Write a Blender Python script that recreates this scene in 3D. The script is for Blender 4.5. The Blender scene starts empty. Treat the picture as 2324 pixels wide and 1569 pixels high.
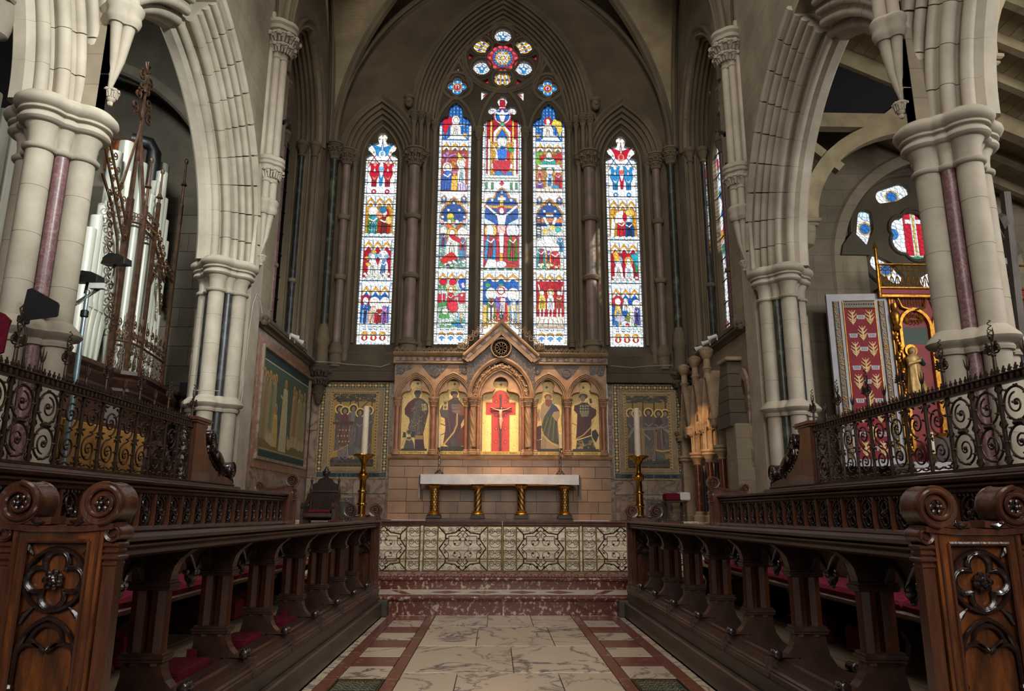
import bpy, math, random
import numpy as np
from mathutils import Vector, Matrix
from mathutils.geometry import tessellate_polygon
PI = math.pi
R = random.Random(7)
S = bpy.context.scene
C = S.collection
# ------------------------------------------------------------------ camera
FP, PITCH, YAW, ROLL = 1650.0, .2268, .0219, .0042
CAM = np.array([-.12, 0, 1.3])
def _cam():
    cp, sp, cy, sy = math.cos(PITCH), math.sin(PITCH), math.cos(YAW), math.sin(YAW)
    fw = np.array([sy*cp, cy*cp, sp]); r = np.array([cy, -sy, 0.]); u = np.cross(r, fw)
    return fw, r*math.cos(ROLL)+u*math.sin(ROLL), -r*math.sin(ROLL)+u*math.cos(ROLL)
FW, RT, UP = _cam()
cam = bpy.data.objects.new('camera', bpy.data.cameras.new('camera')); C.objects.link(cam)
cam.data.sensor_width = 36; cam.data.lens = FP/2324*36; cam.data.clip_end = 200
m = Matrix.Identity(4)
for i in range(3):
    m[i][0], m[i][1], m[i][2], m[i][3] = RT[i], UP[i], -FW[i], CAM[i]
cam.matrix_world = m
S.camera = cam
def _ray(x, y): return FW+RT*(x-1162)/FP-UP*(y-784.5)/FP
def atY(x, y, Y):
    d = _ray(x, y); return tuple(CAM+d*(Y-CAM[1])/d[1])
def atX(x, y, X):
    d = _ray(x, y); return tuple(CAM+d*(X-CAM[0])/d[0])
# ------------------------------------------------------------------ world, lights, exposure
S.view_settings.view_transform = 'Standard'; S.view_settings.look = 'None'
S.view_settings.exposure = 0.0; S.view_settings.gamma = 1; S.view_settings.use_curve_mapping = False
S.cycles.max_bounces = 6; S.cycles.diffuse_bounces = 3; S.cycles.glossy_bounces = 3
S.cycles.transparent_max_bounces = 12; S.cycles.sample_clamp_indirect = 4
S.cycles.caustics_reflective = False; S.cycles.caustics_refractive = False
w = bpy.data.worlds.new('sky'); S.world = w; w.use_nodes = True
w.node_tree.nodes['Background'].inputs[0].default_value = (.92, .97, 1.0, 1)
w.node_tree.nodes['Background'].inputs[1].default_value = 1.6
def lamp(kind, name, loc, energy, color=(1, 1, 1), aim=None, size=1, size_y=None, spot=60, blend=.6, radius=.1):
    d = bpy.data.lights.new(name, kind); d.energy = energy; d.color = color
    o = bpy.data.objects.new(name, d); C.objects.link(o); o.location = loc
    if aim is not None:
        o.rotation_euler = (Vector(aim)-Vector(loc)).to_track_quat('-Z', 'Y').to_euler()
    if kind == 'AREA':
        d.shape = 'RECTANGLE'; d.size = size; d.size_y = size_y or size
    if kind == 'SPOT':
        d.spot_size = math.radians(spot); d.spot_blend = blend; d.shadow_soft_size = radius
    if kind == 'POINT': d.shadow_soft_size = radius
    if kind == 'SUN': d.angle = math.radians(1)
    return o
# clerestory daylight on the left arches, with unseen fill lights added around it
lamp('AREA', 'nave_fill', (0, -9, 7.5), 1250, (1, .95, .88), (0, 12, 4), 6, 8)  # added fill from behind the camera, no window is built there
lamp('AREA', 'clerestory_light', (5.2, -2.4, 9.0), 900, (.93, 1, .97), (-4.5, 8.5, 5.8), 2.5, 2.5)
lamp('SPOT', 'arch_fill', (3.2, .5, 7.6), 6000, (.93, 1, .96), (-4.4, 8.0, 6.0), spot=40, blend=.8, radius=.25)  # added spot that brightens the near left pier and arch
lamp('AREA', 'overhead_fill', (0, 5, 13.2), 480, (1, .95, .88), (0, 6, 0), 5, 9)  # added overhead fill under the vault, no fitting there
# lamps over the altar
lamp('SPOT', 'reredos_lamp', (-1.6, 12.3, 8.6), 1500, (1, .72, .46), (-.4, 15.4, 3.1), spot=30, blend=.9)
lamp('SPOT', 'reredos_lamp', (1.4, 12.3, 8.6), 1500, (1, .72, .46), (.5, 15.4, 2.8), spot=30, blend=.9)
lamp('SPOT', 'altar_lamp', (.2, 13.0, 6.2), 800, (1, .70, .42), (.0, 15.4, 3.1), spot=22, blend=1)
# added fill for the sedilia, the organ and the side chapel
lamp('SPOT', 'sedilia_fill', (.9, 10.6, 3.6), 900, (1, .58, .28), (3.95, 14.0, 2.78), spot=15, blend=.4, radius=.03)  # added spot standing in for the warm glow on the seats
lamp('AREA', 'organ_fill', (-4.9, 7.2, 8.2), 260, (.95, 1, .97), (-5.4, 10, 4.0), 1.2, 1.2)  # unseen area lamp added to lift the pipes
lamp('AREA', 'chapel_fill', (9.3, 4.0, 6.0), 380, (1, .98, .93), (7.3, 12.8, 4.2), 2.5, 2.5)  # unseen area lamp added to light the altarpiece end
lamp('SUN', 'sun', (8, 5, 12), 9.0, (1, .93, .80), None)
bpy.data.objects['sun'].rotation_euler = Vector((-.80, .42, -.55)).to_track_quat('-Z', 'Y').to_euler()
# ------------------------------------------------------------------ materials
def lin(h):
    if isinstance(h, (tuple, list)): return tuple(h[:3])
    h = h.lstrip('#'); c = [int(h[i:i+2], 16)/255 for i in (0, 2, 4)]
    return tuple(x/12.92 if x <= .04045 else ((x+.055)/1.055)**2.4 for x in c)
MT = {}
def mat(name, c1, c2=None, c3=None, scale=4., rough=.6, metal=0., bump=.15, kind='noise', stretch=(1, 1, 1), detail=6,
        lo=.35, hi=.65, vary=0., spec=.5, coat=0., bscale=None, attr=None, brick=None):
    m = bpy.data.materials.new(name); m.use_nodes = True; nt = m.node_tree; N, L = nt.nodes, nt.links
    b = N['Principled BSDF']; b.inputs['Roughness'].default_value = rough; b.inputs['Metallic'].default_value = metal
    b.inputs['Specular IOR Level'].default_value = spec; b.inputs['Coat Weight'].default_value = coat
    tc = N.new('ShaderNodeTexCoord'); mp = N.new('ShaderNodeMapping'); mp.inputs['Scale'].default_value = stretch
    L.new(tc.outputs['Object'], mp.inputs[0]); vec = mp.outputs[0]
    if vary:
        oi = N.new('ShaderNodeObjectInfo'); ad = N.new('ShaderNodeVectorMath'); ad.operation = 'ADD'
        sc = N.new('ShaderNodeVectorMath'); sc.operation = 'SCALE'; sc.inputs['Scale'].default_value = 37.
        L.new(oi.outputs['Random'], sc.inputs[0]); L.new(vec, ad.inputs[0]); L.new(sc.outputs[0], ad.inputs[1]); vec = ad.outputs[0]
    c1 = lin(c1); c2 = lin(c2) if c2 else tuple(x*.7 for x in c1)
    if attr:
        a = N.new('ShaderNodeAttribute'); a.attribute_name = attr; col = a.outputs['Color']
    else:
        n = N.new('ShaderNodeTexNoise'); n.inputs['Scale'].default_value = scale; n.inputs['Detail'].default_value = detail
        n.inputs['Roughness'].default_value = .6
        if kind == 'marble':
            n.inputs['Distortion'].default_value = 1.6
        L.new(vec, n.inputs['Vector'])
        r = N.new('ShaderNodeValToRGB'); L.new(n.outputs['Fac'], r.inputs[0]); e = r.color_ramp.elements
        e[0].position, e[1].position = lo, hi
        e[0].color = (*c2, 1); e[1].color = (*c1, 1)
        if kind == 'marble':      # pale ground with thin darker veins where the noise crosses the middle
            e[0].position = .5-(hi-lo)/2; e[0].color = (*c1, 1); e[1].position = .5+(hi-lo)/2; e[1].color = (*c1, 1)
            v = e.new(.5); v.color = (*c2, 1)
            if c3:
                n2 = N.new('ShaderNodeTexNoise'); n2.inputs['Scale'].default_value = scale*.45; L.new(vec, n2.inputs['Vector'])
                r2 = N.new('ShaderNodeValToRGB'); L.new(n2.outputs['Fac'], r2.inputs[0]); q = r2.color_ramp.elements
                q[0].position, q[1].position = .42, .62; q[0].color = (0, 0, 0, 1); q[1].color = (1, 1, 1, 1)
                mx = N.new('ShaderNodeMixRGB'); L.new(r2.outputs[0], mx.inputs[0]); L.new(r.outputs[0], mx.inputs[1])
                mx.inputs[2].default_value = (*lin(c3), 1); mx2 = N.new('ShaderNodeMixRGB'); mx2.inputs[0].default_value = .5
                L.new(r.outputs[0], mx2.inputs[1]); L.new(mx.outputs[0], mx2.inputs[2]); r = mx2
        elif c3:
            v = e.new((lo+hi)/2); v.color = (*lin(c3), 1)
        col = r.outputs[0]
        if vary:
            hs = N.new('ShaderNodeHueSaturation'); mr = N.new('ShaderNodeMapRange')
            mr.inputs['To Min'].default_value = 1-vary; mr.inputs['To Max'].default_value = 1+vary
            L.new(oi.outputs['Random'], mr.inputs[0]); L.new(mr.outputs[0], hs.inputs['Value']); L.new(col, hs.inputs['Color']); col = hs.outputs[0]
    bt = None
    if brick:     # ashlar joints on a plane: brick = (plane, width, height)
        sx = N.new('ShaderNodeSeparateXYZ'); cx = N.new('ShaderNodeCombineXYZ'); L.new(tc.outputs['Object'], sx.inputs[0])
        L.new(sx.outputs['Y' if brick[0] == 'x' else 'X'], cx.inputs[0]); L.new(sx.outputs['Z'], cx.inputs[1])
        bt = N.new('ShaderNodeTexBrick'); bt.inputs['Scale'].default_value = 1; bt.inputs['Brick Width'].default_value = brick[1]
        bt.inputs['Row Height'].default_value = brick[2]; bt.inputs['Mortar Size'].default_value = .006; bt.inputs['Mortar Smooth'].default_value = .3
        bt.inputs['Color1'].default_value = (1, 1, 1, 1); bt.inputs['Color2'].default_value = (.86, .86, .86, 1); bt.inputs['Mortar'].default_value = (.62, .6, .58, 1)
        L.new(cx.outputs[0], bt.inputs['Vector']); mm = N.new('ShaderNodeMixRGB'); mm.blend_type = 'MULTIPLY'; mm.inputs[0].default_value = 1
        L.new(col, mm.inputs[1]); L.new(bt.outputs['Color'], mm.inputs[2]); col = mm.outputs[0]
    L.new(col, b.inputs['Base Color'])
    if bump:
        nb = N.new('ShaderNodeTexNoise'); nb.inputs['Scale'].default_value = bscale or scale*6; nb.inputs['Detail'].default_value = 4
        L.new(vec, nb.inputs['Vector']); bp = N.new('ShaderNodeBump'); bp.inputs['Strength'].default_value = bump; bp.inputs['Distance'].default_value = .02
        L.new(nb.outputs['Fac'], bp.inputs['Height']); L.new(bp.outputs[0], b.inputs['Normal'])
    MT[name] = m; return m
mat('pier_stone', '#b3a899', '#8d8375', '#a29787', scale=1.6, rough=.75, bump=.12, lo=.3, hi=.7)
mat('wall_stone', '#7f7059', '#5c5040', '#6d604c', scale=1.2, rough=.85, bump=.2, lo=.3, hi=.7, stretch=(1, 1, .5))
mat('side_stone', '#9a8d77', '#75695a', '#887b67', scale=1.2, rough=.85, bump=.2, lo=.3, hi=.7, brick=('x', .75, .34))
mat('ashlar_stone', '#857967', '#625849', '#746858', scale=1.2, rough=.85, bump=.2, lo=.3, hi=.7, brick=('y', .7, .34))
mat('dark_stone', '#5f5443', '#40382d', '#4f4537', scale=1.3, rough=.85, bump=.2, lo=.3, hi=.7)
mat('gable_stone', '#6f5e49', '#4f4435', '#5f513f', scale=.9, rough=.9, bump=.2, lo=.3, hi=.7)
mat('aisle_stone', '#7d7466', '#5e564b', '#6d6558', scale=1., rough=.9, bump=.25, vary=.08)
mat('purple_marble', '#674548', '#8a6c6c', '#5a3c40', scale=9, rough=.4, bump=0, kind='marble', lo=.44, hi=.56)
mat('black_marble', '#2d2d2f', '#4a4a4c', '#26282a', scale=6, rough=.4, bump=0)
mat('green_marble', '#33372e', '#575a4b', '#272a24', scale=5, rough=.4, bump=0)
mat('red_shaft', '#67331f', '#855035', '#582818', scale=7, rough=.2, bump=0)
mat('white_marble', '#cdbaa2', '#4d4b55', '#b6a38e', scale=1.0, rough=.16, bump=0, kind='marble', lo=.47, hi=.53, vary=.05, detail=7)
mat('step_marble', '#dccfbb', '#8b8580', '#c9bba6', scale=2.6, rough=.3, bump=0, kind='marble', lo=.47, hi=.53, vary=.03)
mat('red_marble', '#6f3d33', '#a48a80', '#77463c', scale=14, rough=.2, bump=0, lo=.22, hi=.62, vary=.06)
mat('rosso_marble', '#5f2f26', '#b3a08c', '#6d3d33', scale=20, rough=.22, bump=0, lo=.38, hi=.50, stretch=(1, 1, .8), detail=5)
mat('plinth_stone', '#453c35', '#302a26', scale=5, rough=.35, bump=.05)
mat('bronze_grille', '#77755f', '#45443a', scale=30, rough=.45, metal=.3, bump=.3)
mat('alabaster', '#a98260', '#7a5a42', '#967154', scale=2.2, rough=.35, bump=.03, vary=.13, lo=.25, hi=.75)
mat('alabaster_carved', '#b08c6a', '#8a6748', '#a07c5c', scale=5, rough=.5, bump=.12)
mat('alabaster_gable', '#9a8063', '#7a644c', '#8c7458', scale=5, rough=.55, bump=.12)
mat('veined_alabaster', '#978270', '#5c4a3e', '#84705e', scale=1.7, rough=.3, bump=0, kind='marble', lo=.42, hi=.58, vary=.06)
mat('pink_marble', '#8c6450', '#a6836c', '#7d5644', scale=9, rough=.3, bump=0)
mat('mosaic_inlay', '#5b4f46', '#8a7b6a', '#43393a', scale=26, rough=.45, bump=.1)
mat('oak', '#643a22', '#2c170e', '#4a291b', scale=3.5, rough=.28, bump=.1, stretch=(4, 4, .7), lo=.25, hi=.75, coat=.25)
mat('oak_dark', '#4a281b', '#1f100a', '#341b12', scale=3.5, rough=.42, bump=.1, stretch=(4, .7, 4), lo=.25, hi=.75, coat=.1)
mat('oak_panel', '#7c431b', '#1f0f08', '#4a2812', scale=4, rough=.3, bump=.14, stretch=(3, 3, .8), lo=.28, hi=.68, coat=.2)
mat('oak_carved', '#2b1915', '#170d0b', scale=6, rough=.25, bump=.15, coat=.4)
mat('floor_board', '#6c5b47', '#4a3c2e', scale=2.5, rough=.55, bump=.1, stretch=(6, .5, 1), vary=.12)
mat('red_cloth', '#6e1c2e', '#55131f', scale=40, rough=.95, bump=.25, spec=.15)
mat('iron', '#4a372b', '#2c201a', '#3c2c23', scale=14, rough=.42, metal=.55, bump=.2)
mat('copper_iron', '#5e4230', '#3a281c', scale=12, rough=.45, metal=.5, bump=.2)
mat('brass', '#b98a3a', '#8a6224', scale=8, rough=.2, metal=1, bump=.04)
mat('brass_dull', '#6f5c33', '#4b3d24', scale=14, rough=.4, metal=.8, bump=.1)
mat('gilt', '#c8923c', '#93611f', scale=20, rough=.3, metal=.85, bump=.15)
mat('gilt_dark', '#2c1d10', '#1b120a', scale=20, rough=.4, bump=.05)
mat('gold_mosaic', '#d3b269', '#8f6c2c', '#c09a50', scale=42, rough=.38, metal=.4, bump=.35, lo=.25, hi=.6, bscale=60)
mat('wax', '#e2d3bf', '#d3c0a8', scale=3, rough=.5, bump=0)
mat('linen', '#dcd6d4', '#cfc8c8', scale=6, rough=.9, bump=.05)
mat('silver', '#9b948c', '#6d665f', scale=5, rough=.25, metal=1, bump=0)
mat('crucifix', '#4a2f22', '#33201a', scale=9, rough=.4, bump=0)
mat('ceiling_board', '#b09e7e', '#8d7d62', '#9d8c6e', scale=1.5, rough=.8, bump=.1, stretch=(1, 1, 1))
mat('chapel_board', '#b3a585', '#93866a', scale=2, rough=.8, bump=.1, vary=.08)
mat('chapel_beam', '#9b8c6c', '#7d7055', scale=3, rough=.75, bump=.15, stretch=(1, 1, 1))
mat('pipe_metal', '#c9c8bb', '#a9a89b', '#bab9ac', scale=2, rough=.35, metal=.1, bump=0, stretch=(1, 1, .2))
mat('black_plastic', '#17191c', '#0f1012', scale=9, rough=.45, bump=.05)
mat('white_enamel', '#d8d6d2', '#c4c1bc', scale=3, rough=.4, bump=0)
mat('steel', '#9fb4bd', '#7b8c94', scale=3, rough=.3, metal=.6, bump=0)
mat('cable', '#a9a296', '#8d867b', scale=3, rough=.6, bump=0)
mat('black_cable', '#141414', '#0c0c0c', scale=3, rough=.6, bump=0)
mat('chapel_white', '#a7a3a8', '#96929a', scale=2, rough=.5, bump=0)
mat('chapel_red', '#8a1828', '#70121e', scale=3, rough=.6, spec=.25, bump=0)
mat('red_paint', '#8a1a20', '#6d1218', scale=4, rough=.5, bump=0)
mat('green_paint', '#2c4034', '#21312a', scale=4, rough=.5, bump=0)
mat('blue_paint', '#2c5674', '#234660', scale=4, rough=.6, bump=0)
mat('statue_gold', '#c9a76a', '#a38048', scale=8, rough=.45, metal=.3, bump=.1)
mat('statue_skin', '#c49a78', '#b08664', scale=8, rough=.5, bump=0)
mat('slate_cloth', '#2f3a3e', '#222b2e', scale=8, rough=.7, bump=0)
mat('weathered_wood', '#57504a', '#3b3632', scale=3, rough=.8, bump=.3, stretch=(5, 5, .6))
mat('unlit_black', '#121016', '#0c0b0f', scale=1, rough=.95, bump=0)  # near-black that paints in the dark of unlit walls and roof spaces
mat('lead', '#17171a', '#101012', scale=5, rough=.6, bump=0)
mat('ink', '#241c18', '#1a1412', scale=5, rough=.6, bump=0)
mat('mosaic_blue', '#2b3a44', '#1f2b34', '#38444a', scale=30, rough=.45, bump=.1)
mat('painted', '#ffffff', attr='paint', rough=.65, bump=.06, bscale=70)
mat('mosaic_paint', '#ffffff', attr='paint', rough=.4, bump=.25, bscale=60)
mat('carpet', '#ffffff', attr='paint', rough=.95, bump=.2, bscale=90, spec=.1)
def glass_mat(name, dark=1.):
    m = bpy.data.materials.new(name); m.use_nodes = True; nt = m.node_tree; N, L = nt.nodes, nt.links
    N.remove(N['Principled BSDF']); a = N.new('ShaderNodeAttribute'); a.attribute_name = 'paint'
    t = N.new('ShaderNodeBsdfTransparent'); g = N.new('ShaderNodeBsdfGlossy'); g.inputs['Roughness'].default_value = .25
    tl = N.new('ShaderNodeBsdfTranslucent'); mt_ = N.new('ShaderNodeMixShader'); mt_.inputs[0].default_value = .12
    L.new(a.outputs['Color'], t.inputs[0]); L.new(a.outputs['Color'], tl.inputs[0])
    L.new(t.outputs[0], mt_.inputs[1]); L.new(tl.outputs[0], mt_.inputs[2])
    x = N.new('ShaderNodeMixShader'); x.inputs[0].default_value = .03
    L.new(mt_.outputs[0], x.inputs[1]); L.new(g.outputs[0], x.inputs[2]); L.new(x.outputs[0], N['Material Output'].inputs[0])
    MT[name] = m
glass_mat('stained_glass')
# ------------------------------------------------------------------ geometry helpers
ORG = {}
def V(a): return np.array(a, float)
class G:
    """collects verts and faces in world coordinates; obj() links them as one mesh object"""
    def __init__(s): s.v = []; s.f = []
    def add(s, vs, fs):
        o = len(s.v); s.v += [tuple(map(float, p)) for p in vs]; s.f += [tuple(o+i for i in f) for f in fs]; return s
    def box(s, x0, x1, y0, y1, z0, z1, b=0):
        x0, x1 = min(x0, x1), max(x0, x1); y0, y1 = min(y0, y1), max(y0, y1); z0, z1 = min(z0, z1), max(z0, z1)
        if b <= 0:
            vs = [(x, y, z) for z in (z0, z1) for x, y in ((x0, y0), (x1, y0), (x1, y1), (x0, y1))]
            return s.add(vs, [(3, 2, 1, 0), (4, 5, 6, 7), (0, 1, 5, 4), (1, 2, 6, 5), (2, 3, 7, 6), (3, 0, 4, 7)])
        b = min(b, (x1-x0)/2.1, (y1-y0)/2.1, (z1-z0)/2.1)
        vs = []
        for z, e in ((z0, b), (z0+b, 0), (z1-b, 0), (z1, b)):
            vs += [(x0+e, y0+e, z), (x1-e, y0+e, z), (x1-e, y1-e, z), (x0+e, y1-e, z)]
        fs = [(3, 2, 1, 0), (12, 13, 14, 15)]
        for k in range(3):
            for i in range(4): fs.append((4*k+i, 4*k+(i+1) % 4, 4*k+4+(i+1) % 4, 4*k+4+i))
        return s.add(vs, fs)
    def rings(s, rings, closed=True, caps=True, loop=False):
        n = len(rings[0]); vs = [p for r in rings for p in r]; fs = []; m = len(rings)
        for k in range(m if loop else m-1):
            a, b = k*n, ((k+1) % m)*n
            for i in range(n if closed else n-1):
                j = (i+1) % n; fs.append((a+i, a+j, b+j, b+i))
        if caps and closed and not loop:
            fs.append(tuple(range(n))[::-1]); fs.append(tuple((m-1)*n+i for i in range(n)))
        return s.add(vs, fs)
    def lathe(s, c, prof, n=14, ax='z', caps=True):
        rr = []
        for r, h in prof:
            r = max(r, 1e-4); ring = []
            for i in range(n):
                a = 2*PI*i/n; p, q = r*math.cos(a), r*math.sin(a)
                ring.append({'z': (c[0]+p, c[1]+q, c[2]+h), 'y': (c[0]+p, c[1]+h, c[2]+q), 'x': (c[0]+h, c[1]+p, c[2]+q)}[ax])
            rr.append(ring)
        return s.rings(rr, caps=caps)
    def tube(s, path, r, n=6, closed=False, up=None):
        P = [V(p) for p in path]; m = len(P); rr = []; prev = None
        rad = r if hasattr(r, '__len__') else [r]*m
        for i in range(m):
            a = P[(i-1) % m] if (closed or i) else P[0]; b = P[(i+1) % m] if (closed or i < m-1) else P[-1]
            t = b-a; t = t/(np.linalg.norm(t)+1e-9)
            if prev is None:
                x = np.cross(t, (0, 0, 1) if abs(t[2]) < .9 else (0, 1, 0))
            else: x = prev-t*np.dot(prev, t)
            x = x/(np.linalg.norm(x)+1e-9); prev = x; y = np.cross(t, x)
            rr.append([tuple(P[i]+rad[i]*(x*math.cos(2*PI*k/n)+y*math.sin(2*PI*k/n))) for k in range(n)])
        return s.rings(rr, loop=closed)
    def ball(s, c, r, n=8, k=6, sc=(1, 1, 1)):
        rr = [[(c[0]+sc[0]*r*math.sin(PI*j/k)*math.cos(2*PI*i/n), c[1]+sc[1]*r*math.sin(PI*j/k)*math.sin(2*PI*i/n), c[2]-sc[2]*r*math.cos(PI*j/k)) for i in range(n)] for j in range(1, k)]
        return s.rings(rr)
    def panel(s, loops, f, d0, d1):
        """flat plate between depths d0 and d1 with holes; loops[0] is the outline; f(u, v, d) -> world"""
        flat = [p for l in loops for p in l]
        tris = tessellate_polygon([[Vector((p[0], p[1], 0)) for p in l] for l in loops])
        s.add([f(p[0], p[1], d0) for p in flat], tris); s.add([f(p[0], p[1], d1) for p in flat], [t[::-1] for t in tris])
        for l in loops:
            n = len(l); s.add([f(p[0], p[1], d0) for p in l]+[f(p[0], p[1], d1) for p in l], [(i, (i+1) % n, n+(i+1) % n, n+i) for i in range(n)])
        return s
    def sweep(s, path, f, prof, closed=False, pclosed=True):
        """profile (n, d) swept along a 2D path in a plane; n is across the path, d the depth; f(u, v, d) -> world"""
        P = [V(p) for p in path]; m = len(P); rr = []
        for i in range(m):
            a = P[(i-1) % m] if (closed or i) else P[0]; b = P[(i+1) % m] if (closed or i < m-1) else P[-1]
            c = P[i]; t1 = c-a; t2 = b-c
            if np.linalg.norm(t1) < 1e-9: t1 = t2
            if np.linalg.norm(t2) < 1e-9: t2 = t1
            t1 = t1/(np.linalg.norm(t1)+1e-12); t2 = t2/(np.linalg.norm(t2)+1e-12)
            n1 = np.array([-t1[1], t1[0]]); n2 = np.array([-t2[1], t2[0]]); n_ = n1+n2; n_ = n_/(np.linalg.norm(n_)+1e-9)
            k = 1/max(.45, float(np.dot(n_, n1)))
            rr.append([f(c[0]+n_[0]*q[0]*k, c[1]+n_[1]*q[0]*k, q[1]) for q in prof])
        return s.rings(rr, closed=pclosed, loop=closed)
    def mesh(s, name, org, smooth):
        me = bpy.data.meshes.new(name)
        a = np.array(s.v, dtype=float)-np.array(org) if s.v else np.zeros((0, 3))
        me.from_pydata(a.tolist(), [], s.f); me.validate()
        if smooth:
            me.polygons.foreach_set('use_smooth', [True]*len(me.polygons)); me.set_sharp_from_angle(angle=math.radians(38))
        me.update(); return me
    def obj(s, name, material, parent=None, smooth=True, **props):
        if parent is not None: org = ORG[parent.name]
        else:
            a = np.array(s.v); lo, hi = a.min(0), a.max(0); org = ((lo[0]+hi[0])/2, (lo[1]+hi[1])/2, lo[2])
        me = s.mesh(name, org, smooth); o = bpy.data.objects.new(name, me); C.objects.link(o)
        me.materials.append(MT[material]) if isinstance(material, str) else me.materials.append(material)
        if parent is not None: o.parent = parent
        else: o.location = org
        ORG[o.name] = org
        for k, v in props.items(): o[k] = v
        return o
def thing(name, loc, label, category, group=None, kind=None):
    o = bpy.data.objects.new(name, None); C.objects.link(o); o.location = loc; ORG[o.name] = tuple(loc); o.empty_display_size = .1
    if label: o['label'] = label
    if category: o['category'] = category
    if group: o['group'] = group
    if kind: o['kind'] = kind
    return o
def struct(name, loc=(0, 0, 0)): return thing(name, loc, None, None, kind='structure')
def copy_tree(root, loc, rot=None, scale=None, **props):
    def rec(o, par):
        c = o.copy(); C.objects.link(c)
        if par is not None: c.parent = par
        ORG[c.name] = ORG.get(o.name, (0, 0, 0))
        for ch in o.children: rec(ch, c)
        return c
    r = rec(root, None); r.location = loc
    if rot is not None: r.rotation_euler = rot
    if scale is not None: r.scale = scale
    for k, v in props.items(): r[k] = v
    return r
def mirror(root, **props):
    l = root.location; return copy_tree(root, (-l[0], l[1], l[2]), scale=(-1, 1, 1), **props)
def place(name, me, parent, loc=(0, 0, 0), rot=None, scale=None, material=None):
    o = bpy.data.objects.new(name, me); C.objects.link(o); o.parent = parent; po = ORG[parent.name]
    o.location = tuple(np.array(loc)-np.array(po)); ORG[o.name] = po
    if rot is not None: o.rotation_euler = rot
    if scale is not None: o.scale = scale
    return o
def arc(cx, cy, r, a0, a1, n=10): return [(cx+r*math.cos(a0+(a1-a0)*i/n), cy+r*math.sin(a0+(a1-a0)*i/n)) for i in range(n+1)]
def circle(cx, cy, r, n=24, ph=0): return [(cx+r*math.cos(ph+2*PI*i/n), cy+r*math.sin(ph+2*PI*i/n)) for i in range(n)]
def parch(a, h, spring, base=None, off=0, cx=0, n=14):
    """pointed arch path, left foot to right foot; half span a, rise h; off widens it keeping the centres"""
    Rr = (a*a+h*h)/(2*a); e = Rr-a; r = Rr+off; H = math.sqrt(max(r*r-e*e, 1e-6)); t = math.atan2(H, e)
    right = [(cx-e+r*math.cos(t*i/n), spring+r*math.sin(t*i/n)) for i in range(n+1)]
    left = [(2*cx-x, y) for x, y in right]
    p = left+right[::-1][1:]
    if base is not None: p = [(p[0][0], base)]+p+[(p[-1][0], base)]
    return p
FXZ = lambda Y: (lambda u, v, d: (u, Y+d, v))          # plane facing the camera, depth to the east
FYZ = lambda X, s=1: (lambda u, v, d: (X+s*d, u, v))   # side wall plane, depth outwards
def quatre(cx, cy, R0, r, k=4, ph=0, n=9):
    """foil outline: k lobes of radius r centred at R0"""
    out = []
    for i in range(k):
        a = ph+2*PI*i/k; x, y = cx+R0*math.cos(a), cy+R0*math.sin(a)
        # meeting point of neighbouring lobes lies on the bisector
        dm = R0*math.cos(PI/k)+math.sqrt(max(r*r-(R0*math.sin(PI/k))**2, 0)); bx, by = cx+dm*math.cos(a+PI/k)-x, cy+dm*math.sin(a+PI/k)-y
        h = math.atan2(by, bx)-a
        while h < 0: h += 2*PI
        while h > PI: h -= 2*PI
        h = abs(h)
        out += [(x+r*math.cos(a+t), y+r*math.sin(a+t)) for t in np.linspace(-h, h, n)][:-1]
    return out
def spiral(cx, cy, r, turns, a0, n=26, shrink=.12, sgn=1):
    return [(cx+(r*(1-(1-shrink)*i/n))*math.cos(a0+sgn*turns*2*PI*i/n), cy+(r*(1-(1-shrink)*i/n))*math.sin(a0+sgn*turns*2*PI*i/n)) for i in range(n+1)]
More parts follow.
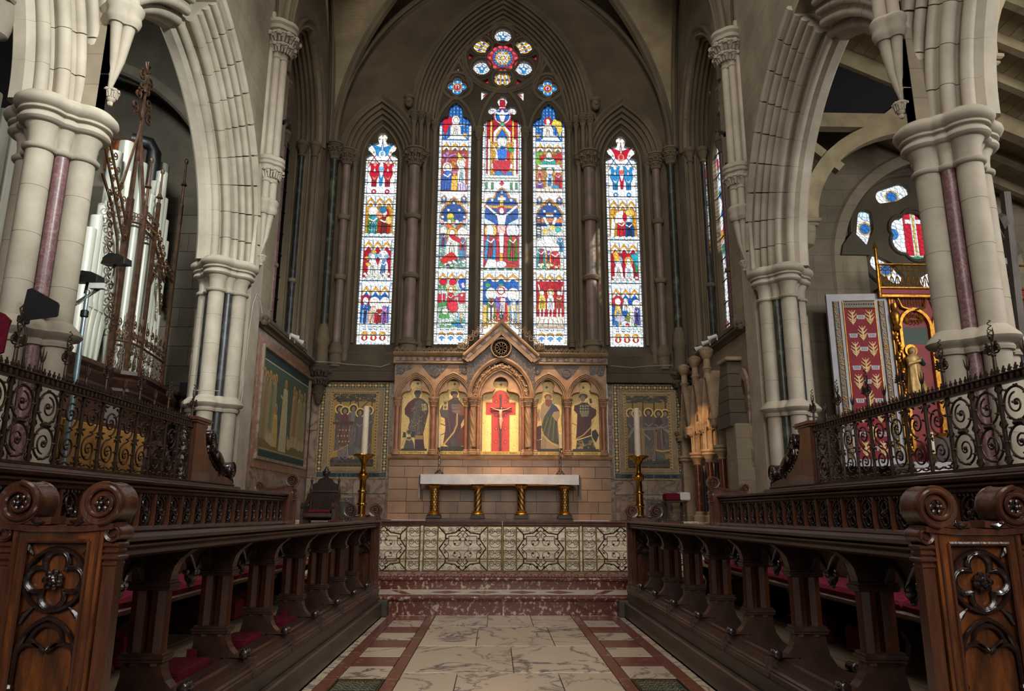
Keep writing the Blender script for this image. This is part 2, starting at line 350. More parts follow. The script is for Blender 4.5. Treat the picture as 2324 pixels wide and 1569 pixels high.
class Ras:
    """small painted surface; coordinates in pixels of the photograph, x right, y down"""
    def __init__(s, x0, y0, x1, y1, base, res=1.):
        s.x0, s.y0, s.res = x0, y0, res; s.w = int(round((x1-x0)*res))+1; s.h = int(round((y1-y0)*res))+1
        s.x1, s.y1 = x1, y1
        s.a = np.zeros((s.h, s.w, 3)); s.a[:] = lin(base); s.id = np.zeros((s.h, s.w), int); s.k = 0; s.edge = np.ones((s.h, s.w), bool)
        s.Y, s.X = np.mgrid[0:s.h, 0:s.w]; s.X = s.X/res+x0; s.Y = s.Y/res+y0
    def put(s, m, c, out=True):
        s.k += 1; s.a[m] = lin(c)
        if out: s.id[m] = s.k
        return s
    def poly(s, pts, c, out=True):
        m = np.zeros((s.h, s.w), bool); n = len(pts)
        for i in range(n):
            (xa, ya), (xb, yb) = pts[i], pts[(i+1) % n]
            if ya == yb: continue
            q = ((ya > s.Y) != (yb > s.Y)) & (s.X < (xb-xa)*(s.Y-ya)/(yb-ya)+xa); m ^= q
        return s.put(m, c, out)
    def ell(s, cx, cy, rx, ry, c, out=True): return s.put(((s.X-cx)/rx)**2+((s.Y-cy)/ry)**2 <= 1, c, out)
    def rect(s, x0, y0, x1, y1, c, out=True): return s.put((s.X >= x0) & (s.X < x1) & (s.Y >= y0) & (s.Y < y1), c, out)
    def ring(s, cx, cy, r, wd, c): 
        q = np.hypot(s.X-cx, s.Y-cy); return s.put(abs(q-r) <= wd/2, c)
    def line(s, pts, wd, c, out=True):
        for (xa, ya), (xb, yb) in zip(pts[:-1], pts[1:]):
            L2 = (xb-xa)**2+(yb-ya)**2+1e-9; t = np.clip(((s.X-xa)*(xb-xa)+(s.Y-ya)*(yb-ya))/L2, 0, 1)
            s.put(np.hypot(s.X-xa-t*(xb-xa), s.Y-ya-t*(yb-ya)) <= wd/2, c, out)
        return s
    def cells(s, size, amount, seed=1, m=None, dark=.75):
        """irregular small panes: each shape is broken up and its tone varied"""
        g = np.random.default_rng(seed); nx, ny = int(s.w/s.res/size)+3, int(s.h/s.res/size)+3
        px = (np.arange(nx)[None, :]+g.uniform(-.4, .4, (ny, nx))-.5)*size+s.x0; py = (np.arange(ny)[:, None]+g.uniform(-.4, .4, (ny, nx))-.5)*size+s.y0
        best = np.full((s.h, s.w), 1e9); idx = np.zeros((s.h, s.w), int)
        ci, cj = ((s.Y-s.y0)/size+.5).astype(int), ((s.X-s.x0)/size+.5).astype(int)
        for dj in (-1, 0, 1):
            for di in (-1, 0, 1):
                a, b = np.clip(ci+di, 0, ny-1), np.clip(cj+dj, 0, nx-1); d = (px[a, b]-s.X)**2+(py[a, b]-s.Y)**2
                q = d < best; best[q] = d[q]; idx[q] = (a*nx+b)[q]
        tone = g.uniform(1-amount, 1+amount*.6, ny*nx)[idx]; mm = np.ones_like(tone, bool) if m is None else m
        s.a[mm] *= tone[mm][:, None]; s.id[mm] += idx[mm]*1000; return s
    def leads(s, c=(.02, .02, .025), k=.8):
        e = np.zeros((s.h, s.w), bool); e[:, 1:] |= s.id[:, 1:] != s.id[:, :-1]; e[1:, :] |= s.id[1:, :] != s.id[:-1, :]
        s.a[e] = s.a[e]*(1-k)+np.array(c)*k; return s
    def grain(s, amt, seed=3):
        g = np.random.default_rng(seed); s.a *= (1+g.uniform(-amt, amt, (s.h, s.w)))[:, :, None]; return s
    def mesh(s, f, name='glass', r0=0, r1=None):
        """rows r0..r1 as a mesh with a colour at each vertex; f(x, y) -> world"""
        r1 = s.h-1 if r1 is None else min(r1, s.h-1); H, W = r1-r0+1, s.w
        vs = np.array([f(s.x0+j/s.res, s.y0+i/s.res) for i in range(r0, r1+1) for j in range(W)])
        ii = (np.arange(H-1)[:, None]*W+np.arange(W-1)[None, :]).ravel()
        fs = np.stack([ii, ii+1, ii+W+1, ii+W], 1)
        me = bpy.data.meshes.new(name); me.vertices.add(len(vs)); me.loops.add(len(fs)*4); me.polygons.add(len(fs))
        me.vertices.foreach_set('co', vs.ravel()); me.loops.foreach_set('vertex_index', fs.ravel()); me.polygons.foreach_set('loop_start', np.arange(len(fs))*4)
        me.update(calc_edges=True); at = me.attributes.new('paint', 'FLOAT_COLOR', 'POINT')
        a = s.a[r0:r1+1].reshape(-1, 3); at.data.foreach_set('color', np.concatenate([a, np.ones((len(a), 1))], 1).astype(np.float32).ravel())
        return me
    def obj(s, f, name, material, parent=None, r0=0, r1=None, **props):
        me = s.mesh(f, name, r0, r1); co = np.empty(len(me.vertices)*3); me.vertices.foreach_get('co', co); co = co.reshape(-1, 3)
        if parent is not None: org = ORG[parent.name]
        else: org = (co[:, 0].mean(), co[:, 1].mean(), co[:, 2].min())
        me.vertices.foreach_set('co', (co-np.array(org)).ravel()); me.materials.append(MT[material]); me.update()
        o = bpy.data.objects.new(name, me); C.objects.link(o); ORG[o.name] = org
        if parent is not None: o.parent = parent
        else: o.location = org
        for k, v in props.items(): o[k] = v
        return o
def text(body, size, f, name, material, parent, depth=.004, align='CENTER', width=None):
    """flat lettering; f(u, v, d) -> world"""
    cu = bpy.data.curves.new('lettering', 'FONT'); cu.body = body; cu.size = size; cu.align_x = align; cu.extrude = depth/2; cu.resolution_u = 2
    t = bpy.data.objects.new('lettering', cu); C.objects.link(t); bpy.context.view_layer.update()
    me = bpy.data.meshes.new_from_object(t.evaluated_get(bpy.context.evaluated_depsgraph_get()))
    bpy.data.objects.remove(t); co = np.empty(len(me.vertices)*3); me.vertices.foreach_get('co', co); co = co.reshape(-1, 3)
    if width: co[:, 0] *= width/max(1e-6, co[:, 0].max()-co[:, 0].min())
    co = np.array([f(p[0], p[1], p[2]) for p in co])-np.array(ORG[parent.name]); me.vertices.foreach_set('co', co.ravel()); me.update()
    me.materials.clear(); me.materials.append(MT[material]); o = bpy.data.objects.new(name, me); C.objects.link(o); o.parent = parent; ORG[o.name] = ORG[parent.name]
    return o
# ================================================================== THE SETTING
XW, YE, ZF = 4.1, 15.6, .28
def mould(n0, d0, n1, d1, k, r, q=7, hol=.8):
    """scalloped moulding from (n0, d0) to (n1, d1): k rolls with hollows between"""
    out = []; a = V((n0, d0)); b = V((n1, d1)); t = (b-a)/np.linalg.norm(b-a); nn = V((t[1], -t[0]))
    if nn[0] > 0: nn = -nn
    L_ = np.linalg.norm(b-a)
    for i in range(k):
        c = a+t*L_*(i+.5)/k
        for j in range(q+1):
            an = PI*j/q; out.append(tuple(c-t*math.cos(an)*r+nn*math.sin(an)*r))
        if i < k-1:
            e = a+t*L_*(i+1)/k; out += [tuple(e-nn*r*hol-t*r*.25), tuple(e-nn*r*hol+t*r*.25)]
    return out
# ---- pavement
floor = struct('floor', (0, 6, 0))
G().box(-6.5, 6.5, -12, 10.1, -.3, -.03).obj('floor_base', 'plinth_stone', floor)
def slab(x0, x1, y0, y1, m, name='marble_slab', z=0., t=.03):
    g = .0035; return G().box(x0+g, x1-g, y0+g, y1-g, z-t, z, .003).obj(name, m, floor, smooth=False)
for s in (-1, 1):
    for k in range(10):
        slab(*sorted((s*1.485, s*1.56)), .3+k, 1.3+k if k < 9 else 10.04, 'white_marble')
        slab(*sorted((s*1.37, s*1.485)), .3+k, 1.3+k if k < 9 else 10.04, 'red_marble')
        slab(*sorted((s*.88, s*.985)), .3+k, 1.3+k if k < 9 else 10.04, 'red_marble')
    ys = [10.04, 9.99, 9.56, 9.06, 8.61, 8.15, 7.71, 7.23, 6.8, 6.31]
    for k in range(len(ys)-1): slab(*sorted((s*.985, s*1.37)), ys[k+1], ys[k], 'red_marble' if k % 2 else 'white_marble')
    # bronze heating grille let into the strip
    gr = thing('floor_grille', (s*1.178, 6.0, -.02), 'pierced bronze floor grille at the near %s end of the pavement' % ('left' if s < 0 else 'right'), 'grille')
    g = G().box(s*.985, s*1.37, 5.2, 6.30, -.028, -.02); g.obj('grille_plate', 'gilt_dark', gr)
    g = G()
    for (a, b, c, d) in ((.985, 1.0, 5.2, 6.3), (1.355, 1.37, 5.2, 6.3), (1.0, 1.355, 6.285, 6.3)): g.box(s*a, s*b, c, d, -.02, .002)
    g.obj('grille_frame', 'brass_dull', gr)
    g = G()
    for i in range(5):
        for j in range(15):
            x, y = s*(1.04+i*.07), 5.24+j*.07
            g.tube([(x+p, y+q, -.006) for p, q in quatre(0, 0, .019, .0145, 4, PI/4, 4)], .0035, 4, closed=True)
            if i < 4 and j < 14: g.ball((x+s*.035, y+.035, -.006), .011, 6, 4)
    g.obj('grille_scrollwork', 'bronze_grille', gr, kind='stuff')
    slab(*sorted((s*.985, s*1.37)), 4.6, 5.2, 'white_marble')
rr = random.Random(3)
y = 10.04; row = 0
cuts = [[-.88, -.2, .35, .88], [-.88, -.3, .5, .88], [-.88, .05, .88], [-.88, -.42, .42, .88], [-.88, -.1, .88]]
for dy in (.95, 1.3, 1.25, 1.2, 1.2, 1.3):
    c = cuts[row % 5]
    for a, b in zip(c[:-1], c[1:]): slab(a, b, y-dy, y, 'white_marble')
    y -= dy; row += 1
# ---- plinths under the stalls, timber platforms
for s in (-1, 1):
    g = G().box(s*1.56, s*1.80, -3, 9.86, 0, .19, .012); g.box(s*1.49, s*1.78, 9.84, 10.06, 0, .205, .012)
    st = struct('trim_%d' % (1 if s < 0 else 2), (s*1.6, 4, 0)); g.obj('kerb_stone', 'plinth_stone', st)
    G().box(s*1.61, s*1.9, -3, 9.9, .188, .30, .008).obj('kerb_stone', 'plinth_stone', st)
    fl = struct('floor', (s*2.9, 4, 0))
    G().box(s*1.75, s*4.4, -3, 9.97, .1, ZF-.022).obj('platform', 'plinth_stone', fl)
    for k in range(9):
        a = 1.80+k*.142
        G().box(s*a, s*(a+.138), -3, 9.97, ZF-.02, ZF, .003).obj('floor_board', 'floor_board', fl, smooth=False)
# ---- steps
Y1, Z1, Y2, Z2 = 9.98, .237, 10.84, .404
st = struct('trim_3', (0, 10.4, 0))
def nosing(g, x0, x1, y, z, h=.055, r=.028):
    g.box(x0, x1, y-.0, y+.12, z-h, z, .012); g.tube([(x0, y+.004, z-.02), (x1, y+.004, z-.02)], .02, 8)
for xa, xb in ((-XW, XW),):
    for k in range(6):
        w_ = (xb-xa)/6; a, b = xa+k*w_, xa+(k+1)*w_
        g = G().box(a+.002, b-.002, Y1+.06, Y1+.3, -.06, Z1-.05); g.obj('riser', 'rosso_marble', st, smooth=False)
        g = G(); nosing(g, a+.002, b-.002, Y1, Z1); g.obj('nosing', 'rosso_marble', st)
        g = G().box(a+.002, b-.002, Y2+.05, Y2+.3, Z1-.05, Z2-.045); g.obj('riser', 'rosso_marble', st, smooth=False)
        g = G(); nosing(g, a+.002, b-.002, Y2, Z2, .045); g.obj('nosing', 'rosso_marble', st)
G().box(-XW, XW, Y1+.1, Y2+.1, Z1-.1, Z1-.012).obj('tread_bed', 'plinth_stone', st)
def rasf(x0, x1, y0, y1, z, r):      # maps raster x,y (0..) to a floor plane
    return lambda x, y: (x0+(x1-x0)*(x-r.x0)/(r.x1-r.x0), y1-(y1-y0)*(y-r.y0)/(r.y1-r.y0), z)
# first tread: white marble inlaid with red lozenges, each stone its own
G().box(-2.3, 2.3, Y1+.12, Y1+.24, Z1-.03, Z1).obj('tread_stone', 'red_marble', st, smooth=False)
G().box(-2.3, 2.3, Y1+.243, Y1+.30, Z1-.03, Z1).obj('tread_stone', 'step_marble', st, smooth=False)
G().box(-2.3, 2.3, Y2-.045, Y2+.05, Z1-.03, Z1).obj('tread_stone', 'step_marble', st, smooth=False)
ya, yb = Y1+.303, Y2-.048; ym = (ya+yb)/2
def flat(pts, m, name, z0, z1, par):
    G().panel([pts], lambda u, v, d: (u, v, d), z1, z0).obj(name, m, par, smooth=False)
for s in (-1, 1):
    flat([(s*1.22, ya), (s*1.22+s*.13, ya), (s*1.45+s*.13, yb), (s*1.45, yb)], 'red_marble', 'inlay_bar', Z1-.03, Z1, st)
    flat([(s*1.353, ya), (s*2.3, ya), (s*2.3, yb), (s*1.583, yb)], 'step_marble', 'tread_stone', Z1-.03, Z1, st)
edge = [-1.05, -.35, .35, 1.05]
for i, cx in enumerate((-.78, -.26, .26, .78)):
    hw = .21
    flat([(cx-hw, ym), (cx, ya+.05), (cx+hw, ym), (cx, yb-.05)], 'red_marble', 'inlay_lozenge', Z1-.03, Z1+.001, st)
    e = .27 if abs(cx) < .5 else .27
    flat([(cx-.26, ya), (cx+.26, ya), (cx, ya+.045), (cx-hw-.01, ym), (cx-.26, ym)], 'step_marble', 'tread_stone', Z1-.03, Z1, st)
    flat([(cx-.26, yb), (cx+.26, yb), (cx+.26, ym), (cx+hw+.01, ym), (cx, yb-.045), (cx-hw-.01, ym), (cx-.26, ym)], 'step_marble', 'tread_stone', Z1-.03, Z1, st)
    flat([(cx+.26, ya), (cx+.26, ym), (cx+hw+.01, ym), (cx, ya+.045)], 'step_marble', 'tread_stone', Z1-.03, Z1, st)
for s in (-1, 1):
    flat([(s*1.043, ya), (s*1.217, ya), (s*1.447, yb), (s*1.043, yb)], 'step_marble', 'tread_stone', Z1-.03, Z1, st)
# sanctuary floor and white marble steps
ls = struct('floor', (0, 13, 0))
G().box(-XW, XW, Y2+.12, YE, .0, Z2-.004).obj('landing', 'step_marble', ls)
steps = [(12.62, .555), (13.12, .705), (13.6, .855), (14.02, 1.005), (14.44, 1.155)]
sp = struct('trim_4', (0, 13.5, Z2))
zp = Z2
for y0, z1 in steps:
    for k in range(7):
        w_ = 2*XW/7; a, b = -XW+k*w_, -XW+(k+1)*w_
        g = G().box(a+.002, b-.002, y0+.03, y0+.6, zp-.01, z1-.04); g.obj('step_stone', 'step_marble', sp, smooth=False)
        g = G().box(a+.002, b-.002, y0, y0+.62, z1-.04, z1, .012); g.obj('step_stone', 'step_marble', sp)
    zp = z1
G().box(-XW, XW, 14.9, YE+.1, .4, 1.15).obj('sanctuary_floor', 'step_marble', ls)
# carpet along the edge of the landing, flowered
r = Ras(0, 0, 480, 56, '#8f7a6c', 1.)
rr = random.Random(5)
for k in range(34):
    cx = 8+k*14.3; cy = 20+(k % 2)*16
    r.ell(cx, cy, 6.5, 8, '#8c2530'); r.ell(cx, cy, 3.4, 4.5, '#c9b3a0'); r.ell(cx+6, cy-8, 2, 3, '#3f4f5a')
    r.line([(cx-7, cy+8), (cx, cy+2), (cx+7, cy+10)], 1.4, '#7b4a3c')
r.rect(0, 47, 480, 56, '#6b4a3a')
for k in range(120): r.rect(k*4, 48, k*4+2, 55, '#b7a38c')
r.rect(0, 46, 480, 47.4, '#35241f'); r.grain(.12)
cp = thing('carpet', (0, 11.3, Z2), 'flowered red and cream carpet runner along the communion rail', 'carpet')
G().box(-2.9, 2.9, Y2+.06, 11.9, Z2, Z2+.008).obj('carpet_backing', 'red_cloth', cp)
r.obj(rasf(-2.9, 2.9, Y2+.06, 11.9, Z2+.0095, r), 'pile', 'carpet', cp)
# ---- side walls east of the arcade
def side_wall(s):
    nm = 'wall_left' if s < 0 else 'wall_right'; W = struct(nm, (s*XW, 13.4, 0)); f = FYZ(s*XW, s)
    # strip beside the pier and lower wall
    G().box(s*XW, s*4.8, 11.0, YE+.05, 0, 4.36).obj('wall_base', 'veined_alabaster' if s < 0 else 'side_stone', W)
    G().box(s*(XW-.05), s*4.75, 11.22, 11.72, 0, 9.9, .03).obj('buttress', 'pier_stone', W)
    # upper wall with the window opening
    a, h, sp_ = 1.30, 2.0, 9.35; cy = 13.72
    hole = parch(a, h, sp_, 4.55, cx=cy)
    G().panel([[(11.3, 4.36), (YE+.6, 4.36), (YE+.6, 16.5), (11.3, 16.5)], hole], f, 0, .12).obj('upper_wall', 'side_stone', W)
    # string course
    g = G().sweep([(11.75, 0), (YE, 0)], lambda u, v, d: (s*(XW+d), u, 4.40+v), [(-.07, .05), (-.07, -.02), (-.02, -.05), (.0, -.11), (.04, -.12), (.06, -.06), (.11, .0), (.11, .05)])
    g.obj('string_course', 'dark_stone', W)
    g = G()
    for k in range(5): g.ball((s*(XW-.12+.02*math.cos(k*2.4)), 11.78+.035*math.cos(k*1.9), 4.40+.05*math.sin(k*1.9)), .055, 8, 5)
    g.ball((s*(XW-.12), 11.8, 4.4), .06, 8, 6); g.obj('label_stop', 'dark_stone', W)
    # mouldings of the opening: stepped orders to the glass
    g = G(); pr_ = [(.20, -.05), (.14, -.06)]+mould(.10, -.02, -.30, .50, 6, .036)+[(-.30, .6), (.2, .1)]
    g.sweep(parch(a, h, sp_, None, cx=cy), f, pr_); g.obj('arch_moulding', 'wall_stone', W)
    g = G(); pj_ = [(.0, -.0)]+mould(.0, .0, -.30, .50, 6, .026)+[(-.30, .6), (.1, .3)]
    g.sweep([(cy-a, 4.5), (cy-a, sp_)], f, pj_); g.sweep([(cy+a, sp_), (cy+a, 4.5)], f, pj_); g.obj('window_jamb', 'wall_stone', W)
    G().panel([[(cy-a, 4.46), (cy+a, 4.46), (cy+a, 4.62), (cy-a, 4.62)]], f, 0, .55).obj('window_sill', 'dark_stone', W)
    # tracery plate: two lights and a foiled circle
    wd = 1.0; out = parch(wd+.02, 1.62, sp_, 4.6, cx=cy); loops = [out]
    for t in (-1, 1): loops.append(parch(.40, .62, 8.75, 4.72, cx=cy+t*.50))
    loops.append(quatre(cy, 9.95, .17, .16, 4, PI/4))
    win = struct('window_%d' % (1 if s < 0 else 2), (s*(XW+.55), cy, 4.6))
    G().panel(loops, f, .50, .60).obj('tracery', 'wall_stone', win)
    g = G()
    for t in (-1, 1): g.tube([f(u, v, .49) for u, v in parch(.44, .66, 8.75, 4.72, cx=cy+t*.50)], .03, 6)
    g.tube([f(u, v, .49) for u, v in quatre(cy, 9.95, .17, .20, 4, PI/4)], .025, 6, closed=True); g.obj('tracery_roll', 'wall_stone', win)
    # colonnettes in front: mullion and two jamb shafts
    for (yy, xx, m, z0, z1) in ((cy, .42, 'purple_marble', 4.6, 8.9), (cy+.98, .33, 'black_marble', 4.6, 9.2), (cy-.98, .33, 'black_marble', 4.6, 9.2), (cy+1.2, .10, 'wall_stone', 4.5, 9.3), (cy-1.2, .10, 'wall_stone', 4.5, 9.3)):
        c = (s*(XW+xx), yy, 0); r_ = .06
        G().lathe((c[0], c[1], z0+.3), [(r_, 0), (r_, z1-z0-.6)], 12).obj('colonnette', m, win)
        G().lathe((c[0], c[1], z0), [(.1, 0), (.1, .12), (.085, .14), (.095, .2), (.07, .25), (.085, .28), (.07, .31)], 12).obj('colonnette_base', 'wall_stone', win)
        G().lathe((c[0], c[1], z1-.3), [(.07, 0), (.085, .02), (.065, .05), (.075, .12), (.12, .22), (.11, .24), (.135, .27), (.135, .33), (.11, .36)], 12).obj('colonnette_capital', 'wall_stone', win)
        for zz in (6.05,) if m != 'wall_stone' else ():
            G().lathe((c[0], c[1], zz), [(.06, -.05), (.085, -.03), (.09, 0), (.085, .03), (.06, .05)], 12).obj('shaft_ring', 'wall_stone', win)
    # glass: small scenes in bright and red
    r = Ras(0, 0, 110, 300, '#e9eef2', 1.); q = random.Random(9+s)
    for k in range(260):
        r.ell(q.uniform(8, 102), q.uniform(0, 300), q.uniform(2, 7), q.uniform(3, 9), q.choice(['#b01826', '#c23a2a', '#1f5fae', '#f3f3f0', '#ffffff', '#d08a2a', '#2f7d5a', '#e8eef5', '#8fb8d8', '#f7f7f2', '#ffffff']))
    for xx in (4, 50, 56, 104): r.rect(xx-3, 0, xx+3, 300, '#f4f6f8')
    r.cells(5, .2, 4); r.leads()
    if s < 0: r.a *= .05  # left glass darkened in its colour, as nothing backlights it
    for k in range(12):
        i0 = k*25; i1 = min(300, i0+24)
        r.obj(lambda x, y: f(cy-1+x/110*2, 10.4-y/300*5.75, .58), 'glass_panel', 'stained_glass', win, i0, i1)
        z = 10.4-i0/300*5.75; G().box(s*(XW+.56), s*(XW+.575), cy-1, cy+1, z-.01, z+.01).obj('saddle_bar', 'lead', win)
    if s < 0: G().box(-5.4, -5.3, 12.45, YE+1, 4, 12).obj('outer_wall', 'unlit_black', W)
    return W
side_wall(-1); side_wall(1)
# ---- arcade walls with their arches
def arcade(s):
    nm = 'wall_left' if s < 0 else 'wall_right'; W = struct(nm, (s*XW, 6, 0)); f = FYZ(s*XW, s)
    A, H, SPR = 1.87, 2.64, 5.08; cs = (8.77, 4.35, -.07)
    up = [(-3, 5.0)]
    for c in cs[::-1]: up += [(max(c-2.2, min(c+(2.2 if c < 8 else 9), x)), z) for x, z in parch(A, H, SPR, None, .62, cx=c, n=24)]
    up += [(11.3, 5.0), (11.3, 16.5), (-3, 16.5)]
    G().panel([up], f, 0, .66).obj('spandrel_wall', 'side_stone', W)
    pf = [(.80, .02), (.80, -.05), (.755, -.085), (.70, -.055), (.69, .0)]+mould(.665, .02, .30, .22, 3, .05)+mould(.28, .20, .03, .46, 2, .062)+[(.0, .50), (.0, .62), (.05, .66)]+[(.5, .66), (.62, .3), (.66, .02)]
    for ci, c in enumerate(cs):
        path = parch(A, H, SPR, None, 0, cx=c, n=36); m = len(path)
        if ci == 2: path = path[m//2:]; m = len(path)
        k = 0; step = 4
        while k < m-1:
            e = min(k+step, m-1); pp = [list(map(float, q)) for q in path[k:e+1]]
            pp[0] = [pp[0][0]+(pp[1][0]-pp[0][0])*.004, pp[0][1]+(pp[1][1]-pp[0][1])*.004]; pp[-1] = [pp[-1][0]-(pp[-1][0]-pp[-2][0])*.004, pp[-1][1]-(pp[-1][1]-pp[-2][1])*.004]
            g = G().sweep(pp, f, pf); hi_ = c+(2.208 if ci else 9); g.v = [(x, max(c-2.208, min(hi_, y)), z) for x, y, z in g.v]; g.obj('voussoir', 'pier_stone', W); k = e
arcade(-1); arcade(1)
# ---- clustered piers
CIRC = [(.25*math.cos(k*PI/2), .25*math.sin(k*PI/2), .116) for k in range(4)]+[(.20*math.cos(k*PI/2+PI/4), .20*math.sin(k*PI/2+PI/4), .062) for k in range(4)]
def cluster(c, levels, n=96, circ=CIRC, g=None):
    g = g or G(); rr = []
    for z, d in levels:
        ring = []
        for i in range(n):
            a = 2*PI*i/n; ux, uy = math.cos(a), math.sin(a); best = .12
            for (x, y, r) in circ:
                al = x*ux+y*uy; pe = x*uy-y*ux; q = (r+d)**2-pe*pe
                if q > 0 and al+math.sqrt(q) > best: best = al+math.sqrt(q)
            ring.append((c[0]+best*ux, c[1]+best*uy, z))
        rr.append(ring)
    return g.rings(rr)
def pier(x, y, marble, label):
    p = thing('pier', (x, y, 0), label, 'pier')
    zr, zc = 2.86, 4.62
    for i, (dx, dy, r) in enumerate(CIRC):
        m = 'pier_stone' if i < 4 else marble; nm = 'shaft' if i < 4 else 'marble_shaft'
        z0 = .28; drums = [.28+.9, 2.0, zr-.06] if i < 4 else [zr-.06]
        ups = [3.3, 3.75, 4.2, zc] if i < 4 else [zc]
        g = G(); a = .9
        zs = [a]+drums
        for k in range(len(zs)-1): g.lathe((x+dx, y+dy, 0), [(r-.004, zs[k]), (r, zs[k]+.004), (r, zs[k]+.02), (r, zs[k+1]-.02), (r, zs[k+1]-.004), (r-.004, zs[k+1])], 20)
        g.obj(nm, m, p)
        g = G(); zs = [zr+.1]+ups
        for k in range(len(zs)-1): g.lathe((x+dx, y+dy, 0), [(r-.004, zs[k]), (r, zs[k]+.004), (r, zs[k]+.02), (r, zs[k+1]-.02), (r, zs[k+1]-.004), (r-.004, zs[k+1])], 20)
        g.obj(nm, m, p)
    cluster((x, y), [(.28, .12), (.62, .12), (.66, .08), (.74, .1), (.8, .05), (.88, .03), (.95, .0)]).obj('base', 'pier_stone', p)
    cluster((x, y), [(zr-.12, .0), (zr-.115, .025), (zr-.085, .035), (zr-.06, .02), (zr-.05, .03), (zr-.03, .08), (zr+.0, .1), (zr+.03, .085), (zr+.07, .05), (zr+.12, .0)], 144).obj('annulet', 'pier_stone', p)
    cluster((x, y), [(zc+a, d) for a, d in ((-.06, -.01), (-.055, .02), (-.04, .034), (-.02, .036), (-.005, .022), (0, .0), (.08, .002), (.15, .012), (.20, .04), (.205, .062), (.212, .08), (.23, .098), (.25, .10), (.27, .09), (.278, .07), (.29, .066), (.30, .07), (.303, .1), (.31, .108), (.33, .108), (.336, .098), (.342, .09), (.35, .112), (.37, .142), (.40, .156), (.43, .15), (.452, .13), (.456, .105), (.48, .1))], 144).obj('capital', 'pier_stone', p)
pier(-4.4, 6.56, 'purple_marble', 'near left clustered stone pier with a pinkish purple marble shaft')
pier(-4.4, 10.98, 'black_marble', 'far left clustered stone pier with a dark grey marble shaft beside the mural')
pier(4.4, 6.56, 'purple_marble', 'near right clustered stone pier with a purple marble shaft beside the gilt altarpiece')
pier(4.4, 10.98, 'green_marble', 'far right clustered stone pier with greenish marble shafts beside the red banner panel')
# ---- vault shafts on corbels
def leafball(g, c, r, n=9, sd=1):
    q = random.Random(sd)
    for k in range(n):
        a = 2*PI*k/n+q.uniform(-.2, .2); z = q.uniform(-.5, .5)
        g.ball((c[0]+r*.85*math.cos(a), c[1]+r*.85*math.sin(a), c[2]+z*r), r*.36, 7, 5, (1, 1, .8))
def foliage(g, c, r, h, n=12, rows=2, sd=2):
    """stiff leaf carving: curled leaves standing off a bell"""
    q = random.Random(sd)
    for rw in range(rows):
        for k in range(n):
            a = 2*PI*(k+.5*rw)/n; z = c[2]+h*(rw+.5)/rows; R0 = r*(.95+.22*rw)
            ux, uy = math.cos(a), math.sin(a); tx, ty = -uy, ux; w_ = 1.9*R0*PI/n*.5
            P = [(R0*.9, -.45), (R0*1.05, 0), (R0*1.25, .3), (R0*1.3, .12)]
            for t, sg in ((-.5, 1), (0, 1.25), (.5, 1)):
                g.tube([(c[0]+ux*a_*(.93+.07*sg)+tx*t*w_*2, c[1]+uy*a_*(.93+.07*sg)+ty*t*w_*2, z+b_*h/rows) for a_, b_ in P], [w_*.35, w_*.5, w_*.55, w_*.3], 5)
            g.ball((c[0]+ux*R0*1.27, c[1]+uy*R0*1.27, z+.17*h/rows), w_*.85, 6, 4); g.ball((c[0]+ux*R0*1.12+tx*w_*.8, c[1]+uy*R0*1.12+ty*w_*.8, z+.0*h), w_*.55, 5, 4)
def vshaft(x, y, label, s):
    t = thing('vault_shaft', (x, y, 5.3), label, 'colonnette'); off = [(0, -.1), (0, .1), (-s*.1, 0)]
    cc = [(0, -.085, .062), (0, .085, .062), (-s*.09, 0, .068)]
    lv = lambda L_: cluster((x, y), L_, 40, cc)
    g = G()
    for (dx, dy, r) in cc: g.tube([(x+dx, y+dy, 6.2), (x+dx*.5, y+dy*.5, 5.75), (x+s*.03, y, 5.42)], [r, r*.62, r*.3], 10)
    g.obj('corbel_stem', 'pier_stone', t)
    g = G(); foliage(g, (x, y, 5.32), .055, .12, 7, 1); g.ball((x, y, 5.33), .05, 8, 6); g.ball((x, y, 5.27), .03, 6, 5); g.obj('corbel_finial', 'pier_stone', t)
    cluster((x, y), [(6.12, .01), (6.16, .03), (6.2, .04), (6.26, .03), (6.3, .05), (6.34, .055), (6.38, .03), (6.4, 0)], 48, cc).obj('corbel_ring', 'pier_stone', t)
    g = G()
    for (dx, dy, r) in cc: g.lathe((x+dx, y+dy, 0), [(r, 6.38), (r, 6.72)], 12)
    g.obj('corbel_shafts', 'pier_stone', t)
    g = cluster((x, y), [(6.68, .0), (6.7, .02), (6.73, .0), (6.85, .02), (6.93, .07), (6.96, .07), (6.98, .10), (7.02, .105), (7.04, .08), (7.06, .10), (7.12, .10), (7.15, .06)], 48, cc); foliage(g, (x-s*.03, y, 6.75), .17, .2, 11, 1, 3); g.obj('lower_capital', 'pier_stone', t)
    for (dx, dy, r) in cc: G().lathe((x+dx, y+dy, 0), [(r, 7.12), (r, 9.05)], 14).obj('shaft', 'pier_stone', t)
    g = cluster((x, y), [(9.0, .0), (9.02, .02), (9.06, .0), (9.3, .03), (9.5, .09), (9.52, .13), (9.58, .14), (9.6, .11), (9.64, .15), (9.7, .15), (9.72, .1)], 48, cc); foliage(g, (x-s*.03, y, 9.1), .2, .36, 11, 2, 4); g.obj('capital', 'pier_stone', t)
for s, sd in ((-1, 'left'), (1, 'right')):
    vshaft(s*4.0, 6.62, 'corbelled vault shaft above the near %s pier, cut by the top of the frame' % sd, s)
    vshaft(s*4.0, 11.42, 'tall paired vault shaft on a leaf corbel beside the %s sanctuary window' % sd, s)
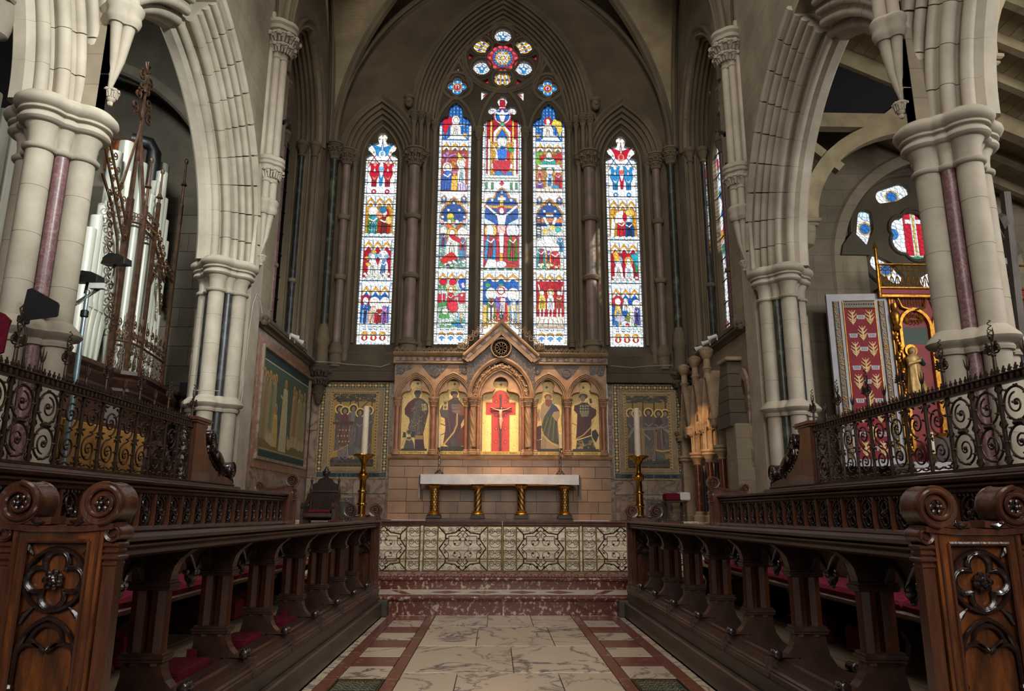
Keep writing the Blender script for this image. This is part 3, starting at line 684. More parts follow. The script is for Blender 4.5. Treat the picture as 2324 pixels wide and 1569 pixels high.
# ================================================================== EAST WALL AND VAULT
EW = struct('wall_back', (0, YE, 0)); fE = FXZ(YE); YG = 16.0
XM, XL = -.03, 2.87        # middle of the great window, offset of the side lancets
def cl(pts, lo, hi): return [(min(max(x, lo), hi), z) for x, z in pts]
def dedup(p):
    o = [p[0]]
    for q in p[1:]:
        if abs(q[0]-o[-1][0])+abs(q[1]-o[-1][1]) > 1e-5: o.append(q)
    return o
mainhole = parch(1.62, 2.95, 10.4, 4.72, .50, cx=XM, n=20)
lh = parch(.50, 1.0, 9.45, 4.72, .40, cx=0, n=14)
holes = [[(max(-2.04+XM, min(2.04+XM, x)) if z < 10.3 else x, z) for x, z in mainhole]]
for s in (-1, 1): holes.append(dedup([(XM+s*(XL+x), z) for x, z in [(-.68, 4.72), (-.68, 9.44), (-.72, 9.45)]+[(max(x, -.72), z) for x, z in lh[1:-1]]+[(.68, 9.44), (.68, 4.72)]]))
G().panel([[(-4.15, 4.36), (4.15, 4.36), (4.15, 17), (-4.15, 17)]]+holes, fE, 0, .1).obj('gable_wall', 'gable_stone', EW, smooth=False)
prM = [(.60, -.0), (.60, -.05), (.55, -.08), (.50, -.04)]+mould(.50, -.03, .02, .34, 6, .036)+[(.0, .40), (.10, .5), (.55, .3)]
g = G(); g.sweep(parch(1.62, 2.95, 10.4, None, cx=XM, n=26), fE, prM); g.obj('great_arch_moulding', 'wall_stone', EW)
pjM = [(.42, .0)]+mould(.42, -.0, .02, .34, 5, .03)+[(.0, .40), (.10, .5), (.42, .3)]
g = G()
g.sweep([(XM-1.62, 4.75), (XM-1.62, 10.4)], fE, pjM); g.sweep([(XM+1.62, 10.4), (XM+1.62, 4.75)], fE, pjM); g.obj('window_jamb', 'wall_stone', EW)
for s in (-1, 1):
    cx = XM+s*XL
    pl = [(.46, .0), (.46, -.05), (.42, -.08), (.38, -.04)]+mould(.37, -.03, .03, .32, 4, .034)+[(.0, .38), (.10, .5), (.4, .3)]
    g = G(); g.sweep(parch(.50, 1.0, 9.45, None, cx=cx, n=16), fE, pl); g.obj('lancet_arch_moulding', 'wall_stone', EW)
    pj = [(.26, .0)]+mould(.26, .02, .03, .3, 3, .03)+[(.0, .38), (.10, .5), (.26, .3)]
    g = G(); g.sweep([(cx-.5, 4.75), (cx-.5, 9.45)], fE, pj); g.sweep([(cx+.5, 9.45), (cx+.5, 4.75)], fE, pj); g.obj('window_jamb', 'wall_stone', EW)
# sills: a deep slope under the lights
def slope(g, x0, x1, y0, z0, y1, z1): g.add([(x0, y0, z0), (x1, y0, z0), (x1, y1, z1), (x0, y1, z1), (x0, y0, z0-.3), (x1, y0, z0-.3), (x1, y1, z0-.3), (x0, y1, z0-.3)], [(0, 1, 2, 3), (4, 5, 1, 0), (5, 6, 2, 1), (6, 7, 3, 2), (7, 4, 0, 3)])
g = G()
slope(g, -4.1, 4.1, 15.42, 4.36, 15.62, 4.74); slope(g, XM-1.75, XM+1.75, 15.60, 4.66, 16.0, 4.99)
for s in (-1, 1): slope(g, XM+s*XL-.6, XM+s*XL+.6, 15.60, 4.66, 16.0, 4.99)
g.obj('sill', 'dark_stone', EW, smooth=False)
g = G().sweep([(-4.1, 0), (4.1, 0)], lambda u, v, d: (u, 15.62+d, 4.30+v), [(-.10, .0), (-.10, -.16), (-.05, -.17), (-.03, -.21), (.02, -.22), (.06, -.17), (.06, .0)]); g.obj('string_course', 'dark_stone', EW)
# ---- lights of the windows
def rowz(y, xc): return atY(xc, y, YG)[2]
SX = .01018   # metres to a pixel across at the lights
def refl(half): return half+[(-x, y) for x, y in half[::-1] if abs(x) > 1e-6]
def arcp(cx, cy, rx, ry, a0, a1, n=8): return [(cx+rx*math.cos(math.radians(a0+(a1-a0)*i/n)), cy-ry*math.sin(math.radians(a0+(a1-a0)*i/n))) for i in range(n+1)]
side_half = [(-38, 786), (-37.5, 366)]+arcp(-28, 364, 9.5, 11, 180, 85, 4)+[(-22, 351)]+arcp(-22.5, 337.5, 11, 11, 250, 75, 9)+[(-12, 325.5)]+arcp(0, 314.5, 11.8, 12, 225, 90, 7)
inner_half = [(-38, 784), (-38, 290)]+arcp(-19, 289, 19, 20.5, 180, 92, 6)+[(-17, 265), (-17, 256)]+[(-15.5, 250), (-12, 245), (-6, 240.5), (0, 237)]
mid_half = [(-47, 784), (-45.5, 291)]+arcp(-26, 289, 19.5, 15.5, 180, 95, 5)+[(-21, 269.5), (-22, 264)]+arcp(-23, 253.5, 11.5, 10.8, 250, 70, 8)+[(-12.5, 247.5), (-7.5, 244)]+arcp(0, 232, 12, 12, 220, 90, 7)
def light_loop(half, cx, xc): return [(cx+x*SX, rowz(y, xc)) for x, y in refl(half)]
LX = [(-1.13, 1038, inner_half, 38, 237, 785), (0, 1140, mid_half, 47, 219, 785), (1.13, 1244, inner_half, 38, 237, 785)]
RC = (XM, 12.33)
loops = [cl(parch(1.66, 2.98, 10.4, 4.9, cx=XM, n=24), -2, 2)]
for dx, xc, hf, hw, y0, y1 in LX: loops.append(light_loop(hf, XM+dx, 1140))
rose = []
loops.append(circle(*RC, .40, 32)); rose.append(loops[-1])
for k in range(6):
    a = PI/2+k*PI/3; c = (RC[0]+.60*math.cos(a), RC[1]+.60*math.sin(a))
    lp = [(c[0]+.215*math.cos(t)*1.0, c[1]+.205*math.sin(t)) for t in np.linspace(0, 2*PI, 22)[:-1]]
    lp = [p if math.hypot(p[0]-RC[0], p[1]-RC[1]) > .425 else (RC[0]+(p[0]-RC[0])*.425/math.hypot(p[0]-RC[0], p[1]-RC[1]), RC[1]+(p[1]-RC[1])*.425/math.hypot(p[0]-RC[0], p[1]-RC[1])) for p in lp]
    loops.append(lp)
    a += PI/6; q = [(.84, -.085), (.84, .085), (.70, .0)]
    loops.append([(RC[0]+r_*math.cos(a)-t*math.sin(a), RC[1]+r_*math.sin(a)+t*math.cos(a)) for r_, t in q])
for s in (-1, 1):
    loops.append(quatre(XM+s*1.11, 11.50, .125, .112, 4, 0))
    loops.append([(XM+s*(.52), 11.40), (XM+s*.34, 11.32), (XM+s*.515, 11.12)])
loops.append([(XM-1.10, 12.03), (XM-1.165, 11.90), (XM-1.035, 11.90)])
gw = struct('window_3', (XM, YG, 4.9))
G().panel(loops, lambda u, v, d: (u, YG+d, v), -.05, .08).obj('tracery', 'dark_stone', gw)
g = G(); T = lambda pts, r, cl_=False: g.tube([(u, YG-.06, v) for u, v in pts], r, 7, closed=cl_)
T(circle(RC[0], RC[1], .93, 40), .05, True); T(circle(RC[0], RC[1], 1.0, 40), .03, True)
for k in range(6):
    a = PI/2+k*PI/3; T(circle(RC[0]+.60*math.cos(a), RC[1]+.60*math.sin(a), .265, 18), .024, True)
T(circle(*RC, .43, 30), .02, True)
for s in (-1, 1):
    T(circle(XM+s*1.11, 11.50, .36, 28), .045, True); T(quatre(XM+s*1.11, 11.50, .135, .15, 4, 0), .02, True)
    T(parch(.47, .95, 10.25, None, cx=XM+s*1.13, n=12), .045); T([(XM+s*.75, 11.35), (XM+s*.95, 11.9), (XM+s*1.1, 12.2), (XM+s*1.0, 12.8)], .035)
T(parch(.56, 1.22, 10.3, None, cx=XM, n=14), .05); T(parch(1.60, 2.9, 10.4, 5.0, cx=XM, n=24), .05)
g.obj('tracery_roll', 'wall_stone', gw)
for x in (-.585, .53):
    G().lathe((XM+x+.03, YG-.14, 0), [(.048, 4.95), (.048, 10.1)], 12).obj('mullion_shaft', 'wall_stone', gw)
    g = G().lathe((XM+x+.03, YG-.14, 0), [(.05, 9.98), (.07, 10.0), (.055, 10.03), (.06, 10.1), (.1, 10.24), (.12, 10.26), (.12, 10.32), (.08, 10.34)], 12); foliage(g, (XM+x+.03, YG-.14, 10.05), .07, .17, 8, 1); g.obj('mullion_capital', 'wall_stone', gw)
    G().box(XM+x-.05, XM+x+.11, YG-.13, YG-.02, 4.95, 10.3, .03).obj('mullion', 'dark_stone', gw)
for s in (-1, 1):
    ww = struct('window_%d' % (4 if s < 0 else 5), (XM+s*XL, YG, 4.9)); cx = XM+s*XL
    G().panel([parch(.56, 1.1, 9.45, 4.85, cx=cx, n=14), light_loop(side_half, cx, 869)], lambda u, v, d: (u, YG+d, v), -.05, .08).obj('tracery', 'dark_stone', ww)
    g = G(); g.tube([(u, YG-.07, v) for u, v in parch(.46, .93, 9.45, 5.0, cx=cx, n=14)], .035, 6); g.obj('tracery_roll', 'wall_stone', ww)
# ---- stained glass painting
Wh, Bl, Rd, Go, Gr, Br, Fl, Lb = '#ffffff', '#1c63b8', '#c01a30', '#dd9a2c', '#4c8a3a', '#8a4a20', '#fff3e6', '#7fb8dc'
def fig(r, x, y0, y1, w, robe, halo=None, robe2=None, head=Fl, hair=None, lean=0):
    h = y1-y0; hd = h*.17; hx = x+lean
    if halo: r.ell(hx, y0+hd*.95, hd*1.05, hd*1.15, halo)
    r.poly([(hx-w*.28, y0+hd*1.7), (hx+w*.28, y0+hd*1.7), (x+w*.46, y0+h*.5), (x+w*.5, y1), (x-w*.5, y1), (x-w*.46, y0+h*.5)], robe)
    if robe2: r.poly([(hx-w*.1, y0+hd*1.8), (hx+w*.3, y0+hd*1.9), (x+w*.2, y1-h*.1), (x-w*.3, y1-h*.05)], robe2)
    for k in (-.25, 0, .22): r.line([(hx+w*k*.4, y0+h*.45), (x+w*k, y1-1)], .9, '#20242c')
    if hair: r.ell(hx, y0+hd*.85, hd*.66, hd*.8, hair)
    r.ell(hx, y0+hd*.98, hd*.55, hd*.72, head); r.line([(hx-w*.3, y0+h*.42), (hx+w*.05, y0+h*.5), (hx+w*.3, y0+h*.4)], max(1.6, w*.12), head)
def canopy(r, x0, x1, y0, y1, n=3, top=Wh, gold=Go, under=None):
    r.rect(x0, y0, x1, y1, top); w_ = (x1-x0)/n
    for k in range(n):
        a, c = x0+k*w_, x0+(k+.5)*w_
        r.poly([(a, y1), (a+1, y0+(y1-y0)*.55), (c, y0+3), (a+w_-1, y0+(y1-y0)*.55), (a+w_, y1)], gold)
        r.poly([(a+1.5, y1), (a+3, y0+(y1-y0)*.7), (c, y0+(y1-y0)*.38), (a+w_-3, y0+(y1-y0)*.7), (a+w_-1.5, y1)], Wh)
        r.poly([(a+3.5, y1), (c, y0+(y1-y0)*.62), (a+w_-3.5, y1)], under or gold)
        r.rect(a-.7, y0, a+.7, y1, Lb); r.rect(a+w_-.7, y0, a+w_+.7, y1, Lb)
    r.rect(x0, y0, x1, y0+2.2, Wh)
def base_light(hw, y0, y1):
    r = Ras(-hw-1, y0-1, hw+1, y1+1, Wh, 1.25); return r
def border(r, hw, y0, y1):
    for x in (-hw, hw-6.5):
        r.rect(x, y0, x+6.5, y1, Wh)
        yy = y0; k = 0
        while yy < y1: r.rect(x+.6, yy, x+6, yy+5.2, '#f3f6fb' if k % 2 else Wh); k += 1; yy += 6.2
        for q in range(int(y0)+20, int(y1), 39): r.ell(x+3.2, q, 2.4, 2.4, '#e0c27a' if (q//39) % 2 else '#9fb6dd')
def predella(r, hw, y0, kind):
    r.rect(-hw+7, y0, hw-7, y0+9, Wh)
    for k in range(14): r.rect(-hw+10+k*4.2, y0+2.5, -hw+12.6+k*4.2, y0+5, '#55606e' if k % 3 else Wh)
    for k in range(3):
        c = (-1+k)*(hw-7)*.64
        r.poly([(c-8.5, y0+19), (c-6, y0+11), (c, y0+8.5), (c+6, y0+11), (c+8.5, y0+19), (c+5, y0+16), (c, y0+14), (c-5, y0+16)], Go)
        if kind: r.ell(c, y0+23, 7, 6.5, Rd); r.poly([(c-3.2, y0+18), (c+3.2, y0+18), (c+2.6, y0+26), (c, y0+29), (c-2.6, y0+26)], '#ffe9b8')
        else: r.poly([(c-8, y0+23), (c, y0+17), (c+8, y0+23), (c+3, y0+24), (c, y0+30), (c-3, y0+24)], '#3f8fd0')
    r.rect(-hw+1, y0+33, hw-1, y0+46, Wh)
    for k in range(8): r.rect(-hw+10+k*7.4, y0+35.5, -hw+14+k*7.4, y0+38, '#b8bcc4')
def seraph(r, main, second, hw=38):
    r.rect(-hw, 295, hw, 440, Wh)
    for x, y in ((-30, 370), (30, 370), (-31, 392), (31, 392), (-31, 415), (31, 415), (0, 308), (-8, 316), (8, 316), (-30, 332), (30, 332), (-30, 345), (30, 345), (-20, 346), (20, 346)): r.ell(x, y, 2.1, 2.1, Go)
    for s in (-1, 1):
        r.poly([(0, 336), (s*7, 333), (s*16, 330), (s*27, 326), (s*17, 340), (s*14, 352), (s*8, 355), (s*6, 345)], second)
        r.line([(s*14, 352), (s*24, 366), (s*29, 378)], 1.6, main)
        r.line([(s*22, 352), (s*12, 366), (s*5, 372)], 1.6, main)
        c = s*15.5
        r.poly([(c-13, 368), (c-5, 372), (c, 366), (c+5, 372), (c+13, 368), (c+9, 382), (c+12, 395), (c+6, 408), (c+6, 424), (c-6, 424), (c-6, 408), (c-12, 395), (c-9, 382)], main)
        r.ell(c, 373, 4.2, 5, Fl if second == Rd else '#f08a7a'); r.poly([(c, 380), (c+3, 390), (c-3, 390)], '#ffe9d8')
        r.poly([(c-8, 398), (c, 403), (c+8, 398), (c, 412)], '#e86a60' if main == Rd else '#9fd0e6')
        r.ell(c, 435, 5.6, 5.6, main); r.ell(c, 435, 2.4, 2.4, Wh)
        for k in range(3): r.line([(c-4+4*k, 408), (c-4+4*k, 424)], .8, '#30141c')
    r.poly([(-5, 350), (0, 313), (5, 350)], second); r.poly([(-1.6, 340), (0, 318), (1.6, 340)], Wh)
    r.ell(0, 350, 8, 8.5, Wh if second != Rd else '#f4806a'); r.ell(0, 349, 4, 5, Lb if second != Rd else '#c03038'); r.ell(0, 383, 7, 5, Lb if main == Rd else '#e8604a')
    r.poly([(-6, 390), (0, 405), (6, 390), (3, 422), (-3, 422)], second)
def clouds(r, hw, y, c='#bfdcee'):
    for k in range(9): r.ell(-hw+10+k*(2*hw-20)/8, y+(k % 2)*2, 6, 4, c if k % 2 else Wh)
def side_light(s):
    r = base_light(38, 302, 786)
    seraph(r, Rd if s < 0 else '#2f86c0', '#2f86c0' if s < 0 else Rd)
    tops = [442, 541, 644]
    for i, y in enumerate(tops):
        if s < 0: bg = [Go, Rd, Bl][i]
        else: bg = [Go, Rd, Bl][i]
        r.rect(-31, y+24, 31, y+97, bg); canopy(r, -31, 31, y+3, y+28, 3, under=bg)
        m = (r.id > 0) & (abs(r.X) < 31) & (r.Y > y+26) & (r.Y < y+97); r.cells(6, .3, 5+i, m)
    if s < 0:
        fig(r, -12, 470, 534, 30, '#3f7a34', Fl, '#2f9ab0', lean=-2); fig(r, 12, 474, 534, 30, '#a8281c', Rd, '#7a2a1c'); r.ell(22, 500, 7, 9, '#f0c070'); r.ell(-14, 478, 10, 9, Fl); r.ell(0, 488, 8, 7, '#e89a7a'); r.ell(8, 476, 8, 8, '#2f6f9a')
        for k in range(12): r.ell(-20+k % 4*5, 506+k//4*8, 1.5, 1.5, '#f8f4c0')
        fig(r, -9, 574, 630, 24, '#f8efe4', Lb, lean=-1); fig(r, 14, 570, 632, 24, '#fbf5ee', Fl, '#5f90c8')
        for x, y in ((-22, 586), (-20, 600), (-8, 572), (4, 580), (22, 582)): r.ell(x, y, 6, 4, ['#d8b040', Lb][x > 0])
        for k in range(16): r.ell(-26+k*3.5, 622+(k % 3)*4, 3.6, 3, '#f6e6d6')
        fig(r, -21, 672, 738, 15, '#7aa8dc', '#a0182c', '#3a5f9a'); fig(r, -4, 676, 742, 22, '#d8a888', Fl, '#f0d4b8', lean=3); fig(r, 10, 686, 742, 22, Rd, Fl, '#b02018', lean=1); fig(r, 22, 676, 738, 14, '#a060a8', Fl)
        r.rect(-28, 700, -14, 704, '#2c3f7a')
    else:
        fig(r, -4, 478, 534, 22, Rd, Fl, '#e03030'); r.poly([(-16, 476), (0, 470), (4, 498), (-20, 500)], Fl); fig(r, 15, 482, 534, 22, '#1c4a80', Lb, '#163a6a', lean=-2); r.ell(4, 486, 5, 10, Rd); r.poly([(-26, 480), (-18, 500), (-22, 530), (-30, 530)], '#f4ecd0'); r.ell(16, 476, 10, 8, '#f0c060')
        fig(r, -14, 576, 632, 20, Fl, Lb); r.poly([(-26, 570), (-18, 562), (-8, 584), (-22, 588)], '#e8b040'); fig(r, 10, 578, 632, 20, '#eaf6fa', '#f0b040', hair='#d8a040'); r.poly([(14, 572), (34, 566), (30, 600), (22, 590)], '#2fa0b0'); r.poly([(22, 590), (30, 600), (30, 616), (24, 612)], '#2f8a50')
        for k in range(16): r.ell(-26+k*3.5, 624+(k % 3)*4, 3.6, 3, '#f6ecdc')
        fig(r, -18, 668, 738, 18, '#e8b040', '#c02838', '#f0c860'); r.ell(-14, 718, 12, 10, '#b8b4c0'); fig(r, 0, 672, 700, 16, Fl, Fl); fig(r, 12, 688, 740, 28, '#7a8a28', Fl, '#f8f4e8'); fig(r, 24, 676, 730, 12, '#5a50a0', Fl)
        r.line([(-26, 722), (-16, 700)], 1.6, Lb); r.ell(-24, 730, 6, 7, '#2f6fb0'); r.ell(-2, 730, 10, 7, '#d8d4e0'); r.ell(2, 732, 4, 4, Rd)
    for y in (533, 634, 737): clouds(r, 38, y)
    border(r, 38, 352, 786); predella(r, 38, 744, True); r.cells(9, .08, 3); r.leads(); return r
def inner_light(s):
    r = base_light(38, 236, 785)
    r.rect(-38, 230, 38, 320, Bl)
    for x in range(-36, 38, 8):
        for y in range(240, 320, 8): r.ell(x, y, 2.3, 2.3, '#5fa4dc'); 
    for x in range(-40, 40, 8): r.line([(x, 232), (x, 320)], .8, '#10304f')
    t = -s
    r.poly([(t*-30, 272), (t*-10, 266), (t*-4, 280), (t*-16, 290), (t*-24, 312), (t*-32, 290)] if s < 0 else [(30, 272), (12, 268), (6, 282), (18, 288), (26, 312), (32, 292)], Rd if s < 0 else '#f0c850')
    fig(r, 0 if s < 0 else -2, 266, 318, 26, '#f6ead8', Fl if s < 0 else Rd, hair='#f0d090' if s < 0 else None); r.poly([(-20, 318), (-8, 306), (18, 306), (28, 318)], '#eaf2ea')
    r.line([(8, 286), (22, 284)] if s < 0 else [(-8, 286), (-22, 288)], 3, Fl); r.ell(24 if s < 0 else -26, 308, 5, 5, '#e0b060')
    canopy(r, -31, 31, 323, 345, 3, under='#6a3a30' if s < 0 else '#3f6a3a')
    if s < 0:
        r.rect(-31, 343, 31, 436, '#b8482a'); r.cells(7, .5, 31, (abs(r.X) < 31) & (r.Y > 343) & (r.Y < 436))
        for k in range(24): q = random.Random(k+70); r.ell(q.uniform(-30, 30), q.uniform(345, 405), 4, 4, q.choice(['#d88a2a', '#7a2a50', Rd, '#4a2a1a', '#c87a30', '#a080c0']))
        r.ring(0, 372, 20, 4, '#b070c0'); fig(r, -17, 372, 434, 26, '#1f4fb0', Fl, '#2f6fd0', hair='#e08030'); fig(r, 16, 360, 424, 20, '#f8fafc', Fl, '#c0e8e0', hair='#f0c070'); r.poly([(6, 346), (14, 352), (18, 366), (8, 362)], '#f0d040'); r.poly([(26, 352), (31, 372), (24, 384)], '#e0382a'); r.poly([(-6, 400), (8, 400), (6, 434), (-8, 434)], '#e0b040'); r.poly([(8, 412), (30, 420), (28, 434), (8, 434)], '#e8d8f0')
        for k in range(8): r.rect(8+(k % 4)*5.5, 418+(k//4)*8, 10.5+(k % 4)*5.5, 424+(k//4)*8, '#a080b8')
    else:
        r.rect(-31, 343, 31, 436, '#b8863a'); r.cells(7, .3, 33, (abs(r.X) < 31) & (r.Y > 343) & (r.Y < 436)); r.rect(-31, 345, -16, 372, '#6aa83a'); r.rect(18, 345, 31, 362, Rd)
        r.poly([(-24, 352), (-8, 350), (0, 360), (8, 350), (24, 352), (20, 366), (-20, 366)], '#b82a20'); fig(r, 0, 346, 382, 34, '#1f9a90', Fl, '#2ab0a0'); r.poly([(-28, 372), (28, 372), (20, 379), (-20, 379)], Wh)
        fig(r, -22, 378, 404, 14, '#e06a50', Fl); fig(r, -22, 402, 434, 16, '#8040a0', '#d07030'); fig(r, 1, 380, 424, 16, '#c8dcf0', Fl, '#4f90d0'); fig(r, 21, 376, 426, 17, Rd, Fl, '#d83848'); r.ell(0, 426, 12, 5, '#f0d8c0'); r.ell(14, 424, 9, 6, '#3f90b8')
        r.rect(-31, 427, 31, 437, '#f4ddc8')
        for k in range(6): r.line([(-20+k*10, 427), (-18+k*10, 437)], .8, '#b08060')
    # third scene: little windows, a pointed blue canopy with stars
    y = 441; r.rect(-31, y, 31, 498, Wh); r.poly([(-31, 498), (-30, 480), (-17, 462), (0, 447), (17, 462), (30, 480), (31, 498)], Go); r.poly([(-29, 498), (-27, 482), (-15, 466), (-8, 466), (0, 451), (8, 466), (15, 466), (27, 482), (29, 498), (29, 512), (-29, 512)], '#1a4f9a')
    for c in (-23, 23): r.poly([(c-7, 464), (c-7, 450), (c, 443), (c+7, 450), (c+7, 464)], Go); r.poly([(c-5.5, 463), (c-5.5, 451), (c, 445.5), (c+5.5, 451), (c+5.5, 463)], '#2a6ac0'); r.ell(c, 452, 3, 3.4, Wh); r.ell(c, 459, 2, 3, '#f0c860')
    m = (abs(r.X) < 29) & (r.Y > 452) & (r.Y < 520); r.cells(5, .35, 12, m)
    for x_, y_ in ((0, 462), (-12, 478), (13, 478), (-25, 494), (25, 494)): r.ell(x_, y_, 3, 3, Wh)
    if s < 0:
        r.rect(-31, 512, 31, 612, '#a8c0b8'); r.cells(5, .5, 14, (abs(r.X) < 31) & (r.Y > 512) & (r.Y < 612)); r.ell(-7, 494, 8, 9, '#e8c030'); r.ell(-6, 503, 9, 8, '#7a9a30')
        for k in range(7): r.ell(-26+k*8.5, 505+(k % 2)*4, 4.6, 5, Fl if k % 3 else '#e8b0a0')
        r.poly([(-22, 512), (-12, 508), (18, 528), (16, 536)], '#e0602a'); r.poly([(16, 506), (24, 510), (-22, 560), (-26, 554)], '#a85a28')
        fig(r, -2, 520, 586, 28, '#f6ead8', '#f0c060', '#f8f0e4', hair='#d89040'); r.poly([(-10, 536), (2, 534), (22, 548), (20, 554), (0, 546)], '#c02030'); r.poly([(-28, 590), (-2, 572), (12, 586), (4, 600), (-24, 600)], '#c83028')
        fig(r, -22, 518, 562, 13, '#3f7ab8', Fl, '#c0304a'); fig(r, 22, 520, 590, 15, '#c83040', Fl, '#4f80b0'); r.rect(14, 568, 28, 588, '#4a80a0')
        for k in range(26): q = random.Random(k+40); r.ell(q.uniform(-28, 28), q.uniform(592, 611), 4, 3, q.choice(['#4a9a50', '#f4efe0', '#6a3a5a', '#c8e0c0', '#2fa08a', '#f8f4ea']))
    else:
        r.rect(-31, 512, 31, 612, '#e4ece4'); r.cells(5, .3, 15, (abs(r.X) < 31) & (r.Y > 512) & (r.Y < 612))
        r.rect(-31, 494, 31, 504, '#c87a48'); r.rect(-8, 482, 9, 490, '#e09050'); r.rect(-8, 486, 9, 490, Wh); r.line([(-12, 494), (4, 522), (14, 494)], 6, Wh)
        for k in range(8): r.rect(-30, 494+k*6, -20, 496+k*6, '#1a1a1a')
        r.line([(-30, 492), (-30, 540)], 1.4, '#2a1a10'); r.line([(-20, 492), (-20, 540)], 1.4, '#2a1a10')
        for x_, y_, c in ((-10, 524, '#e8c060'), (6, 516, '#e8d070'), (20, 520, '#3fb0a0'), (27, 530, '#e8c860')): r.ell(x_, y_, 7, 6, c)
        r.poly([(-14, 530), (2, 534), (24, 572), (10, 580), (-14, 552)], Wh); fig(r, -20, 546, 606, 20, '#2a8a90', Fl, '#b03050'); fig(r, 24, 526, 570, 16, '#4a90b8', Fl); fig(r, 12, 552, 610, 24, Rd, Fl, '#e83840'); fig(r, -4, 556, 598, 14, '#e0a038', None, '#9050a8')
        for k in range(18): q = random.Random(k+90); r.ell(q.uniform(-28, 28), q.uniform(598, 611), 4, 3, q.choice(['#c87a50', '#f8f0d0', '#e8d890', '#3f9a90']))
    # fourth scene
    canopy(r, -31, 31, 618, 642, 3, under=Rd if s > 0 else '#d8e0ea')
    if s < 0:
        r.rect(-31, 638, 31, 752, '#cfe0d0'); r.cells(6, .35, 21, (abs(r.X) < 31) & (r.Y > 638) & (r.Y < 752))
        for c, k in ((-20, Rd), (2, '#c8203a'), (23, '#1c50b0')): r.ell(c, 641, 9, 8, k)
        r.poly([(14, 640), (30, 640), (30, 662), (18, 655)], '#2a5cc0'); r.poly([(20, 646), (26, 642), (30, 652), (24, 656)], '#f0d0d0'); r.rect(-31, 648, -14, 656, '#4a8a48'); r.rect(-8, 652, 6, 658, '#3f7a3f'); r.rect(-31, 668, -14, 690, '#c02a3a'); r.rect(16, 666, 31, 690, '#c83040')
        r.line([(-22, 650), (-20, 694)], 2, Wh); r.poly([(-30, 690), (-10, 684), (-6, 694), (-30, 700)], '#3f8a4a')
        fig(r, -2, 650, 706, 18, Rd, '#f0c060', '#d83038', hair='#e0a040'); r.poly([(-8, 690), (12, 680), (16, 706), (2, 712), (-6, 704)], '#d83040'); r.line([(2, 676), (22, 672)], 3.4, '#c82a38'); r.ell(23, 671, 3, 3, Fl)
        r.poly([(-28, 722), (-22, 700), (-8, 700), (-4, 724)], '#4a9048'); r.ell(-14, 708, 7, 7, Fl); fig(r, 22, 700, 744, 18, '#7ab0d8', Fl, '#e0b868'); r.poly([(-6, 748), (4, 728), (20, 732), (28, 748)], '#2a6aa8')
        for k in range(18): q = random.Random(k+140); r.ell(q.uniform(-28, 28), q.uniform(728, 750), 5, 3, q.choice(['#4a9a50', '#f4efe0', '#2fa08a', '#c8dcc0']), out=True)
    else:
        r.rect(-31, 638, 31, 722, '#c8202e'); r.cells(5, .35, 22, (abs(r.X) < 31) & (r.Y > 638) & (r.Y < 722)); r.rect(-31, 718, 31, 752, '#fbe8d4')
        for x_, c, y0_, hd in ((-18, '#e8c848', 656, None), (1, Wh, 656, '#f0c060'), (20, '#b84028', 656, None)):
            fig(r, x_, y0_, 702, 17, c, hd, hair='#8a4a20' if hd is None else '#e0b060'); r.line([(x_-4, 700), (x_-5, 726)], 3.6, Fl); r.line([(x_+4, 700), (x_+3, 724)], 3.6, Fl); r.rect(x_-7, 683, x_+7, 687, '#e07030' if c != Wh else '#f4e8da')
        r.line([(-22, 668), (-26, 646)], 3, Fl); r.line([(26, 668), (28, 650)], 3, Fl)
        for k in range(6): r.line([(-24+k*10, 724), (-30+k*12, 740)], .9, '#a0703a')
        r.rect(-31, 738, 31, 740, '#c8a070')
        for k in range(20):
            for j in range(2): r.ell(-29+k*3.1+(j*1.5), 743+j*3.4, 1.1, 1.1, '#503020')
    border(r, 38, 288, 785); predella(r, 38, 752-6, False); r.cells(9, .07, 3); r.leads(); return r
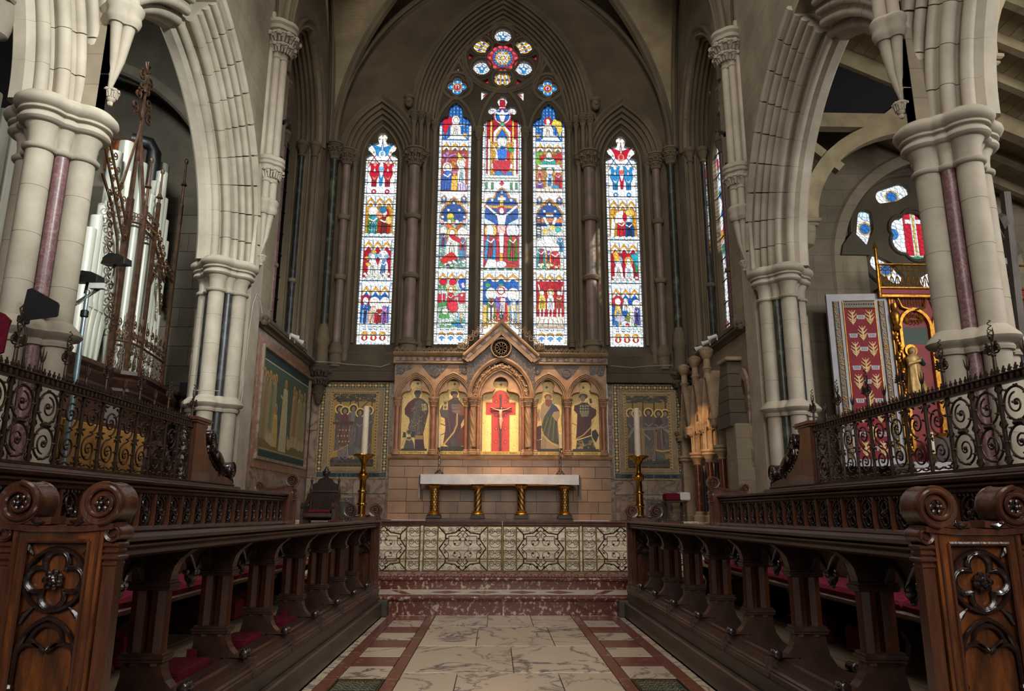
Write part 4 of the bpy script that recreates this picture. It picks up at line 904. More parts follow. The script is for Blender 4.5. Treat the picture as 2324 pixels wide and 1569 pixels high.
def mid_light():
    r = base_light(47, 218, 785)
    r.rect(-47, 215, 47, 440, Wh); r.poly([(-30, 262), (-8, 250), (-6, 226), (6, 226), (8, 250), (30, 262), (37, 280), (37, 395), (-37, 395), (-37, 280)], Rd)
    m = (abs(r.X) < 40) & (r.Y < 395); r.cells(6, .35, 2, m)
    r.ell(0, 262, 18, 13, Bl); r.ring(0, 262, 18, 2.6, '#d8e0e8'); r.poly([(-26, 250), (-6, 256), (0, 248), (6, 256), (26, 250), (8, 262), (3, 276), (-3, 276), (-8, 262)], Wh)
    r.poly([(-28, 330), (-28, 262), (-24, 262), (-24, 330)], '#f0d050'); r.poly([(24, 330), (24, 262), (28, 262), (28, 330)], '#f0d050')
    r.poly([(-20, 322), (-20, 300), (0, 280), (20, 300), (20, 322)], Wh); r.poly([(-17, 320), (-14, 304), (0, 286), (14, 304), (17, 320)], Go); r.poly([(-13, 320), (-11, 308), (0, 292), (11, 308), (13, 320)], Bl); r.poly([(-8, 284), (0, 276), (8, 284)], '#3f9a60')
    r.rect(-28, 322, 28, 400, '#e0a03a'); r.cells(6, .3, 3, (abs(r.X) < 28) & (r.Y > 324) & (r.Y < 398))
    for t in (-1, 1): r.poly([(t*28, 316), (t*33, 316), (t*33, 400), (t*28, 400)], Wh)
    r.ell(0, 322, 12, 12, '#dce8f4'); fig(r, 0, 314, 372, 32, Fl, '#f6f0e0', Bl); r.poly([(-12, 338), (12, 338), (9, 362), (-9, 362)], '#2a70c8'); r.ell(0, 322, 5, 7, Wh)
    r.poly([(12, 340), (20, 344), (18, 366), (10, 362)], Rd); r.ell(22, 340, 7, 6, '#2f9a4a'); r.line([(22, 326), (22, 336)], 1.4, Go); r.line([(18, 330), (26, 330)], 1.4, Go); r.line([(-14, 344), (-20, 330)], 3.6, Fl)
    r.poly([(-26, 372), (26, 372), (24, 382), (-24, 382)], '#f4dce0'); r.poly([(-22, 364), (22, 364), (18, 382), (10, 400), (-12, 400), (-20, 386)], Rd); r.poly([(-20, 398), (-10, 386), (4, 392), (24, 388), (26, 404), (-16, 404)], '#2a78b8'); r.line([(-20, 366), (8, 396)], 3, '#e04050')
    r.rect(-40, 398, 40, 408, '#f0eee0')
    for k in range(26): r.ell(-38+k*3, 404, 1.1, 1.1, '#4a7a5a')
    r.rect(-40, 408, 40, 430, Wh)
    for c in (-36, -22, 22, 34): r.rect(c-3, 414, c+3, 430, '#4a8a58')
    r.poly([(-6, 416), (0, 410), (6, 416), (0, 422)], Rd)
    # crucifixion
    r.poly([(-40, 470), (-34, 450), (-20, 448), (-14, 436), (0, 424), (14, 436), (20, 448), (34, 450), (40, 470)], Go); r.poly([(-38, 470), (-32, 453), (-17, 451), (-11, 438), (0, 428), (11, 438), (17, 451), (32, 453), (38, 470), (40, 512), (-40, 512)], '#1a56a8')
    m = (abs(r.X) < 40) & (r.Y > 428) & (r.Y < 512) & (r.id > 0); r.cells(6, .35, 8, m)
    for x_, y_ in ((-22, 454), (22, 454), (0, 436)): r.ell(x_, y_, 3.4, 3.4, '#bfe0f8')
    r.rect(-40, 466, 40, 473, '#d09038'); r.rect(-4, 444, 4, 480, '#e0b040'); r.rect(-9, 448, 9, 454, Wh)
    r.rect(-41, 512, 41, 608, '#c83040'); r.cells(6, .4, 9, (abs(r.X) < 41) & (r.Y > 512) & (r.Y < 608))
    for t in (-1, 1): r.poly([(t*40, 495), (t*20, 505), (t*12, 512), (t*20, 520), (t*40, 508)], '#cfe4f0'); r.line([(t*34, 468), (t*18, 482), (t*6, 490)], 5, Wh)
    r.ell(0, 477, 9, 9, Rd); r.ell(0, 479, 5, 7, Wh); r.poly([(-11, 488), (11, 488), (7, 512), (9, 522), (-9, 522), (-7, 512)], Wh); r.poly([(-10, 512), (10, 512), (8, 530), (-9, 528)], '#f0b8b0'); r.poly([(-6, 528), (6, 528), (4, 574), (-3, 576)], Wh); r.rect(-4, 574, 4, 598, '#d0a038')
    fig(r, -25, 512, 590, 26, '#2f88b8', '#e8c060', '#a03040'); r.poly([(-34, 516), (-26, 510), (-18, 518), (-18, 532), (-34, 534)], '#f4f8fc'); fig(r, 26, 510, 592, 24, '#3f7a28', '#dce8f4', '#c04030'); r.ell(26, 518, 7, 9, Wh)
    r.poly([(-38, 608), (-30, 588), (-12, 590), (-6, 608)], '#fbf4ea'); r.poly([(8, 596), (38, 600), (40, 608), (8, 608)], '#b04030'); r.ell(0, 600, 12, 8, '#e8dce8')
    for k in range(12): r.ell(-36+k*6.5, 611, 4.4, 3, ['#4a8a58', '#e8f0e0', '#3f9a90'][k % 3])
    # lowest scene
    canopy(r, -40, 40, 618, 642, 3, under=Bl); r.rect(-40, 640, 40, 745, Bl); r.cells(7, .3, 6, (abs(r.X) < 40) & (r.Y > 640) & (r.Y < 690)); r.rect(-40, 692, 40, 745, '#e8b048')
    for k in range(4): r.rect(-40, 696+k*12, 40, 698+k*12, '#f8ead0')
    for c, kk in ((-30, '#4aa050'), (0, '#4a8a60')): r.ell(c, 644, 9, 8, '#1a5aa0'); r.ell(c, 648, 6, 5, kk)
    fig(r, -22, 656, 728, 20, '#4f8a2a', Fl, '#a02a4a'); fig(r, 2, 652, 730, 26, '#c8283a', '#f4e8ea', '#f4f0fa'); r.ring(0, 660, 8, 2, '#d8203a'); r.poly([(-10, 676), (0, 690), (-8, 706), (-14, 690)], '#8060b0'); fig(r, 28, 656, 736, 18, '#8ab0d8', Fl, '#d8e4f0'); r.rect(22, 690, 34, 706, '#d8c8a0'); r.rect(20, 724, 36, 760, '#a8b8c8')
    for t in (-26, -18, 26): r.line([(t, 700), (t, 742)], 4, Fl)
    r.rect(-40, 742, 40, 786, Wh)
    border(r, 47, 280, 785); r.cells(9, .07, 5); r.leads(); return r
def put_glass(r, win, cx, xc, y0, y1, rows, Y=YG):
    n = len(rows)-1
    for k in range(n):
        i0, i1 = int((rows[k]-r.y0)*r.res), int((rows[k+1]-r.y0)*r.res)
        r.obj(lambda x, y: (cx+x*SX, Y, rowz(y, xc)), 'glass_panel', 'stained_glass', win, max(0, i0), i1)
        if k:
            z = rowz(rows[k], xc); G().box(cx+r.x0*SX, cx+r.x1*SX, Y-.022, Y-.008, z-.008, z+.008).obj('saddle_bar', 'lead', win, smooth=False)
def rows(y0, y1, st, n): return [y0]+[st+(y1-st)*k/n for k in range(n)]+[y1+2]
w4, w5, w3 = bpy.data.objects['window_4'], bpy.data.objects['window_5'], gw
put_glass(side_light(-1), w4, XM-XL, 869, 302, 786, rows(302, 786, 366, 17))
put_glass(side_light(1), w5, XM+XL, 869, 302, 786, rows(302, 786, 366, 17))
put_glass(inner_light(-1), w3, XM-1.13, 1140, 236, 785, rows(236, 785, 285, 20))
put_glass(inner_light(1), w3, XM+1.13, 1140, 236, 785, rows(236, 785, 285, 20))
put_glass(mid_light(), w3, XM, 1140, 218, 785, rows(218, 785, 262, 21))
# the rose: painted in centimetres about its middle
r = Ras(-90, -90, 90, 90, Wh, 1.)
for k in range(6):
    a = PI/2+k*PI/3; c = (60*math.cos(a), -60*math.sin(a))
    if k in (1, 3, 5):      # rays of gold and white
        for j in range(-5, 6):
            b = a+j*.085; r.poly([(38*math.cos(b-.04), -38*math.sin(b-.04)), (38*math.cos(b+.04), -38*math.sin(b+.04)), (84*math.cos(b+.04), -84*math.sin(b+.04)), (84*math.cos(b-.04), -84*math.sin(b-.04))], '#e8a838' if j % 2 else Wh)
        for j in range(-4, 5, 2): b = a+j*.085; r.ell(62*math.cos(b), -62*math.sin(b), 3.2, 3.2, '#2a5ca8')
    else:
        for j in range(14): b = 2*PI*j/14; r.ell(c[0]+16*math.cos(b), c[1]+15*math.sin(b), 3.6, 3.6, '#f2f6fa')
        r.poly([(c[0]-14, c[1]-6), (c[0]-3, c[1]-3), (c[0], c[1]-12), (c[0]+3, c[1]-3), (c[0]+14, c[1]-6), (c[0]+6, c[1]+4), (c[0]+4, c[1]+13), (c[0]-4, c[1]+13), (c[0]-6, c[1]+4)], '#2f8ac8'); r.ell(c[0], c[1], 4, 4, Wh)
for k in range(6):
    a = PI/2+PI/6+k*PI/3; r.ell(79*math.cos(a), -79*math.sin(a), 7, 7, Rd)
r.ell(0, 0, 42, 42, Wh); r.ell(0, 0, 40, 40, Rd)
for k in range(14): a = 2*PI*k/14; r.ell(32*math.cos(a), 32*math.sin(a), 5, 5, '#e05a58')
for k in range(14): a = 2*PI*(k+.5)/14; r.ell(34*math.cos(a), 34*math.sin(a), 2, 2, '#8a2a6a')
r.ell(0, 0, 25, 25, Lb)
for k in range(20): a = 2*PI*k/20; r.ell(22.5*math.cos(a), 22.5*math.sin(a), 2.6, 2.6, Bl)
r.ell(0, 0, 19, 19, Go)
for k in range(2):
    for j in range(3):
        a, b = PI/2+k*PI+2*PI*j/3, PI/2+k*PI+2*PI*(j+1)/3; r.line([(17*math.cos(a), -17*math.sin(a)), (17*math.cos(b), -17*math.sin(b))], 3.2, Wh)
r.ell(0, 0, 5, 5, '#f4d890'); r.cells(7, .12, 3); r.leads(k=.85)
r.obj(lambda x, y: (RC[0]+x/100, YG+.002, RC[1]-y/100), 'glass_panel', 'stained_glass', gw)
for s, L_ in ((-1, 'A'), (1, 'O')):
    r = Ras(-25, -25, 25, 25, '#f2efe6', 1.)
    for k in range(4): a = k*PI/2; r.ell(13*math.cos(a), 13*math.sin(a), 8.5, 8.5, '#2a7cc8'); r.ell(14*math.cos(a), 14*math.sin(a), 3, 3, '#a8d4ee')
    r.ell(0, 0, 11, 11, '#e8a838'); r.ell(0, 0, 8.8, 8.8, '#b0182c')
    if L_ == 'A': r.line([(-5, -5.5), (5, -5.5)], 1.6, Wh).line([(-3.5, -5), (-4, 6)], 1.8, Wh).line([(3.5, -5), (4, 6)], 1.8, Wh).line([(-3, 0), (3, 0)], 1.6, Wh)
    else: r.ring(0, -1, 4.4, 1.8, Wh); r.rect(-1.6, 1, 1.6, 6, '#b0182c'); r.line([(-5.5, 5), (-1.8, 5)], 1.7, Wh).line([(1.8, 5), (5.5, 5)], 1.7, Wh)
    r.leads(); r.obj(lambda x, y: (XM+s*1.11+x/100, YG, 11.50-y/100), 'glass_panel', 'stained_glass', gw)
    r = Ras(-12, -16, 12, 16, Wh, .8); r.ell(0, 0, 5, 5, Rd); r.leads(); r.obj(lambda x, y: (XM+s*.43+x/100, YG, 11.26-y/100), 'glass_panel', 'stained_glass', gw)
r = Ras(-9, -9, 9, 9, Wh, 1); r.ell(0, 2, 2.5, 2.5, '#3f8ac8'); r.leads(); r.obj(lambda x, y: (XM-1.10+x/100, YG, 11.96-y/100), 'glass_panel', 'stained_glass', gw)
# ---- shafts of the east wall
def shaft(par, x, y, r, m, z0, z1, rings=(), cap=.34, base=.3, fol=True):
    G().lathe((x, y, 0), [(r, z0+base), (r, z1-cap)], 16).obj('shaft', m, par)
    b = r
    G().lathe((x, y, z0), [(b*1.5, 0), (b*1.5, base*.5), (b*1.75, base*.55), (b*1.8, base*.65), (b*1.45, base*.75), (b*1.5, base*.85), (b*1.1, base*.95), (b, base)], 16).obj('shaft_base', 'wall_stone', par)
    if cap:
        g = G().lathe((x, y, z1-cap), [(b, 0), (b*1.3, .02), (b*1.3, .05), (b*1.02, .07), (b*1.15, cap*.5), (b*1.7, cap*.78), (b*1.9, cap*.8), (b*1.9, cap*.86), (b*1.7, cap*.88), (b*2.05, cap*.92), (b*2.05, cap), (b*1.6, cap+.02)], 16)
        if fol: foliage(g, (x, y, z1-cap+.05), b*1.25, cap*.66, 9, 2, int(abs(x)*10))
        g.obj('shaft_capital', 'wall_stone', par)
    for z in rings: G().lathe((x, y, z), [(r, -.07), (r*1.35, -.06), (r*1.5, -.03), (r*1.6, .0), (r*1.5, .03), (r*1.2, .055), (r, .06)], 16).obj('shaft_ring', 'wall_stone', par)
mat('shaft_stone', '#877268', '#6b594f', '#79655b', scale=3, rough=.5, bump=.05)
for s in (-1, 1):
    c = lambda x: XM+s*x
    shaft(EW, c(2.02), 15.5, .125, 'shaft_stone', 4.68, 9.52, (6.45, 7.86), .42, .34)
    shaft(EW, c(1.80), 15.6, .05, 'wall_stone', 4.72, 9.52, (), .30, .26); shaft(EW, c(2.2), 15.58, .05, 'wall_stone', 4.72, 9.5, (), .36, .26)
    shaft(EW, c(1.60), 15.74, .045, 'wall_stone', 4.9, 10.42, (), .28, .2)
    shaft(EW, c(1.90), 15.5, .05, 'wall_stone', 9.5, 10.5, (), .30, .12); shaft(EW, c(2.07), 15.5, .05, 'wall_stone', 9.5, 10.5, (), .30, .12); shaft(EW, c(1.75), 15.6, .04, 'wall_stone', 9.5, 10.5, (), .30, .12)
    shaft(EW, c(3.58), 15.5, .09, 'shaft_stone', 4.36, 9.5, (6.4, 7.82), .40, .55)
    shaft(EW, c(3.40), 15.55, .045, 'wall_stone', 4.5, 9.5, (), .36, .5)
    shaft(EW, s*3.88, 15.42, .085, 'green_marble', 4.34, 9.62, (), .42, .95)
    g = G(); foliage(g, (s*3.92, 15.46, 3.95), .17, .36, 9, 2, 5); g.lathe((s*3.92, 15.48, 0), [(.04, 3.55), (.1, 3.7), (.14, 4.1), (.22, 4.28), (.24, 4.36), (.2, 4.4)], 12); foliage(g, (s*3.92, 15.48, 3.62), .08, .25, 6, 1, 6); g.obj('corner_corbel', 'dark_stone', EW)
    g = G(); g.ball((XM+s*2.20, 15.42, 10.72), .13, 10, 8, (.8, .8, 1.1)); g.ball((XM+s*2.2, 15.32, 10.70), .045, 6, 5); g.ball((XM+s*2.2, 15.40, 10.84), .12, 9, 6, (1.1, 1, .6)); g.obj('carved_head', 'wall_stone', EW)
# ---- vault
VA, VH, VS = 3.95, 4.86, 9.7
VR = (VA*VA+VH*VH)/(2*VA); VEc = VR-VA
def vz(x): x = min(abs(x), VA); return VS+math.sqrt(max(VR**2-(x+VEc)**2, 0))
CE = struct('ceiling', (0, 8, 14))
def bay(ya, yb, boards):
    ym = (ya+yb)/2; hl = (yb-ya)/2
    ts = [(1-math.cos(i/26*PI/2))*1.0 for i in range(27)]
    Xs = [VA*(1-t) for t in ts]
    for s in (-1, 1):
        for side in (-1, 1):
            g = G()
            for i in range(26):
                x0, x1 = Xs[i], Xs[i+1]; y0, y1 = ym+side*hl*x0/VA, ym+side*hl*x1/VA; z0, z1 = vz(x0), vz(x1); we = ym+side*hl
                g.add([(s*x0, y0, z0), (s*x1, y1, z1), (s*x1, we, z1), (s*x0, we, z0)], [(0, 1, 2, 3)])
                n = 3 if boards else 1
                for k in range(n):
                    a, b = k/n+.03/n, (k+1)/n-.03/n
                    xa, xb = x0+(x1-x0)*a, x0+(x1-x0)*b; za, zb = vz(xa), vz(xb); yaa, ybb = ym+side*hl*xa/VA, ym+side*hl*xb/VA
                    if boards and za < 14.4: G().add([(s*xa, yaa, za), (s*xb, ybb, zb), (s*(XW+.02), ybb, zb), (s*(XW+.02), yaa, za), (s*xa, yaa, za+.02), (s*xb, ybb, zb+.02), (s*(XW+.02), ybb, zb+.02), (s*(XW+.02), yaa, za+.02)], [(0, 1, 2, 3), (4, 5, 6, 7), (0, 1, 5, 4), (1, 2, 6, 5), (2, 3, 7, 6), (3, 0, 4, 7)]).obj('ceiling_board', 'ceiling_board', CE, smooth=False)
                    else: g.add([(s*xa, yaa, za), (s*xb, ybb, zb), (s*(XW+.1), ybb, zb), (s*(XW+.1), yaa, za)], [(0, 1, 2, 3)])
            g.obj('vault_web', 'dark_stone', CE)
            # ribs
            path = [(s*x, ym+side*hl*x/VA, vz(x)) for x in Xs]
            g = G(); g.tube([(p[0]-s*.03, p[1]-side*.03, p[2]-.03) for p in path], .085, 8); g.tube([(p[0]-s*.07, p[1]+side*.02, p[2]-.06) for p in path], .04, 6); g.tube([(p[0]+s*.03, p[1]-side*.07, p[2]-.06) for p in path], .04, 6); g.obj('diagonal_rib', 'wall_stone', CE)
            g = G(); g.tube([(s*(XW-.05), ym+side*hl*x/VA, vz(x)-.06) for x in Xs], .07, 6); g.tube([(s*(XW-.1), ym+side*(hl*x/VA-.1), vz(x)-.1) for x in Xs], .05, 6); g.obj('wall_rib', 'wall_stone', CE)
            for rr_, o1, o2 in ((.07, .06, .05), (.05, .14, .1)):
                g = G(); g.tube([(s*(x-o1*.5), ym+side*(hl-o1), vz(x)-o2) for x in Xs], rr_, 7); g.obj('transverse_rib', 'wall_stone', CE)
bay(11.42, 15.5, True); bay(6.62, 11.42, False); bay(1.8, 6.62, False); bay(-3, 1.8, False)
# ---- nave shell behind the camera
NV = struct('wall_front', (0, -12, 0))
G().box(-9, 9, -12.3, -12, 0, 16).obj('west_wall', 'aisle_stone', NV)
for s in (-1, 1): G().box(s*9, s*9.3, -12, -3, 0, 16).obj('nave_wall', 'aisle_stone', NV)
G().box(-9, 9, -12, -2.9, 15.5, 15.8).obj('nave_ceiling', 'ceiling_board', NV)
for s in (-1, 1): G().box(s*4.7, s*9, -3.2, -3, 0, 16).obj('nave_wall', 'aisle_stone', NV)
G().box(-4.8, 4.8, -3.2, -3, 14, 16).obj('nave_wall', 'aisle_stone', NV)
# ================================================================== LOWER EAST WALL, REREDOS, ALTAR
XR = -.02
# marble dado either side of the reredos
for s in (-1, 1):
    rows_ = [1.15, 1.32, 1.72, 2.02, 4.06, 4.12]
    G().box(s*2.3, s*4.1, YE+.02, YE+.2, 1.1, 4.4).obj('dado_core', 'plinth_stone', EW)
    xs = [2.30, 2.42, 3.10, 3.88, 4.09]
    for k in range(4):
        a, b = xs[k], xs[k+1]
        for z0, z1 in ((1.155, 1.68), (1.69, 1.99), (4.06, 4.15)) if k in (1, 2) else ((1.155, 2.0), (2.01, 3.0), (3.01, 4.15)):
            G().box(s*a, s*(b-.006), YE, YE+.04, z0, z1, .004).obj('marble_slab', 'veined_alabaster', EW, smooth=False)
    for a, b in ((2.50, 2.90), (3.06, 3.62)):
        z0, z1 = 1.16, 1.60
        m = 'pink_marble' if a < 2.7 else 'mosaic_inlay'
        G().box(s*a, s*b, YE-.015, YE+.01, z0, z1, .008).obj('inlaid_panel', m, EW, smooth=False)
        if m == 'mosaic_inlay': G().box(s*(a+.09), s*(b-.09), YE-.022, YE, z0+.05, z1-.08).obj('inlaid_panel', 'green_marble', EW, smooth=False)
        else: G().box(s*(a+.05), s*(b-.05), YE-.02, YE, z0+.04, z1-.05).obj('inlaid_panel', 'veined_alabaster', EW, smooth=False)
    # mosaic of angels with its frame
    cx = s*3.15; z0, z1, hw = 2.01, 4.04, .745
    t = thing('mosaic_panel', (cx, YE-.03, z0), ('gold mosaic panel of robed angels making music, in a blue border left of the reredos' if s < 0 else 'gold mosaic panel of angels holding a scroll, in a blue border right of the reredos'), 'mosaic')
    G().box(cx-hw-.03, cx+hw+.03, YE-.012, YE+.01, z0-.03, z1+.03, .006).obj('backing', 'veined_alabaster', t, smooth=False)
    g = G()
    for (a, b, c, d) in ((-hw, hw, z1-.125, z1), (-hw, hw, z0, z0+.125), (-hw, -hw+.125, z0+.125, z1-.125), (hw-.125, hw, z0+.125, z1-.125)): g.box(cx+a, cx+b, YE-.024, YE-.01, c, d)
    g.obj('border', 'mosaic_blue', t, smooth=False)
    g = G(); F = lambda a, b, c, d: g.box(cx+a, cx+b, YE-.030, YE-.02, c, d)
    for e in (0, .115): F(-hw+e, hw-e, z1-e-.009, z1-e); F(-hw+e, hw-e, z0+e, z0+e+.009); F(-hw+e, -hw+e+.009, z0+e, z1-e); F(hw-e-.009, hw-e, z0+e, z1-e)
    k = 0
    for zz in np.arange(z0+.125, z1-.125, .127):
        for sx in (-1, 1):
            c = sx*(hw-.062); F(c-.055, c+.055, zz, zz+.008); F(c-.004, c+.004, zz, zz+.127)
            g.add([(cx+c+p, YE-.031, zz+.066+q) for p, q in ((-.034, 0), (0, -.034), (.034, 0), (0, .034))], [(0, 1, 2, 3)])
    for xx in np.arange(-hw+.125, hw-.13, .124):
        for zc in ((z1-.062, z0+.062) if s == 0 else (z1-.062,)):
            F(xx, xx+.008, zc-.055, zc+.055); F(xx, xx+.124, zc-.004, zc+.004); g.add([(cx+xx+.062+p, YE-.031, zc+q) for p, q in ((-.034, 0), (0, -.034), (.034, 0), (0, .034))], [(0, 1, 2, 3)])
    g.obj('border_pattern', 'gold_mosaic', t, smooth=False, kind='stuff')
    G().box(cx-hw+.13, cx+hw-.13, YE-.03, YE-.01, z0+.13, z1-.13, .012).obj('inner_frame', 'alabaster_gable', t)
    # painting in the pixels of a 3.73x enlargement
    r = Ras(118, 112, 540, 762, '#a4803c', .5) if s < 0 else Ras(110, 122, 520, 772, '#94743a', .5)
    X0, X1, Ya, Yb = r.x0, r.x1, r.y0, r.y1; q = random.Random(31+s)
    def tree(x, y0, y1, w_):
        r.poly([(x-w_, y1), (x-w_*.5, y0), (x+w_*.5, y0), (x+w_, y1)], '#33291e')
        for k in range(44): r.ell(x+q.uniform(-60, 60), y0+q.uniform(-34, 40), q.uniform(8, 20), q.uniform(5, 10), q.choice(['#262219', '#3a3326', '#4a4132', '#2c281e']))
    def angel(x, y, w_, yb, robe, under, halo='#e8c468', hd=26):
        r.ell(x-w_*.75, y+70, w_*.4, 62, '#5c4a42'); r.ell(x+w_*.75, y+70, w_*.4, 62, '#6a5a50')
        r.ell(x, y, hd*1.6, hd*1.6, halo); r.ell(x, y, hd*1.2, hd*1.2, '#2a2018')
        r.ell(x, y-3, hd*.95, hd*1.02, '#3a2a20'); r.ell(x, y+4, hd*.62, hd*.8, '#8d735c')
        r.poly([(x-w_*.6, y+hd+16), (x-8, y+hd-4), (x+8, y+hd-4), (x+w_*.6, y+hd+16), (x+w_*.8, y+hd+90), (x+w_*.9, yb), (x-w_*.9, yb), (x-w_*.8, y+hd+90)], robe)
        r.poly([(x-w_*.9, yb), (x-w_*.7, yb-120), (x+w_*.2, yb-90), (x+w_*.8, yb-130), (x+w_*1.0, yb)], under)
        for k in range(7): a = x-w_*.7+k*w_*.23; r.line([(x-w_*.35+k*w_*.12, y+110), (a, yb-4)], 3, '#2c2420', False); r.line([(x-w_*.30+k*w_*.12, y+120), (a+6, yb-10)], 2, '#8a7c72', False)
        r.line([(x-w_*.6, y+96), (x, y+118), (x+w_*.6, y+96)], 11, '#8a7360')
    for x in (205, 290, 480, 360) if s < 0 else (190, 280, 375, 475): tree(x, 165, 420, 9)
    if s < 0:
        for a, b in (((330, 215), (470, 150)), ((370, 280), (500, 150)), ((430, 400), (520, 270))): r.line([a, b], 9, '#4a3a2c')
        angel(320, 265, 40, 660, '#7a7478', '#5a565c'); angel(200, 270, 34, 620, '#5c3f3c', '#6a5f5c'); angel(455, 280, 42, 690, '#4a4846', '#6e5a50'); angel(380, 300, 40, 700, '#56524f', '#7b6f68')
        angel(248, 285, 50, 690, '#6b2c2c', '#837a75')
        for k in range(16): r.ell(200+(k % 4)*27+(k//4 % 2)*12, 400+(k//4)*48, 7, 7, '#c8963c')
        r.poly([(145, 380), (330, 372), (330, 400), (250, 412), (150, 398)], '#4b382a')
        r.line([(160, 640), (220, 610), (290, 570)], 5, '#c8963c'); r.line([(310, 680), (360, 695), (410, 660), (460, 600), (480, 560)], 5, '#c09a50')
    else:
        angel(172, 295, 34, 640, '#5a4a44', '#5d5550'); angel(470, 300, 34, 640, '#54504c', '#5d5955')
        angel(220, 300, 42, 690, '#4c5260', '#5c606c'); angel(325, 290, 48, 690, '#4f473f', '#75655a'); angel(412, 300, 46, 700, '#4a2e32', '#4d5450')
        r.line([(150, 500), (190, 430), (280, 430), (360, 428), (440, 420), (500, 460)], 20, '#8d8478'); r.line([(280, 470), (330, 520)], 14, '#8d8478')
        for k in range(20): r.rect(200+k*14, 422, 206+k*14, 432, '#3a322a')
        r.line([(380, 610), (430, 620), (490, 610)], 12, '#c89a40'); r.line([(385, 460), (380, 600)], 8, '#a88040'); r.line([(430, 440), (432, 600)], 6, '#a88040')
    r.rect(X0, Yb-42-(30), X1, Yb-34, '#332a24')
    for k in range(60): r.ell(q.uniform(X0+30, X1-30), q.uniform(Yb-90, Yb-45), 12, 6, q.choice(['#3d342b', '#4c4135', '#2c2620']))
    e = 16
    for (a, b, c, d) in ((X0, X1, Ya, Ya+e*1.6), (X0, X1, Yb-8, Yb), (X0, X0+e*1.5, Ya, Yb), (X1-e*1.5, X1, Ya, Yb)): r.rect(a, c, b, d, '#a78a50')
    for k in range(26):
        x = X0+8+k*(X1-X0-16)/25; r.rect(x-3, Ya+12, x+5, Ya+22, '#2a1f16')
        y = Ya+10+k*(Yb-Ya-20)/25; r.rect(X0+11, y, X0+20, y+9, '#2a1f16'); r.rect(X1-20, y, X1-11, y+9, '#2a1f16')
    r.rect(X0+24, Yb-38, X1-24, Yb-9, '#57472f'); r.grain(.22, 5)
    hx = .515; za, zb = 2.215, 3.86
    r.obj(lambda x, y: (cx+(x-(X0+X1)/2)/(X1-X0)*2*hx, YE-.036, zb-(y-Ya)/(Yb-Ya)*(zb-za)), 'picture', 'mosaic_paint', t)
    text('TV · OMNES · ANGELI · TIBI · CAELI · ET · POTESTATES' if s < 0 else 'TIBI · CHERVBIM · ET · SERAPHIM · INCESSABILI · VOCE · PROCLAMANT', .055, lambda u, v, d: (cx+u, YE-.040, za+.035+v), 'lettering', 'ink', t, .002, width=.86)
    text('AD · GLORIAM · DEI · ET · IN · MEMOR      M · CARR · WHITE' if s < 0 else 'CONIVX · FILIVS        ATQVE · AMANTISSIMI · 1889', .085, lambda u, v, d: (cx+u-.01, YE-.034, z0+.03+v), 'lettering', 'gold_mosaic', t, .002, width=1.18)
# mural on the left wall
fL = FYZ(-XW, -1)
mu = thing('mural', (-XW+.03, 13.7, 2.2), 'large faded mural of haloed figures and sheep in a red marble frame on left wall', 'mural')
def frame_ring(g, y0, y1, z0, z1, w_, d0, d1):
    for (a, b, c, d) in ((y0, y1, z0, z0+w_), (y0, y1, z1-w_, z1), (y0, y0+w_, z0+w_, z1-w_), (y1-w_, y1, z0+w_, z1-w_)): g.box(-XW+d0, -XW+d1, a, b, c, d)
g = G(); frame_ring(g, 11.98, 15.48, 2.02, 4.24, .2, 0, .02); g.obj('outer_frame', 'pink_marble', mu, smooth=False)
g = G(); frame_ring(g, 12.12, 15.36, 2.16, 4.10, .05, 0, .06); g.obj('moulded_frame', 'veined_alabaster', mu, smooth=False)
r = Ras(0, 0, 310, 180, '#455548', 1.1); q = random.Random(12)
r.rect(0, 0, 310, 16, '#1f3a3c'); r.rect(0, 16, 310, 18, '#b8ad8e'); r.rect(0, 168, 310, 180, '#1f3a3c'); r.rect(0, 164, 310, 167, '#8d8468'); r.rect(0, 140, 310, 164, '#6a5c40')
def man(x, y0, y1, w_, c, c2=None):
    h = y1-y0; w_ *= 1.35; r.ell(x, y0+7, 8, 9, '#b08850'); r.ell(x, y0+8, 4.2, 6, '#7d6248')
    r.poly([(x-w_*.28, y0+16), (x+w_*.28, y0+16), (x+w_*.45, y0+h*.6), (x+w_*.5, y1), (x-w_*.5, y1), (x-w_*.42, y0+h*.6)], c)
    for k in (-.3, -.1, .12, .3): r.line([(x+w_*k*.5, y0+26), (x+w_*k, y1-3)], 1.5, c2 or '#7d7050', False)
for i, (x, c) in enumerate(((18, '#8a876a'), (34, '#85694a'), (52, '#92835f'), (70, '#5d6b58'), (84, '#8a7f60'))): man(x, 32+i % 2*4, 150, 20, c)
man(96, 84, 158, 26, '#b79a5a'); man(148, 32, 162, 34, '#b3a682', '#8a7c58'); r.line([(140, 70), (122, 64)], 5, '#a89a72')
for i, (x, c) in enumerate(((206, '#a08a60'), (222, '#93694a'), (244, '#a39468'), (262, '#8d8a66'), (284, '#9a8c66'))): man(x, 34+i % 2*6, 150, 22, c)
for x in (60, 74, 190, 212, 232, 262, 286): r.ell(x, 142+q.uniform(-4, 8), 14, 10, '#a6967a'); r.ell(x-11, 136, 5, 6, '#948468')
r.grain(.07)
r.obj(lambda x, y: (-XW+.012, 12.17+x/310*3.14, 4.05-y/180*1.84), 'painting', 'painted', mu)
